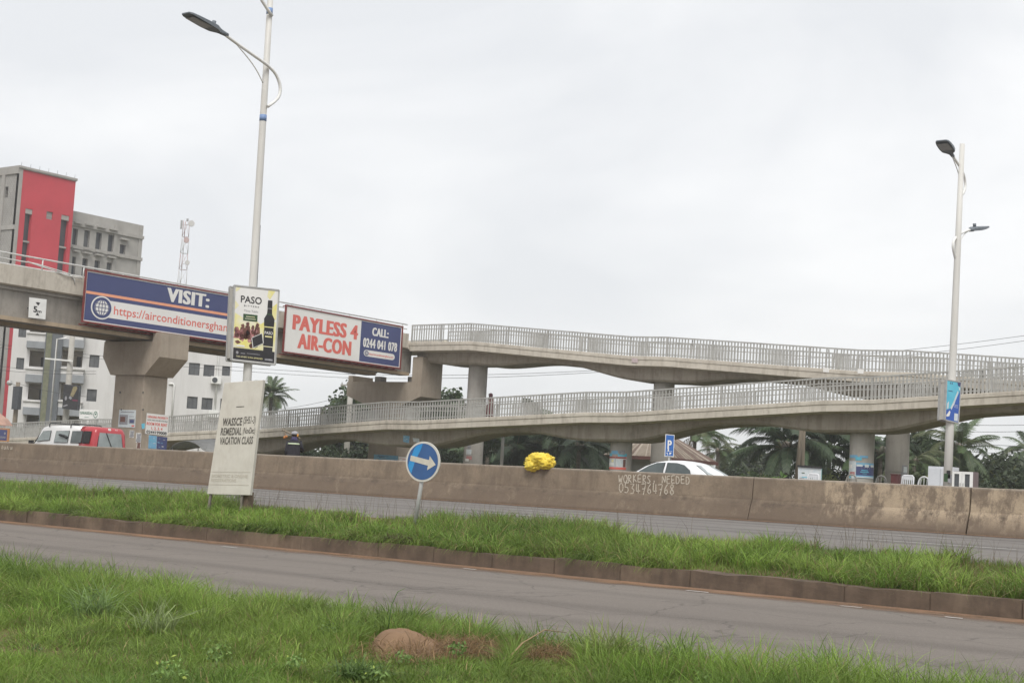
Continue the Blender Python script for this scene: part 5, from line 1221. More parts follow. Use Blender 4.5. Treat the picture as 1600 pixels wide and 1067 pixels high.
# ------------------------------------------------------------------ background buildings
def wall_holes(mb, fn, u0, u1, v0, v1, holes, rev, m=0, mrev=None):
    us = sorted(set([u0, u1]+[h[0] for h in holes]+[h[1] for h in holes])); vs = sorted(set([v0, v1]+[h[2] for h in holes]+[h[3] for h in holes]))
    for a, b in zip(us, us[1:]):
        for c, d in zip(vs, vs[1:]):
            mu, mv = (a+b)/2, (c+d)/2
            if any(h[0] < mu < h[1] and h[2] < mv < h[3] for h in holes): continue
            mb.poly([fn(a, c, 0), fn(b, c, 0), fn(b, d, 0), fn(a, d, 0)], m)
    for a, b, c, d in holes:
        for q in (((a, c), (b, c)), ((b, c), (b, d)), ((b, d), (a, d)), ((a, d), (a, c))):
            mb.poly([fn(*q[0], 0), fn(*q[1], 0), fn(*q[1], -rev), fn(*q[0], -rev)], m if mrev is None else mrev)
def plane_fn(P0, U, N_):
    def fn(u, v, out=0.0): return Vector((P0.x+U.x*u, P0.y+U.y*u, v))+N_*out
    def uv(x, y): p = atP(x, y, P0, N_); return ((p-P0).dot(U), p.z)
    def box_(*px):           # px: x0,y0,x1,y1 in the photo
        a, b = uv(px[0], (px[1]+px[3])/2), uv(px[2], (px[1]+px[3])/2); c, d = uv((px[0]+px[2])/2, px[3]), uv((px[0]+px[2])/2, px[1]); return (a[0], b[0], c[1], d[1])
    fn.uv, fn.box, fn.N, fn.U = uv, box_, N_, U
    return fn
def fbox(mb, fn, h, o0, o1, m=0):     # solid on a facade from depth o0 to o1
    a, b, c, d = h; mb.hexa([fn(a, c, o0), fn(b, c, o0), fn(b, c, o1), fn(a, c, o1), fn(a, d, o0), fn(b, d, o0), fn(b, d, o1), fn(a, d, o1)], m)
APW = M('apartment_render', (.66, .65, .64), (.58, .57, .56), .5, .85, coord='World', grime=.35, gcol=(.34, .33, .31), stretch=(1, 1, .35)); APG = M('apartment_grey', (.30, .315, .335), (.25, .265, .28), .8, .85, coord='World', grime=.3, gcol=(.18, .18, .18)); APD = M('apartment_dark', (.14, .15, .165), (.11, .12, .13), 1, .8, coord='World'); APC = M('apartment_cream', (.52, .48, .42), (.46, .42, .36), 1, .85, coord='World')
ang = math.radians(51); U = Vector((math.cos(ang), math.sin(ang), 0)); Nn = Vector((math.sin(ang), -math.cos(ang), 0)); P0 = CAMP+ray(190, 640)*148
fa = plane_fn(P0, U, Nn)
t = thing('apartment_building', 'white apartment block with grey balconies and a dark stair band behind the left pier', 'building', (P0.x, P0.y, 0))
ul, ur = fa.uv(17, 560)[0], fa.uv(361, 590)[0]; zt_ = fa.uv(200, 478)[1]
wins = [fa.box(*b) for b in ((29, 512, 41, 527), (25.5, 559, 37.5, 577), (21.5, 608, 34, 626.5), (139, 507, 155, 523), (139.5, 555, 155, 574), (135.5, 608, 151, 627), (295, 567, 312, 586), (318, 570, 335, 588), (347, 572.5, 359.5, 587), (292, 619.5, 308.5, 638.5), (315, 621.5, 332, 640), (344, 623, 357, 641))]
recs = [fa.box(*b) for b in ((47, 499, 71, 521), (46, 548, 70, 573), (44, 599, 67, 624.5), (41, 649, 64, 668), (97, 499, 130, 522), (97, 547, 129, 573), (95, 599, 126, 625), (93, 650, 124, 668))]
mb = MB(); wall_holes(mb, fa, ul, ur, -.2, zt_, [(a, b, c, d) for a, b, c, d in wins], .22); 
mb2 = MB()
mb.f, mb.m, mb.sm, mb.v = [], [], [], []
wall_holes(mb, fa, ul, ur, -.2, zt_, wins+recs, .22)
for a, b in (((ul, 0), (ul, -13)), ((ur, 0), (ur, -13)), ((ul, -13), (ur, -13))):
    mb.poly([fa(a[0], -.2, a[1]), fa(b[0], -.2, b[1]), fa(b[0], zt_, b[1]), fa(a[0], zt_, a[1])])
mb.poly([fa(ul, zt_, 0), fa(ur, zt_, 0), fa(ur, zt_, -13), fa(ul, zt_, -13)]); wl = mb.build('wall', APW, t, recalc=False)
mb = MB(); fbox(mb, fa, (ul-.3, ur+.3, zt_+.01, zt_+.5), .25, -13.2); mb.build('parapet', APG, t)
for h in wins:
    mb = MB(); a, b, c, d = h
    for q in ((a, a+.07, c, d), (b-.07, b, c, d), (a+.07, b-.07, c, c+.07), (a+.07, b-.07, d-.07, d), ((a+b)/2-.03, (a+b)/2+.03, c+.07, d-.07)): fbox(mb, fa, q, -.20, -.10)
    w_ = mb.build('window', DGREY, t)
    mb = MB(); mb.poly([fa(a, c, -.16), fa(b, c, -.16), fa(b, d, -.16), fa(a, d, -.16)]); mb.build('pane', M('apartment_glass', (.13, .135, .14), (.07, .075, .08), .9, .2, spec=.6, coord='World'), w_)
for i, h in enumerate(recs):      # recessed loggias with a back wall, door and ceiling
    a, b, c, d = h; mb = MB()
    P = [(a, c), (b, c), (b, d), (a, d)]
    for j in range(4): mb.poly([fa(*P[j], -.2), fa(*P[(j+1) % 4], -.2), fa(*P[(j+1) % 4], -1.9), fa(*P[j], -1.9)])
    mb.poly([fa(a, c, -1.9), fa(b, c, -1.9), fa(b, d, -1.9), fa(a, d, -1.9)]); lg = mb.build('loggia', APC, t)
    mb = MB(); fbox(mb, fa, (b-(b-a)*.30, b-(b-a)*.08, c, d-.5), -1.88, -1.80); mb.build('door', DGREY, lg)
for b_ in ((43, 523, 72, 534.5, 545), (41, 578, 70, 586, 598), (37, 628, 67, 637, 648.5), (97, 521, 131, 531.5, 544), (94, 578, 130.5, 586, 598.5), (91, 629, 127, 637.5, 650)):
    h = fa.box(b_[0], b_[1], b_[2], b_[3]); g_ = fa.box(b_[0], b_[3], b_[2], b_[4])
    mb = MB(); fbox(mb, fa, (h[0], h[1], h[2], h[3]), -.1, 1.0); fbox(mb, fa, (h[0]-.1, h[1]+.1, h[3], h[3]+.16), -.1, 1.15); bal = mb.build('balcony', APW, t)
    mb = MB(); fbox(mb, fa, (g_[0]-.04, g_[1]+.04, g_[2], h[2]-.003), -.1, 1.05); mb.build('balcony_slab', APG, bal)
h = fa.box(70, 500, 92, 690); mb = MB()
a0, b0, a1, b1 = fa.uv(73, 520)[0], fa.uv(95, 520)[0], fa.uv(66, 660)[0], fa.uv(88, 660)[0]
fbox(mb, fa, ((a0+a1)/2-.15, (b0+b1)/2+.15, -.2, zt_+.6), .0, 1.25); mb.build('stair_shaft', APD, t)
mb = MB(); fbox(mb, fa, ((a0+a1)/2-.05, (a0+a1)/2+.45, -.2, zt_-2), 1.25, 1.33); mb.build('mossy_strip', M('moss_green', (.20, .20, .14), (.14, .15, .10), 3, .9, coord='World'), t)
for xa, y0, y1 in ((342, 548, 650), (272, 602, 660)):
    u_, v1_ = fa.uv(xa, y0); v0_ = fa.uv(xa-5, y1)[1]; mb = MB(); mb.tube([fa(u_-.5, v1_+.1, .05), fa(u_-.1, v1_+.15, .12), fa(u_, v1_, .12), fa(u_, v0_, .12)], .09, 8); mb.build('drainpipe', WHITE, t)
h = fa.box(329, 588.5, 345, 600); mb = MB(); fbox(mb, fa, h, .12, .62); ac = mb.build('air_conditioner', WHITE, t, bevel=.03)
mb = MB(); c_ = ((h[0]+h[1])/2-.12, (h[2]+h[3])/2); mb.tube([fa(*c_, .60), fa(*c_, .66)], (h[3]-h[2])*.36, 18); mb.build('fan_grille', DGREY, ac)
h2 = fa.box(325, 641, 341, 652); mb = MB(); fbox(mb, fa, h2, .12, .62); mb.build('air_conditioner', WHITE, t, bevel=.03)
# name board in front of the block
Y_ = 76.5; q = [atY(*p, Y_) for p in ((124.5, 639), (155, 640.5), (153.5, 655.5), (123.5, 654))]; fn = quadmap(*q); t = thing('shop_sign', 'white board with green lettering and a round green emblem above the ramp on the left', 'sign', (fn(.5, 0).x, fn(.5, 0).y, 0))
mb = MB(); slab(mb, fn, .06, 0); pn = mb.build('panel', WHITE, t); mb = MB(); f1 = lifted(fn, .01); GR = M('sign_green', (.05, .17, .11), (.04, .14, .09), 5, .5)
mb.text('GARASIDAL', f1, .03, .70, .50, .78, 0, .02); mb.poly([f1(.28, .17), f1(.50, .17), f1(.50, .21), f1(.28, .21)], 0)
P, Q = ell(f1, .84, .5, .10, .36, 24), ell(f1, .84, .5, .075, .27, 24)
for i in range(24): mb.poly([P[i], P[(i+1) % 24], Q[(i+1) % 24], Q[i]], 0)
mb.poly([f1(.80, .62), f1(.90, .66), f1(.86, .50), f1(.82, .42)], 0); mb.build('lettering', GR, pn, recalc=False)
mb = MB()
for a in (.1, .9): p = fn(a, 0)-fn.n*.1; mb.tube([Vector((p.x, p.y, 0)), fn(a, .8)-fn.n*.1], .05, 8)
mb.build('post', GALV, t)
# red tower under construction
P0 = CAMP+ray(31, 262)*172
BLK, nb = newmat('grey_blockwork'); tcx = node(nb, 'ShaderNodeNewGeometry'); br_ = node(nb, 'ShaderNodeTexBrick'); br_.inputs['Scale'].default_value = 1.0
mpx = node(nb, 'ShaderNodeMapping'); mpx.inputs['Rotation'].default_value = (math.pi/2, 0, math.pi/2); nb.links.new(tcx.outputs['Position'], mpx.inputs[0]); nb.links.new(mpx.outputs[0], br_.inputs['Vector'])
br_.inputs['Color1'].default_value = (.31, .30, .285, 1); br_.inputs['Color2'].default_value = (.25, .24, .23, 1); br_.inputs['Mortar'].default_value = (.40, .385, .36, 1); br_.inputs['Mortar Size'].default_value = .035; br_.inputs['Brick Width'].default_value = .45; br_.inputs['Row Height'].default_value = .225
f, _ = noise_fac(nb, .4, 5, .6, (1, 1, 1), 'World'); c_ = mixc(nb, mixc(nb, .5, 0.0, f), br_.outputs['Color'], (.20, .19, .18)); finish(nb, c_, .9)
REDP = M('tower_red', (.54, .055, .075), (.47, .048, .065), .25, .6, coord='World', grime=.10, gcol=(.35, .06, .07)); CGR = concrete('frame_concrete', (.40, .385, .36), (.33, .315, .295), (.24, .23, .21), .4, .3)
fr = plane_fn(P0, Vector((0, 1, 0)), Vector((1, 0, 0))); fl = plane_fn(P0, Vector((-1, 0, 0)), Vector((0, -1, 0)))
t = thing('unfinished_tower', 'red fronted unfinished tower with tall window slits behind the footbridge on the left', 'building', (P0.x, P0.y, 0))
zt_ = fr.uv(31.5, 259)[1]; zr = fr.uv(32, 264)[1]; uw = fr.uv(118.5, 283)[0]
sl1, sl2, sq = fr.box(36.2, 326, 47.5, 414), fr.box(92.5, 336, 105, 424), fr.box(72.5, 331, 82.5, 343)
sl1 = (sl1[0], sl1[1], sl1[2]-14, sl1[3]); sl2 = (sl2[0], sl2[1], sl2[2]-14, sl2[3])
mb = MB(); wall_holes(mb, fr, .45, uw, -.2, zr, [sl1, sl2, sq], .5); mb.build('red_facade', REDP, t, recalc=False)
mb = MB(); fbox(mb, fr, (0, .45, -.2, zt_), -.4, .06); fbox(mb, fr, (.45, uw+.05, zr, zt_-.25), -.4, .12); fbox(mb, fr, (-.12, uw+.12, zt_-.25, zt_), -.4, .2)
fbox(mb, fl, (.0, 24, zt_-.9, zt_), -.4, .15); mb.build('concrete_frame', CGR, t)
for s_ in (sl1, sl2):
    a, b, c, d = s_; mb = MB(); fbox(mb, fr, (a, b, d-.55, d), -.5, -.05); k = d-3.6
    while k > c: fbox(mb, fr, (a, b, k-.18, k), -.5, -.12); k -= 3.4
    w_ = mb.build('window', CGR, t); mb = MB(); mb.poly([fr(a, c, -.48), fr(b, c, -.48), fr(b, d, -.48), fr(a, d, -.48)]); mb.build('pane', M('dark_opening', (.045, .05, .06), (.07, .075, .085), .6, .3, coord='World'), w_)
mb = MB(); a, b, c, d = sq; fbox(mb, fr, (a, b, c, d), -.5, -.14); mb.build('blocked_window', BLK, t)
holes = [fl.box(7, 292, 12.5, 309)]; holes = [(min(h[0], h[1]), max(h[0], h[1]), h[2], h[3]) for h in holes]+[(3.2, 8.5, zt_-11.8, zt_-7.4), (3.2, 8.5, zt_-16.5, zt_-12.4), (3.2, 8.5, zt_-21, zt_-17.2)]
mb = MB(); wall_holes(mb, fl, 0, 24, -.2, zt_-.9, holes, .4); mb.build('block_wall', BLK, t, recalc=False)
mb = MB(); mb.poly([fl(0, -.2, -2.5), fl(24, -.2, -2.5), fl(24, zt_-1, -2.5), fl(0, zt_-1, -2.5)]); mb.poly([fr(0, zt_-.3, 0), fr(uw, zt_-.3, 0), fr(uw, zt_-.3, -24), fr(0, zt_-.3, -24)]); mb.poly([fr(uw, -.2, 0), fr(uw, zt_-.2, 0), fr(uw, zt_-.2, -24), fr(uw, -.2, -24)]); mb.build('inner_wall', CGR, t, recalc=False)
mb = MB()
for z in (zt_-7.2, zt_-12.1, zt_-16.9): fbox(mb, fl, (0, 24, z, z+.5), -.1, .12)
for u_ in (2.4, 9.2, 15.5): fbox(mb, fl, (u_, u_+.6, -.2, zt_-.9), -.1, .14)
mb.build('frame_beams', CGR, t)
for k in range(7):
    mb = MB(); u_ = .3+k*uw/6.3; mb.tube([fr(u_, zt_-.1, -.2), fr(u_+.05, zt_+.5, -.2)], .018, 5); mb.build('rebar', DGREY, t)
# grey block wing beside it
P1 = Vector((P0.x-1.6, P0.y+uw, 0)); fg = plane_fn(P1, Vector((0, 1, 0)), Vector((1, 0, 0)))
t = thing('unfinished_block', 'grey unfinished blockwork wing with empty window openings right of the red tower', 'building', P1)
ue = fg.uv(223.5, 352)[0]; zt2 = fg.uv(118, 332)[1]; zt3 = fg.uv(224, 351)[1]; zt2 = (zt2+zt3)/2
hs = [fg.box(*b) for b in ((113, 357, 121, 385), (131, 360, 140, 387), (149.5, 363.5, 158.8, 391), (168.5, 367, 177.8, 394.5), (187, 382.5, 196, 399.5), (112, 401, 118, 430), (128, 404, 136.5, 432), (147, 407, 155.5, 434), (166, 410.5, 174.5, 436))]
mb = MB(); wall_holes(mb, fg, .05, ue, -.2, zt2, hs, .35)
for a, b in (((ue, 0), (ue, -14)), ((.05, -14), (ue, -14))): mb.poly([fg(a[0], -.2, a[1]), fg(b[0], -.2, b[1]), fg(b[0], zt2, b[1]), fg(a[0], zt2, a[1])])
mb.poly([fg(.05, zt2, 0), fg(ue, zt2, 0), fg(ue, zt2, -14), fg(.05, zt2, -14)]); mb.build('wall', BLK, t, recalc=False)
for i, h in enumerate(hs):
    a, b, c, d = h; mb = MB(); fbox(mb, fg, (a-.15, b+.15, d+.55, d+.75), 0, .5); w_ = mb.build('window_ledge', CGR, t); mb = MB(); fbox(mb, fg, (a-.1, b+.1, c-.28, c-.05), 0, .3); mb.build('window_sill', CGR, t)
    mb = MB(); mb.poly([fg(a, c, -.34), fg(b, c, -.34), fg(b, d, -.34), fg(a, d, -.34)]); mb.build('opening', M('dark_opening', (.045, .05, .06)) if i not in (1, 8) else M('half_opening', (.13, .135, .14), (.09, .095, .10), .6, .5, coord='World'), w_)
mb = MB()
for xa, xb, ya, yb in ((116, 225, 355, 362), (116, 225, 390, 397)):
    z = fg.uv((xa+xb)/2, (ya+yb)/2+2)[1]; fbox(mb, fg, (.05, ue+.15, z-.25, z+.15), -.05, .22)
fbox(mb, fg, (ue-.5, ue+.04, -.2, zt2-.02), -.05, .08); fbox(mb, fg, (hs[4][0]-1.0, hs[4][0]-.55, -.2, zt2-.6), -.05, .08); mb.build('concrete_frame', CGR, t)

# telecom mast
Y_ = 185.0; b0 = atY(283, 470, Y_); tp_ = atY(291, 345, Y_); cx_, zt_ = tp_.x, tp_.z
t = thing('telecom_mast', 'slender red and white lattice telecom mast with dishes rising behind the long billboard', 'mast', (cx_, Y_, 0))
MR, MW = M('mast_red', (.48, .36, .35), (.44, .33, .32), 3, .6), M('mast_white', (.55, .54, .53), (.5, .49, .48), 3, .6)
rr_ = lambda z: 1.75-1.15*z/zt_ if z < zt_ else .6
leg = lambda k, z: Vector((cx_+rr_(z)*math.cos(2.1*k+.5), Y_+rr_(z)*math.sin(2.1*k+.5), z))
nz_ = 15
for i in range(nz_):
    z0, z1 = zt_*i/nz_, zt_*(i+1)/nz_; mb = MB()
    for k in range(3):
        mb.tube([leg(k, z0), leg(k, z1)], .06, 5); mb.tube([leg(k, z0), leg(k+1, z0)] if k < 2 else [leg(2, z0), leg(0, z0)], .035, 4); mb.tube([leg(k, z0), leg((k+1) % 3, z1)], .03, 4)
    mb.build('lattice_section', (MW if i % 2 else MR), t)
for xp, yp, r_ in ((299, 350, .55), (291, 376, .50), (292.5, 411, .42)):
    p = atY(xp, yp, Y_-.6); mb = MB(); mb.tube([p, p+Vector((.2, -.15, 0)), p+Vector((.5, -.4, 0))], [r_*.4, r_, r_], 16); mb.tube([p, Vector((cx_, Y_, p.z))], .05, 5); mb.build('dish_antenna', MW if xp != 291 else MR, t)
for xp, yp in ((283.5, 351), (293, 344)):
    p = atY(xp, yp, Y_-.3); mb = MB(); mb.box(p, (.35, .2, 1.6 if xp < 290 else .5)); mb.bar(p, Vector((cx_, Y_, p.z)), .06, .06); mb.build('panel_antenna', M('mast_grey', (.42, .42, .42)), t)

# tiled house behind the car
Yh = 88.0; a_, b_ = atY(955, 716, Yh), atY(1121, 717, Yh+7); ze = atY(1050, 715, Yh-1).z; zr_ = ze+2.55
x0, x1 = a_.x, b_.x; t = thing('house', 'low white house with a weathered straw-brown hipped roof behind the white car', 'house', ((x0+x1)/2, Yh+4, 0))
mb = MB(); mb.box(((x0+x1)/2-.1, Yh+3, ze/2-.15), (x1-x0-1.0, 6.2, ze+.1)); mb.build('wall', APW, t)
e = [Vector((x0, Yh-1, ze)), Vector((x1, Yh-1, ze)), Vector((x1, Yh+7, ze)), Vector((x0, Yh+7, ze))]; rg = [Vector((x0+3.0, Yh+3, zr_)), Vector((x1-3.4, Yh+3, zr_))]
mb = MB(); mb.poly([e[0], e[1], rg[1], rg[0]]); mb.poly([e[1], e[2], rg[1]]); mb.poly([e[2], e[3], rg[0], rg[1]]); mb.poly([e[3], e[0], rg[0]]); mb.poly(e); rf = mb.build('roof', M('roof_under', (.16, .09, .07)), t)
RM = [M('roof_a', (.29, .245, .195), (.21, .17, .135), 1.5, .9, coord='World', grime=.4, gcol=(.13, .09, .07)), M('roof_b', (.19, .135, .11), (.14, .10, .08), 1.5, .9, coord='World', grime=.4, gcol=(.12, .07, .06)), M('roof_c', (.40, .35, .29), (.32, .27, .22), 1.5, .9, coord='World')]
up = Vector((0, 0, .05))
def roof_sheets(A, B, C, D, k):          # eave A..B, ridge D..C
    for i in range(k):
        u0, u1 = i/k, (i+.86)/k; P = [A.lerp(B, u0)+up, A.lerp(B, u1)+up, D.lerp(C, u1)+up, D.lerp(C, u0)+up]
        if (P[2]-P[3]).length < .02: P[3] = P[3]-(B-A).normalized()*.03
        mb = MB(); mb.prism(P, (0, 0, -.06)); mb.build('roof_sheet', rng.choice((RM[0], RM[0], RM[1], RM[2])), rf)
roof_sheets(e[0], e[1], rg[1], rg[0], 34); roof_sheets(e[1], e[2], rg[1], rg[1], 18)
mb = MB(); mb.bar(e[0]-Vector((0, .05, .08)), e[1]-Vector((0, .05, .08)), .06, .22); mb.bar(e[1]+Vector((.05, 0, -.08)), e[2]+Vector((.05, 0, -.08)), .06, .22); mb.build('fascia', M('fascia_red', (.16, .07, .06), (.12, .06, .05), 3, .7), rf)
mb = MB(); mb.box((x0+2.0, Yh+.35, 1.35), (1.0, .08, 1.2)); w_ = mb.build('window', DGREY, t)
# canopy behind the barrier
a_, b_ = atY(276, 703, 62), atY(336, 706, 62); t = thing('market_canopy', 'pale sheet canopy of a roadside stall under the lower ramp', 'canopy', ((a_.x+b_.x)/2, 62, 0))
mb = MB(); R = []
for i in range(9):
    u_ = i/8; x = a_.x+(b_.x-a_.x)*u_; z = a_.z+.55*math.sin(math.pi*min(1, u_*1.1))**.7-.05*u_; R.append([(x, 61.4, z), (x, 63.6, z+.25), (x, 63.6, z+.28), (x, 61.4, z+.03)])
mb.loft(R); mb.build('sheet', M('canopy_white', (.55, .55, .54), (.45, .45, .44), 4, .7, trans=.3), t)
for x in (a_.x+.2, b_.x-.2):
    for y in (61.5, 63.5): mb = MB(); mb.tube([(x, y, 0), (x, y, a_.z+.25)], .03, 6); mb.build('post', GALV, t)
# blue orange-framed board and umbrella at the left edge
q = [atY(*p, 58) for p in ((-14, 668), (14, 669.5), (12.5, 690), (-15, 688))]; fn = quadmap(*q); t = thing('shop_board', 'dark blue board in an orange frame at the left edge above the barrier', 'sign', (fn(.5, 0).x, 58, 0))
mb = MB(); slab(mb, fn, .08, 0); pn = mb.build('frame', M('frame_orange', (.50, .24, .10), (.42, .2, .09), 4, .6), t); mb = MB(); rect(mb, lifted(fn, .006), .06, .92, .08, .9, 0); mb.build('panel', NAVY, pn, recalc=False)
mb = MB(); f1 = lifted(fn, .012); mb.poly(ell(f1, .80, .62, .05, .09, 12), 0)
for b in (.33, .25): rect(mb, f1, .35, .86, b, b+.045, 0)
mb.build('lettering', PGREY, pn, recalc=False)
mb = MB(); 
for a in (.1, .9): p = fn(a, 0); mb.tube([Vector((p.x, 58.1, 0)), p+Vector((0, .1, 0))], .04, 6)
mb.build('post', GALV, t)
c_ = atY(-4, 642, 64); t = thing('umbrella', 'pinkish market umbrella cut by the left edge of the picture', 'umbrella', (c_.x, 64, 0)); ze = atY(0, 664, 64).z
mb = MB(); n_ = 10; R = [[(c_.x+r_*math.cos(2*math.pi*k/n_), 64+r_*math.sin(2*math.pi*k/n_), z) for k in range(n_)] for r_, z in ((1.15, ze), (.8, ze+.42), (.4, ze+.68), (.03, c_.z))]; mb.loft(R, cap=False, smooth=False); o = mb.build('canopy', M('umbrella_pink', (.62, .40, .32), (.52, .33, .27), 3, .8, trans=.3), t)
mb = MB(); mb.tube([(c_.x, 64, 0), (c_.x, 64, c_.z+.1)], .025, 6); mb.build('pole', GALV, t)
# ------------------------------------------------------------------ posters and paper on the piers
def poster(name, label, px4, plane, Y, paint, thick=.006, cat='poster'):
    at = (lambda x, y: atX(x, y, Y)) if plane == 'X' else (lambda x, y: atY(x, y, Y))
    fn = quadmap(*[at(*q) for q in px4]); mb = MB(); slab(mb, fn, thick, 0); paint(mb, fn); return mb.build(name, PRINTS, label=label, cat=cat, recalc=False)
def pr_rent(mb, fn):
    f1, f2 = lifted(fn, .006), lifted(fn, .010); rect(mb, f1, .01, .99, .01, .99, 0)
    mb.text('GENUINE PROPERTY', f2, .04, .96, .79, .90, 11, .022); mb.text('LAND AND HOUSES FOR SALE', f2, .05, .95, .655, .725, 2, .014); mb.text('ROOM FOR RENT', f2, .03, .95, .44, .59, 11, .03); mb.text('1, 2, 3, 4', f2, .25, .75, .235, .38, 11, .022); mb.text('0244199008', f2, .05, .95, .045, .19, 2, .022)
poster('rental_poster', 'white poster offering rooms for rent with a phone number on the left pier', ((229.5, 645.2), (264, 649), (261.5, 681), (226.5, 677.5)), 'X', -65.585, pr_rent)
def pr_face(base, acc, seed):
    def p(mb, fn):
        f1, f2 = lifted(fn, .005), lifted(fn, .009); rect(mb, f1, .0, 1, .0, 1, base); r2 = random.Random(seed)
        for i in range(7):
            a, b, w_, h_ = r2.uniform(.05, .6), r2.uniform(.05, .85), r2.uniform(.1, .35), r2.uniform(.02, .07); rect(mb, lifted(fn, .009+.0012*i), a, a+w_, b, b+h_, r2.choice(acc))
    return p
poster('poster', 'light blue poster under the rental poster on the left pier', ((232.5, 679.5), (245, 681), (244, 701), (231.5, 700)), 'X', -65.58, pr_face(6, (0, 10, 8), 2))
poster('poster', 'dark navy poster beside the light blue one on the left pier', ((245.5, 681.5), (261.5, 683), (260, 703), (244.5, 701)), 'X', -65.58, pr_face(7, (6, 12, 0), 4))
def pr_grey(mb, fn):
    f1, f2, f3 = lifted(fn, .005), lifted(fn, .009), lifted(fn, .013); rect(mb, f1, 0, 1, 0, 1, 10); rect(mb, f2, .05, .55, .15, .72, 12); rect(mb, f2, .62, .96, .22, .5, 12); rect(mb, f3, .68, .92, .26, .44, 7); rect(mb, f3, .1, .4, .3, .6, 3); rect(mb, f2, .1, .9, .85, .9, 12); rect(mb, f2, .62, .9, .6, .64, 12); rect(mb, f3, .80, .96, .05, .14, 11)
poster('poster', 'pale poster with grey photographs on the front face of the left pier', ((186.5, 640), (212.5, 640.5), (211, 668), (184.5, 667)), 'Y', 54.862, pr_grey)
poster('paper_scrap', 'torn blue paper scrap left of the rental poster', ((221, 662), (226.5, 661), (226, 669), (222, 670)), 'Y', 54.868, lambda mb, fn: rect(mb, lifted(fn, .004), 0, 1, 0, 1, 8), cat='paper')
for i, (q, m_) in enumerate((((213, 676, 8, 16), 12), ((214, 690, 6, 14), 3), ((203, 672, 7, 12), 12))):
    poster('paper_scrap', ('stained paper remnant low on the left pier, beside the van', 'brown torn paper remnant near the barrier on the left pier', 'grey peeling paper right above the van roof on the left pier')[i], ((q[0], q[1]), (q[0]+q[2], q[1]+.5), (q[0]+q[2]-1, q[1]+q[3]), (q[0]-1, q[1]+q[3]-1)), 'Y', 54.866, lambda mb, fn, m_=m_: mb.poly([lifted(fn, .004)(*k) for k in ((0, .1), (.4, 0), (1, .15), (.9, .6), (1, 1), (.5, .9), (.1, 1), (.15, .5))], m_), .002, 'paper')
poster('poster', 'blue landscape posters pasted low on the right hand pier behind the arrow sign', ((584, 709.5), (622, 712), (621.5, 722), (584, 720)), 'Y', 76.66, pr_face(6, (7, 5, 12, 1), 8))
poster('poster', 'white poster on the side of the right hand pier just left of the arrow sign', ((622.8, 713), (640, 715), (640, 725), (622.5, 723)), 'X', -66.08, pr_face(0, (11, 6, 12), 12))
poster('sticker', 'blue paper sticker on the lower ramp beam above the arrow sign', ((630, 680), (640, 681), (639, 692), (630, 690)), 'Y', 72.31, pr_face(6, (8, 10, 12), 15), cat='sticker')
poster('sticker', 'white paper sticker right of the blue one on the lower ramp beam', ((645, 684), (655, 685), (655, 691), (646, 690)), 'Y', 72.31, pr_face(10, (12, 0), 16), cat='sticker')
def col_map(cx, cy, x0p, x1p, y0p, y1p, rad=.63):
    """poster wrapped on a round column"""
    view = math.atan2(-cy, -cx)
    def angx(xp):
        d = ray(xp, 720); px_ = atY(xp, 720, cy); off = (px_-Vector((cx, cy, 0))); s = (Vector((cx, cy, 0))).to_2d().normalized(); perp = Vector((s.y, -s.x)); return math.asin(max(-.999, min(.999, off.to_2d().dot(perp)/rad)))
    A0, A1 = angx(x0p), angx(x1p); zt_, zb = atY((x0p+x1p)/2, y0p, cy-.5).z, atY((x0p+x1p)/2, y1p, cy-.5).z
    def fn(a, b, lift=0.0): th = view+A0+(A1-A0)*a; return Vector((cx+(rad+lift)*math.cos(th), cy+(rad+lift)*math.sin(th), zb+(zt_-zb)*b))
    return fn
def crect(mb, fn, a0, a1, b0, b1, m, lift):
    k = 8
    for i in range(k):
        u_, v_ = a0+(a1-a0)*i/k, a0+(a1-a0)*(i+1)/k; mb.poly([fn(u_, b0, lift), fn(v_, b0, lift), fn(v_, b1, lift), fn(u_, b1, lift)], m)
def col_poster(label, cxy, box_, rects, texts=()):
    fn = col_map(*cxy, *box_); mb = MB()
    for i, (a0, a1, b0, b1, m_) in enumerate(rects): crect(mb, fn, a0, a1, b0, b1, m_, .004+.0025*i)
    return mb.build('poster', PRINTS, label=label, cat='poster', recalc=False)
c1 = (-32.25, 73.5); c2 = (-46.7, 73.5)
col_poster('dark navy poster with pale lines on the round column near the right lamp post', c1, (1338, 1365.5, 723, 747), [(0, 1, .0, 1, 6), (0, 1, .18, .82, 7), (.02, .30, .75, .88, 10), (.40, .6, .72, .9, 10), (.7, .95, .74, .88, 10), (.25, .55, .48, .53, 8), (.2, .6, .38, .42, 8), (.3, .5, .28, .31, 8), (.05, .9, .02, .1, 10)])
col_poster('torn sky blue poster strip high on the column near the right lamp post', c1, (1328, 1356, 711, 720), [(0, .5, .5, 1, 6), (.4, .7, .1, .7, 8), (.6, 1, .55, .95, 6)])
col_poster('white peeling paper wrapped low on the column near the right lamp post', c1, (1327, 1338, 720, 748), [(0, 1, 0, 1, 10), (.1, .6, .6, .8, 0), (.3, .9, .2, .4, 4), (.2, .5, .05, .15, 8)])
col_poster('white poster with maroon borders on the round column left of the white house', c2, (945, 978.5, 713, 733), [(0, 1, 0, 1, 10), (0, 1, .84, 1, 11), (0, 1, 0, .18, 11), (.05, .95, .88, .96, 3), (.3, .42, .55, .75, 1), (.5, .52, .05, .95, 12), (.85, .97, .2, .8, 3), (.1, .45, .3, .5, 0)])
col_poster('pale blue torn poster above the maroon bordered one', c2, (945, 979, 703, 713), [(0, .3, 0, .5, 8), (.25, .6, .35, .9, 6), (.6, 1, .0, .5, 8), (.65, .9, .3, 1, 12)])
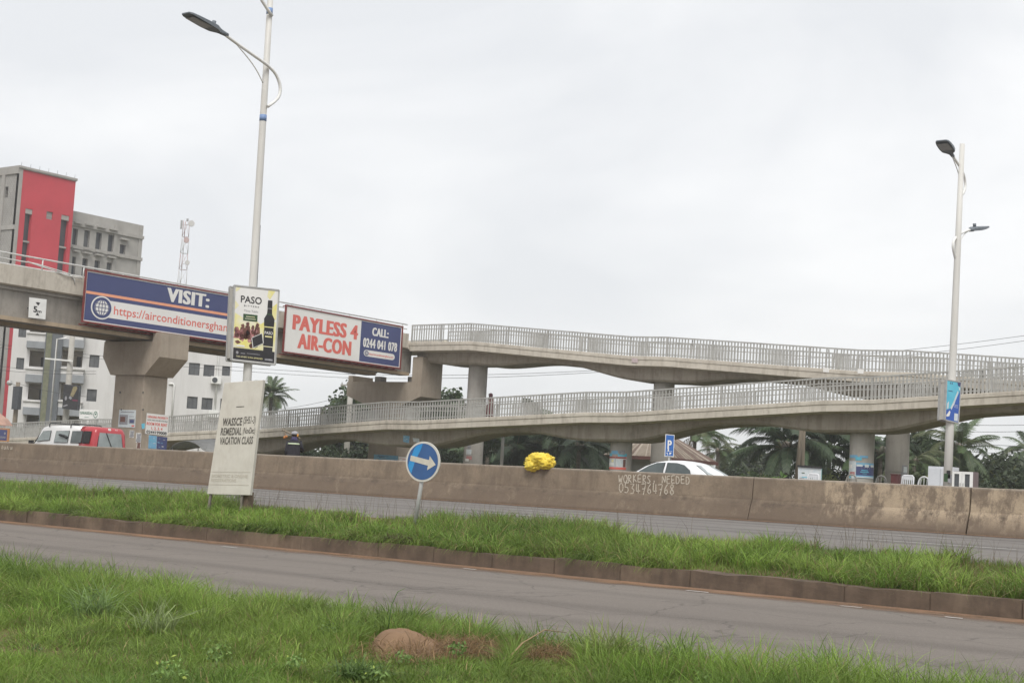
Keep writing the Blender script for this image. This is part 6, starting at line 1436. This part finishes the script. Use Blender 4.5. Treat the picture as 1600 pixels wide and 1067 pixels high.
col_poster('whitish and red torn paper on the upper ramp column right of the arrow sign', (-60.9, 78.2), (727, 737, 695, 722), [(.1, .9, .45, .75, 10), (.2, 1, .15, .35, 4), (0, .6, .05, .2, 0), (.3, .8, .8, .95, 12)])
col_poster('whitish torn paper low on the rear column near the right lamp post', (-32.3, 78.2), (1408, 1419, 722, 745), [(.1, .9, .1, .8, 12), (.3, .8, .3, .7, 10), (0, .5, 0, .3, 12)])

# ------------------------------------------------------------------ furniture for sale on the far footway
YF = 51.2
dp = thing('display_platform', 'low timber display platform carrying chairs behind the barrier on the right', 'platform', (-21, YF, .14))
xa, xb = atY(1240, 745, YF).x, atY(1445, 750, YF).x; ZP = .70
mb = MB()
for k in range(4): mb.box(((xa+xb)/2, YF-.6+k*.4, ZP-.03), (xb-xa, .36, .05))
mb.build('deck_boards', WOOD, dp)
for k in range(9):
    for y in (-.6, .6): mb = MB(); mb.box((xa+.15+(xb-xa-.3)*k/8, YF+y, .14+(ZP-.19)/2), (.08, .08, ZP-.20)); mb.build('leg', WOOD, dp)
def hoop_chair(label, xp, ytop, mat_, w_=.62):
    p = atY(xp, ytop, YF); t = thing('hoop_chair', label, 'chair', (p.x, YF, ZP), 'hoop backed chairs for sale behind the barrier'); zt_ = p.z
    mb = MB(); pts = [(p.x+w_/2*math.cos(a), YF+.18, zt_-w_/2+w_/2*math.sin(a)) for a in [math.pi*i/14 for i in range(15)]]; pts = [(p.x+w_/2, YF+.14, ZP+.42)]+pts+[(p.x-w_/2, YF+.14, ZP+.42)]
    mb.tube(pts, .028, 8); bk = mb.build('hoop', mat_, t)
    mb = MB()
    for k in range(5): a = -.22+.11*k; mb.tube([(p.x+a, YF+.14, ZP+.42), (p.x+a, YF+.18, zt_-w_/2+math.sqrt(max(0, (w_/2)**2-a*a)))], .010, 6)
    mb.build('spindles', mat_, bk)
    mb = MB(); mb.tube([(p.x, YF, ZP+.38), (p.x, YF, ZP+.43)], .30, 18); mb.build('seat', mat_, t)
    for sx_ in (-1, 1):
        for sy_ in (-1, 1): mb = MB(); mb.tube([(p.x+sx_*.20, YF+sy_*.18, ZP+.39), (p.x+sx_*.26, YF+sy_*.24, ZP)], .022, 6); mb.build('leg', mat_, t)
HC = [M('cane_grey', (.26, .25, .22), (.2, .19, .17), 9, .6), M('cane_dark', (.18, .18, .165), (.13, .13, .12), 9, .6), M('cane_white', (.62, .63, .62), (.5, .5, .5), 9, .5)]
hoop_chair('grey hoop backed chair in front of the round column behind the barrier', 1327.5, 741, HC[0], .36)
hoop_chair('dark hoop backed chair between the round column and the rear column', 1374, 743, HC[1], .36)
hoop_chair('white hoop backed chair left of the white wardrobe', 1441, 744.5, HC[2], .38)
def plastic_chair(label, xp, ytop):
    p = atY(xp, ytop, YF-.1); t = thing('plastic_chair', label, 'chair', (p.x, YF, ZP), 'white plastic chairs for sale behind the barrier'); zt_ = p.z; P_ = M('plastic_white', (.66, .67, .69), (.58, .59, .61), 5, .4)
    mb = MB(); w_ = .44; mb.tube([(p.x-w_/2, YF+.1, ZP+.42), (p.x-w_*.46, YF+.18, zt_-.05), (p.x-w_*.36, YF+.19, zt_), (p.x+w_*.36, YF+.19, zt_), (p.x+w_*.46, YF+.18, zt_-.05), (p.x+w_/2, YF+.1, ZP+.42)], .03, 8)
    mb.box((p.x, YF+.19, zt_-.07), (w_*.8, .03, .16)); bk = mb.build('backrest', P_, t)
    mb = MB()
    for k in range(5): mb.box((p.x-.14+.07*k, YF+.15, (ZP+.42+zt_)/2-.05), (.03, .02, zt_-ZP-.50))
    mb.build('back_slats', P_, bk); mb = MB(); mb.box((p.x, YF-.08, ZP+.42), (.46, .44, .03)); mb.build('seat', P_, t, bevel=.01)
    for sx_ in (-1, 1):
        for sy_ in (-1, 1): mb = MB(); mb.tube([(p.x+sx_*.19, YF-.08+sy_*.18, ZP+.41), (p.x+sx_*.23, YF-.08+sy_*.23, ZP)], .025, 6); mb.build('leg', P_, t)
plastic_chair('white plastic chair in front of the turquoise board', 1266, 740, ); plastic_chair('white plastic chair before the rear column', 1414, 742.5)
p = atY(1398, 741.5, YF); mb = MB(); mb.box((p.x, YF+.1, (ZP+p.z)/2), (.24, .3, p.z-ZP), 0); mb.box((p.x, YF+.1, p.z+.012), (.27, .33, .03), 0); mb.build('crate', M('crate_maroon', (.10, .03, .03), (.08, .025, .025), 6, .6), label='dark maroon crate left of the white plastic chair by the rear column', cat='crate')
q = [atY(*k, 53) for k in ((1247, 728.5), (1283.5, 731), (1283, 752), (1247, 750))]; fn = quadmap(*q); t = thing('shop_board', 'turquoise printed board under a dark top edge behind the barrier', 'sign', (fn(.5, 0).x, 53, .14))
mb = MB(); slab(mb, fn, .06, 0); pn = mb.build('panel', M('board_teal', (.12, .27, .28), (.17, .33, .31), 2.2, .5), t); mb = MB(); pr_face(10, (8, 12, 10, 5, 8), 31)(mb, fn); mb.build('print', PRINTS, pn, recalc=False)
mb = MB(); mb.bar(fn(-.01, 1.03), fn(1.01, 1.03), .10, .07); mb.build('top_rail', BLACK, t); mb = MB()
for a in (.06, .94): p = fn(a, 0)-fn.n*.08; mb.tube([Vector((p.x, p.y, .14)), fn(a, .9)-fn.n*.08], .03, 6)
mb.build('post', DGREY, t)
YW = 50.6; a_, b_ = atY(1450, 728, YW), atY(1489, 731, YW); t = thing('wardrobe', 'plain white wardrobe standing left of the right lamp post behind the barrier', 'wardrobe', ((a_.x+b_.x)/2, YW+.3, .14))
mb = MB(); mb.box(((a_.x+b_.x)/2, YW+.30, (a_.z+.14)/2), (b_.x-a_.x, .56, a_.z-.14)); mb.build('carcass', M('wardrobe_white', (.58, .60, .63), (.52, .54, .57), 2, .4), t, bevel=.01)
w_ = (b_.x-a_.x)/2
for k in (0, 1):
    mb = MB(); mb.box((a_.x+w_*(k+.5), YW+.01, (a_.z+.14)/2), (w_-.02, .03, a_.z-.26)); d_ = mb.build('door', M('wardrobe_door', (.60, .62, .65), (.54, .56, .59), 2, .4), t, bevel=.008)
    mb = MB(); mb.box((a_.x+w_*(1 + (k-.5)*.16), YW-.02, 1.0), (.02, .03, .14)); mb.build('handle', GALV, d_)
a_, b_ = atY(1487, 735.5, YW), atY(1520, 737.5, YW); t = thing('cabinet', 'white framed cabinet with two dark glass doors right of the right lamp post', 'cabinet', ((a_.x+b_.x)/2, YW+.3, .14)); x0, x1, z1 = a_.x, b_.x, a_.z
mb = MB(); mb.box(((x0+x1)/2, YW+.31, (z1+.14)/2), (x1-x0, .5, z1-.142)); mb.build('carcass', M('cabinet_side', (.16, .12, .12), (.12, .09, .09), 3, .5), t)
w_ = (x1-x0)/2
for k in (0, 1):
    u0 = x0+w_*k; mb = MB()
    for c_, d_ in (((u0+.05, (z1+.14)/2), (.09, z1-.16)), ((u0+w_-.05, (z1+.14)/2), (.09, z1-.16)), ((u0+w_/2, z1-.05), (w_-.19, .08)), ((u0+w_/2, .20), (w_-.19, .10))): mb.box((c_[0], YW+.02, c_[1]), (d_[0], .06, d_[1]))
    fr_ = mb.build('door', WHITE, t); mb = MB(); mb.box((u0+w_/2, YW+.03, (z1+.14)/2), (w_-.19, .02, z1-.30)); mb.build('pane', GLASSD, fr_); mb = MB(); mb.box((u0+(w_-.05 if k == 0 else .05), YW-.02, 1.45), (.02, .03, .09)); mb.build('handle', GALV, fr_)

# ------------------------------------------------------------------ poles and cables
def pole(label, x, Y, ztop, r_, lean=0, mat_=None, arm=True):
    t = thing('utility_pole', label, 'utility pole', (x, Y, 0), 'utility poles along the far side'); mb = MB(); mb.tube([(x, Y, -.2), (x+lean*.5, Y, ztop*.5), (x+lean, Y, ztop)], [r_, r_*.9, r_*.78], 10); mb.build('pole', mat_ or WOOD, t)
    if arm:
        mb = MB(); mb.box((x+lean, Y-.12, ztop-.5), (1.9, .1, .12)); a_ = mb.build('crossarm', mat_ or WOOD, t)
        for k in (-.85, -.3, .3, .85): mb = MB(); mb.tube([(x+lean+k, Y-.12, ztop-.44), (x+lean+k, Y-.12, ztop-.26)], .05, 8); mb.build('insulator', GALV, a_)
    return t
def ppole(label, xp, ybase_top, ytop, Y, r_, **k): p = atY(xp, ytop, Y); return pole(label, p.x, Y, p.z, r_, **k)
PALEP = M('pole_concrete', (.40, .385, .35), (.33, .315, .285), 2, .8)
pA = ppole('wooden pole leaning towards its neighbour beside the big palm, left one of the pair', 1246, 0, 640, 84, .14, arm=False, lean=.0); pA.rotation_euler = (0, math.radians(3.6), 0)
pB = ppole('wooden pole standing close right of the leaning one beside the big palm', 1257, 0, 640, 84.6, .14, arm=False)
ppole('grey utility pole behind the lower ramp, left of the right hand pier', 549, 0, 592, 90, .26, mat_=PALEP)
tl_ = ppole('slim pole with a small lamp among the palms behind the yellow bundle', 786, 0, 684, 82, .13, mat_=PALEP, arm=False)
p = atY(786, 684, 82); mb = MB(); mb.tube([p, p+Vector((.5, -.1, .25))], .04, 6); mb.box(p+Vector((.7, -.12, .3)), (.5, .2, .1)); mb.build('lamp_head', GALV, tl_)
p = atY(106, 530, 79); pw = pole('pale square utility pole with a crossarm in front of the apartment balconies', atY(112, 540, 79).x, 79, p.z+.3, .28, mat_=PALEP, arm=False)
q0, q1 = atY(71, 560, 78.7), atY(113, 564, 78.7); mb = MB(); mb.bar(q0, q1, .10, .12); mb.tube([q0+Vector((1.3, 0, -7)), q0+Vector((1.35, 0, 1.6)), q0+Vector((2.2, .3, 1.7))], .07, 6); mb.build('crossarm', WHITE, pw)
# advert panel on that pole
q = [atY(*k, 78.4) for k in ((100, 600), (124, 602.5), (121.5, 641), (97, 638.5))]; fn = quadmap(*q); t = thing('advertising_sign', 'dark street advert with a slanting gold bottle on the pale square pole', 'advertising sign', fn(.5, 0))
mb = MB(); slab(mb, fn, .2, 0); pn = mb.build('panel', DGREY, t); mb = MB(); f1, f2 = lifted(fn, .01), lifted(fn, .016); G_ = [PBLACK, M('gold_print', (.30, .26, .14), (.22, .18, .10), 6, .5), PGREY, PMAROON]
rect(mb, f1, .03, .97, .03, .97, 0); mb.poly([f2(*k) for k in ((.62, .92), (.82, .97), (.90, .88), (.66, .52), (.45, .56))], 1); mb.poly([f2(*k) for k in ((.45, .56), (.60, .48), (.52, .40), (.38, .46))], 2); mb.poly(ell(f2, .20, .44, .07, .09, 12), 2); mb.poly([f2(*k) for k in ((.05, .12), (.30, .2), (.36, .16), (.1, .08))], 2); rect(mb, f2, .62, .97, .36, .42, 3); mb.build('print', G_, pn, recalc=False)
# lamp on a short wooden pole at the far left
ps = ppole('short dark wooden pole with a round lamp in front of the apartments, far left', 28.5, 0, 597, 78, .22, arm=False); p = atY(27, 603, 78)
mb = MB(); mb.tube([p, atY(16, 598, 78)], .05, 6); blob(mb, atY(15, 598, 78), .24, 0, 1, 1, 2); mb.build('lamp_arm', GALV, ps); q = atY(27, 616, 77.7); mb = MB(); mb.box(q-Vector((0, 0, .3)), (.8, .35, 1.9)); mb.build('meter_box', DGREY, ps)
# overhead cables
CAB = M('cable', (.05, .05, .055)); ci = [0]
def cable(p0, p1, Y, label, sag=.3, r_=.016):
    a, b = atY(*p0, Y), atY(*p1, Y); mb = MB(); mb.tube([a.lerp(b, i/14)-Vector((0, 0, sag*4*(i/14)*(1-i/14))) for i in range(15)], r_, 5); mb.build('power_cable', CAB, label=label, cat='cable', group='overhead cables behind the ramps')
for p0, p1, Y, lb in (((-20, 536), (555, 585), 92, 'upper of two thin cables crossing behind the drinks sign post'), ((-20, 541), (555, 591), 92, 'lower of two thin cables crossing behind the drinks sign post'),
    ((540, 584), (1010, 573.5), 92, 'upper of two cables under the upper ramp beam'), ((540, 590), (1010, 576), 92, 'lower of two cables under the upper ramp beam'),
    ((1150, 566), (1625, 521), 110, 'upper of two cables rising to the right above the upper ramp'), ((1150, 575), (1625, 529), 110, 'lower of two cables rising to the right above the upper ramp'),
    ((1330, 649), (1625, 663), 105, 'topmost cable right of the right lamp post, just under the lower ramp'), ((1330, 660), (1625, 673), 105, 'second cable down below the lower ramp on the right'), ((1290, 664), (1625, 698), 105, 'third cable down on the right, above the windswept palm'), ((1290, 676), (1625, 711), 105, 'fourth cable down on the right, among the palm tops'), ((1290, 690), (1625, 722), 105, 'lowest cable on the right, across the dark bushes')): cable(p0, p1, Y, lb)
for p0, p1, Y, lb in (((430, 640), (548, 616), 91, 'upper short cable running into the grey pole behind the lower ramp'), ((430, 652), (548, 627), 91, 'lower short cable running into the grey pole behind the lower ramp'), ((-10, 571), (150, 580), 77, 'upper cable across the apartment balconies'), ((-10, 577), (150, 584), 77, 'second cable across the apartment balconies'), ((30, 600), (140, 620), 77, 'slanting low cable in front of the apartment block'), ((548, 600), (800, 688), 86, 'slanting cable from the grey pole down to the slim lamp pole')): cable(p0, p1, Y, lb, .15, .014)

# ------------------------------------------------------------------ vegetation
LEAFM, nl = newmat('tree_leaves'); at_ = node(nl, 'ShaderNodeAttribute', attribute_name='tint'); finish(nl, at_.outputs['Color'], .5, 0, spec=.3, trans=.22)
BARK = M('bark', (.16, .13, .10), (.10, .085, .065), 4, .95, stretch=(3, 3, .4), bs=.5); PALMB = M('palm_bark', (.22, .19, .16), (.13, .11, .09), 3, .95, stretch=(.5, .5, 5), bs=.5)
def leafcloud(name, blobs, n_, size, base, parent=None, off=Vector((0, 0, 0)), seed=1, shell=.55, **k):
    """leaf clumps spread through lumpy crowns; blobs = [(centre, (rx,ry,rz))]"""
    r_ = np.random.default_rng(seed); vol = np.array([b[1][0]*b[1][1]*b[1][2] for b in blobs])**.7; idx = r_.choice(len(blobs), n_, p=vol/vol.sum())
    C_ = np.array([tuple(b[0]) for b in blobs])[idx]; R_ = np.array([b[1] for b in blobs])[idx]
    d = r_.normal(size=(n_, 3)); d /= np.linalg.norm(d, axis=1)[:, None]; rad = (shell+(1-shell)*r_.random(n_)**.6)*(1+.18*r_.normal(size=n_).clip(-1.5, 1.8)); P_ = C_+d*R_*rad[:, None]
    cl = vnoise(P_[:, 0]*1.0+P_[:, 2]*.7, P_[:, 1]+P_[:, 2]*1.3, .8, seed+3); kp = cl > .14; P_, d, cl = P_[kp], d[kp], cl[kp]; N = len(P_)
    a = r_.normal(size=(N, 3))+d*.4; a[:, 2] -= .3; a /= np.linalg.norm(a, axis=1)[:, None]; b = np.cross(a, r_.normal(size=(N, 3))); b /= np.linalg.norm(b, axis=1)[:, None]; s = (size*r_.uniform(.6, 1.4, N))[:, None]
    V_ = np.stack([P_-a*s*.55, P_+b*s*.30, P_+a*s*.6-np.array([0, 0, .15])*s, P_-b*s*.30], 1).astype(np.float32)-np.array(off, np.float32)
    me = bpy.data.meshes.new(name); me.vertices.add(N*4); me.vertices.foreach_set('co', V_.ravel()); me.loops.add(N*4); me.loops.foreach_set('vertex_index', np.arange(N*4, dtype=np.int32)); me.polygons.add(N); me.polygons.foreach_set('loop_start', np.arange(0, N*4, 4, dtype=np.int32)); me.update(calc_edges=True)
    c = np.array(base)*1.3*(.55+.9*cl)[:, None]*r_.uniform(.75, 1.25, (N, 1)); yl = r_.random(N) < .05; c[yl] = c[yl]*np.array([1.9, 1.5, 1.1]); C4 = np.ones((N, 4, 4), np.float32); C4[:, :, :3] = c[:, None]
    t_ = me.attributes.new('tint', 'FLOAT_COLOR', 'POINT'); t_.data.foreach_set('color', C4.ravel()); me.materials.append(LEAFM); me.validate(); o = bpy.data.objects.new(name, me); COL.objects.link(o)
    if parent: o.parent = parent
    return tag(o, **k)
def tree(label, xp, ytop, Y, rx, hcrown, n_, size, base, seed, trunk=.22, group=None):
    n_ = int(n_*1.7); size *= 1.15; rx *= 1.12
    p = atY(xp, ytop, Y); zt_ = p.z; zc = zt_-hcrown/2; r2 = random.Random(seed); t = thing('broadleaf_tree', label, 'tree', (p.x, Y, 0), group)
    bl = [(Vector((p.x, Y, zc)), (rx*.62, rx*.62, hcrown*.45))]
    for i in range(9):
        an = r2.uniform(0, 6.28); q = r2.uniform(.35, .75); s_ = r2.uniform(.28, .45); bl.append((Vector((p.x+rx*q*math.cos(an), Y+rx*q*math.sin(an), zc+hcrown*r2.uniform(-.33, .30))), (rx*s_, rx*s_, hcrown*s_*.75)))
    mb = MB(); mb.tube([(p.x, Y, -.2), (p.x+.1, Y, zc*.5), (p.x, Y, zc)], [trunk*1.25, trunk, trunk*.55], 10)
    for c, r_ in bl[1:6]: mb.tube([(p.x+.05, Y, zc*.55), tuple(Vector((p.x, Y, zc*.75)).lerp(c, .5)), tuple(c)], [trunk*.5, trunk*.32, trunk*.12], 7)
    mb.build('trunk', BARK, t); leafcloud('crown', bl, n_, size, base, t, Vector((p.x, Y, 0)), seed); return t
def frond_mesh(ln, droop, seed, npair=30, wid=.24, tint=(.045, .075, .028), hang=.45):
    r2 = random.Random(seed); mb = MB(); cols = []
    pt = lambda t: Vector((ln*(t-.18*droop*t*t), .06*ln*math.sin(t*2+seed), ln*(.42*t-droop*.62*t*t)))
    mb.tube([pt(i/8) for i in range(9)], [.035*(1-i/9.5) for i in range(9)], 5, cap=False); cols += [(.13, .12, .06)]*len(mb.v)
    for i in range(npair):
        t = .16+.84*i/npair; p = pt(t); d = (pt(min(1, t+.03))-pt(t-.03)).normalized(); side = d.cross(Vector((0, 0, 1))).normalized()
        L_ = ln*wid*(.35+.65*math.sin(math.pi*min(1, .12+t*.86)))*r2.uniform(.8, 1.15)
        for s_ in (-1, 1):
            e = (d*.62+side*s_*.75+Vector((0, 0, .12))).normalized(); m_ = p+e*L_*.55+Vector((0, 0, -hang*.12*L_)); q = p+e*L_*.92+Vector((0, 0, -hang*L_*r2.uniform(.7, 1.3))); w_ = d*ln*.0075
            o = len(mb.v); mb.add([p-w_, p+w_, m_+w_*.9, q, m_-w_*.9], [(0, 1, 2, 4), (4, 2, 3)]); k = r2.uniform(.7, 1.35); cols += [tuple(c*k for c in tint)]*5
    me = mb.mesh('frond', LEAFM); t_ = me.attributes.new('tint', 'FLOAT_COLOR', 'POINT'); t_.data.foreach_set('color', np.array([(*c, 1) for c in cols], np.float32).ravel()); return me
FR = [frond_mesh(3.4, d, i, 46, .25, tuple(k*1.45 for k in c), h) for i, (d, c, h) in enumerate(((.75, (.05, .078, .03), .5), (1.05, (.043, .066, .028), .65), (.5, (.06, .092, .036), .35), (1.35, (.075, .088, .04), .8)))]
FRL = [frond_mesh(4.6, d, 20+i, 64, .22, tuple(k*1.5 for k in c), h) for i, (d, c, h) in enumerate(((.8, (.036, .058, .028), .55), (1.1, (.033, .05, .026), .75), (.55, (.045, .070, .032), .45)))]
DEADF = frond_mesh(2.6, 1.5, 50, 24, .2, (.14, .085, .045), .9)
def palm(label, xp, yp, Y, scale, nf, seed, set_=FR, lean=0, up=.9, trunk=.16, dead=0, tintset=None):
    p = atY(xp, yp, Y); r2 = random.Random(seed); t = thing('palm_tree', label, 'palm tree', (p.x-lean, Y, 0), 'palms growing behind the ramps')
    base = Vector((p.x-lean, Y, 0)); mb = MB(); mb.tube([(base.x, Y, -.2), (base.x+lean*.35, Y, p.z*.5), (p.x, Y, p.z)], [trunk*1.4, trunk, trunk*.85], 10); mb.build('trunk', PALMB, t)
    if p.z > 2.5:
        mb = MB(); blob(mb, (p.x, Y, p.z+.05), .35*scale, .2, 2, seed, 2, 0, (1, 1, 1.3)); mb.build('crown_shaft', PALMB, t)
    for i in range(nf):
        me = DEADF if i < dead else r2.choice(set_); o = bpy.data.objects.new('frond', me); COL.objects.link(o); o.parent = t; o.location = Vector((p.x, Y, p.z))-base
        k = i/nf; el = (-.75+1.9*k)*up if i >= dead else -.6; o.rotation_euler = (r2.uniform(-.25, .25), -el*.62+r2.uniform(-.15, .15), i*2.399+r2.uniform(-.25, .25)); o.scale = (scale*r2.uniform(.85, 1.12),)*3
    return t
palm('coconut palm with shaggy fronds left of the dense green tree, beside the cream notice board', 424, 618, 95, .70, 36, 1, up=1.5)
palm('dark palm under the ramp just left of the yellow bundle', 800, 705, 86, 1.0, 22, 2, FRL, up=.8)
palm('spreading dark palm right behind the yellow bundle', 852, 697, 88, 1.05, 24, 3, FRL, up=.95)
palm('pale drooping palm left of the column with the maroon bordered poster', 905, 698, 84, .85, 20, 4, FRL, up=.9)
palm('low dark palm at the left under the lower ramp', 762, 706, 92, 1.0, 18, 5, FRL, up=.8)
palm('coconut palm with a brown dry crown rising behind the tiled roof', 1086, 684, 104, 1.05, 22, 6, up=.85, dead=5)
palm('broad dark palm left of the two leaning wooden poles', 1228, 702, 92, 1.02, 26, 7, FRL, up=1.2)
palm('broad dark palm just right of the two leaning wooden poles', 1296, 706, 95, 1.05, 26, 8, FRL, up=1.1)
palm('bushy palm between the two columns on the right', 1376, 705, 96, .95, 18, 9, FRL, up=1.0)
palm('windswept palm right behind the right lamp post', 1497, 703, 98, .95, 26, 10, up=1.5)
palm('low palm with pale drooping fronds left of the white wardrobe', 1428, 722, 90, .8, 18, 11, up=.9)
palm('spiky palm top left of the right lamp post', 1440, 692, 118, .72, 16, 12, up=1.9)
palm('palm at the far right edge above the dark bushes', 1606, 705, 112, .75, 18, 13, up=1.0)
palm('small bushy palm right of the tiled house', 1122, 706, 100, .62, 18, 14, up=1.2)
DK = (.040, .062, .026)
tree('dense dark green mango tree behind the right hand pier', 562, 598, 98, 3.7, 6.8, 9000, .34, DK, 21, .3)
tree('dark green tree showing between the pier cap and the round column', 699, 610, 100, 2.4, 5.8, 5000, .34, DK, 22, .22)
tree('low bushy tree at the far right behind the cabinet', 1572, 703, 104, 3.6, 4.8, 6000, .34, (.042, .056, .030), 23, .22)
tree('dark bushy tree directly behind the white wardrobe', 1465, 690, 104, 2.4, 5.0, 5000, .34, (.038, .055, .026), 24, .2)
tree('hazy tree beyond the car, right of the tiled roof', 1166, 697, 150, 3.2, 6.2, 4000, .45, (.048, .062, .036), 25, .22)
tree('hazy tree further right behind the broad palm', 1196, 703, 155, 2.6, 5.2, 3000, .45, (.045, .06, .035), 26, .2)
tree('small hazy tree between the tiled house and its right neighbour', 1143, 711, 140, 2.0, 4.5, 2500, .42, (.046, .062, .034), 27, .18)
tree('feathery dark tree behind the rear column', 1405, 690, 125, 2.8, 6.0, 4500, .4, (.040, .058, .028), 28, .2)
tree('dark tree above the rear palms behind the yellow bundle', 835, 668, 118, 5.0, 6.5, 8000, .42, (.034, .052, .024), 29, .3)
tree('dark tree behind the column with the maroon bordered poster', 915, 676, 122, 4.0, 6.0, 6000, .42, (.036, .054, .025), 30, .3)
tree('dark tree left among the palms above the white torn paper column', 765, 690, 116, 3.2, 5.0, 5000, .42, (.034, .05, .024), 31, .24)
def bush(label, xp, ytop, Y, rx, n_, base, seed, ry=1.5):
    p = atY(xp, ytop, Y); t = thing('bush', label, 'bush', (p.x, Y, 0)); r2 = random.Random(seed); bl = [(Vector((p.x+r2.uniform(-.7, .7)*rx, Y+r2.uniform(-.5, .5), p.z*r2.uniform(.35, .55))), (rx*r2.uniform(.3, .5), ry*.7, p.z*r2.uniform(.38, .5))) for i in range(7)]
    mb = MB()
    for c, r_ in bl[:5]: mb.tube([(p.x+(c.x-p.x)*.3, Y, -.1), tuple(c)], [.06, .02], 6)
    mb.build('stems', BARK, t); leafcloud('foliage', bl, n_, .26, base, t, Vector((p.x, Y, 0)), seed, .3)
bush('dark bush in the shade under the lower ramp, right of the street vendor', 500, 694, 80, 3.2, 5000, (.030, .046, .020), 41)
bush('dark bush under the lower ramp next to the right hand pier', 560, 692, 82, 2.6, 4500, (.028, .044, .020), 42)
bush('dark bush right of the arrow sign under the lower ramp', 690, 694, 84, 2.2, 4000, (.032, .05, .022), 43)
bush('dark hedge under the palms left of the yellow bundle', 790, 706, 94, 4.0, 7000, (.030, .046, .022), 44)
bush('dark hedge under the palms right of the yellow bundle', 890, 708, 96, 4.2, 7000, (.030, .046, .022), 45)
bush('mid green shrub at the foot of the broad palm behind the car', 1175, 735, 84, 2.0, 3000, (.055, .085, .03), 46)
bush('bright green low plant left of the turquoise board', 1212, 738, 70, .9, 1500, (.07, .13, .03), 47)
bush('yellowish green low shrub right of the turquoise board', 1302, 738, 76, 1.3, 1800, (.10, .12, .035), 48)
bush('dark shrubs between the columns on the right', 1376, 722, 100, 2.4, 4000, (.034, .052, .024), 49)
bush('dark shrubs filling the gap left of the round column on the right', 1308, 716, 99, 3.0, 5000, (.034, .052, .024), 54)
bush('dark shrubs right of the cabinet at the picture edge', 1560, 735, 92, 3.4, 5000, (.040, .055, .028), 50)
bush('dark shrubs behind the cabinet', 1520, 728, 98, 2.4, 4000, (.036, .052, .026), 51)
bush('dark bush behind the street vendor under the lower ramp', 462, 700, 84, 2.0, 3500, (.030, .046, .022), 52)
bush('pale fronded shrub left of the white wardrobe behind the chairs', 1426, 728, 86, 1.4, 2500, (.06, .08, .034), 53)
# far wood closing the horizon
r_ = np.random.default_rng(5); bl = []
for i in range(170):
    x = -420+i*3.4+r_.uniform(-1, 1); y = 250+r_.uniform(-18, 18); h_ = 5.0+3.0*math.sin(i*.35)*math.sin(i*.11)+r_.uniform(-1, 1.6); bl.append((Vector((x, y, h_*.45)), (3.6, 2.6, h_*.55)))
leafcloud('far_wood', bl, 42000, .8, (.050, .066, .036), None, seed=77, shell=.3, kind='stuff', label='far belt of hazy trees closing the horizon', cat='wood')

# ------------------------------------------------------------------ air
hz, nh = newmat('haze_air'); pv = node(nh, 'ShaderNodeVolumePrincipled'); pv.inputs['Color'].default_value = (.93, .95, .97, 1); pv.inputs['Density'].default_value = HAZE; pv.inputs['Anisotropy'].default_value = .2
ho = node(nh, 'ShaderNodeOutputMaterial'); nh.links.new(pv.outputs[0], ho.inputs['Volume'])
if HAZE > 0:
    mb = MB(); mb.box((-150, 1350, 19.1), (2700, 3500, 41.8)); o = mb.build('haze', hz, kind='stuff')

# broad leaved weeds scattered through the near verge
r_ = np.random.default_rng(9); bl = []
for i in range(16):
    by = r_.uniform(6.2, 9.6); bx = -by*math.tan(r_.uniform(.33, .95)); s_ = r_.uniform(.04, .08); bl.append((Vector((bx, by, float(vergez(np.array([bx]), np.array([by]))[0])+r_.uniform(.08, .16))), (s_*1.3, s_*1.3, s_)))
leafcloud('broad_leaf_weeds', bl, 1500, .024, (.115, .18, .05), None, seed=78, shell=.2, kind='stuff', label='small broad leaved weeds scattered through the near verge grass', cat='weeds')
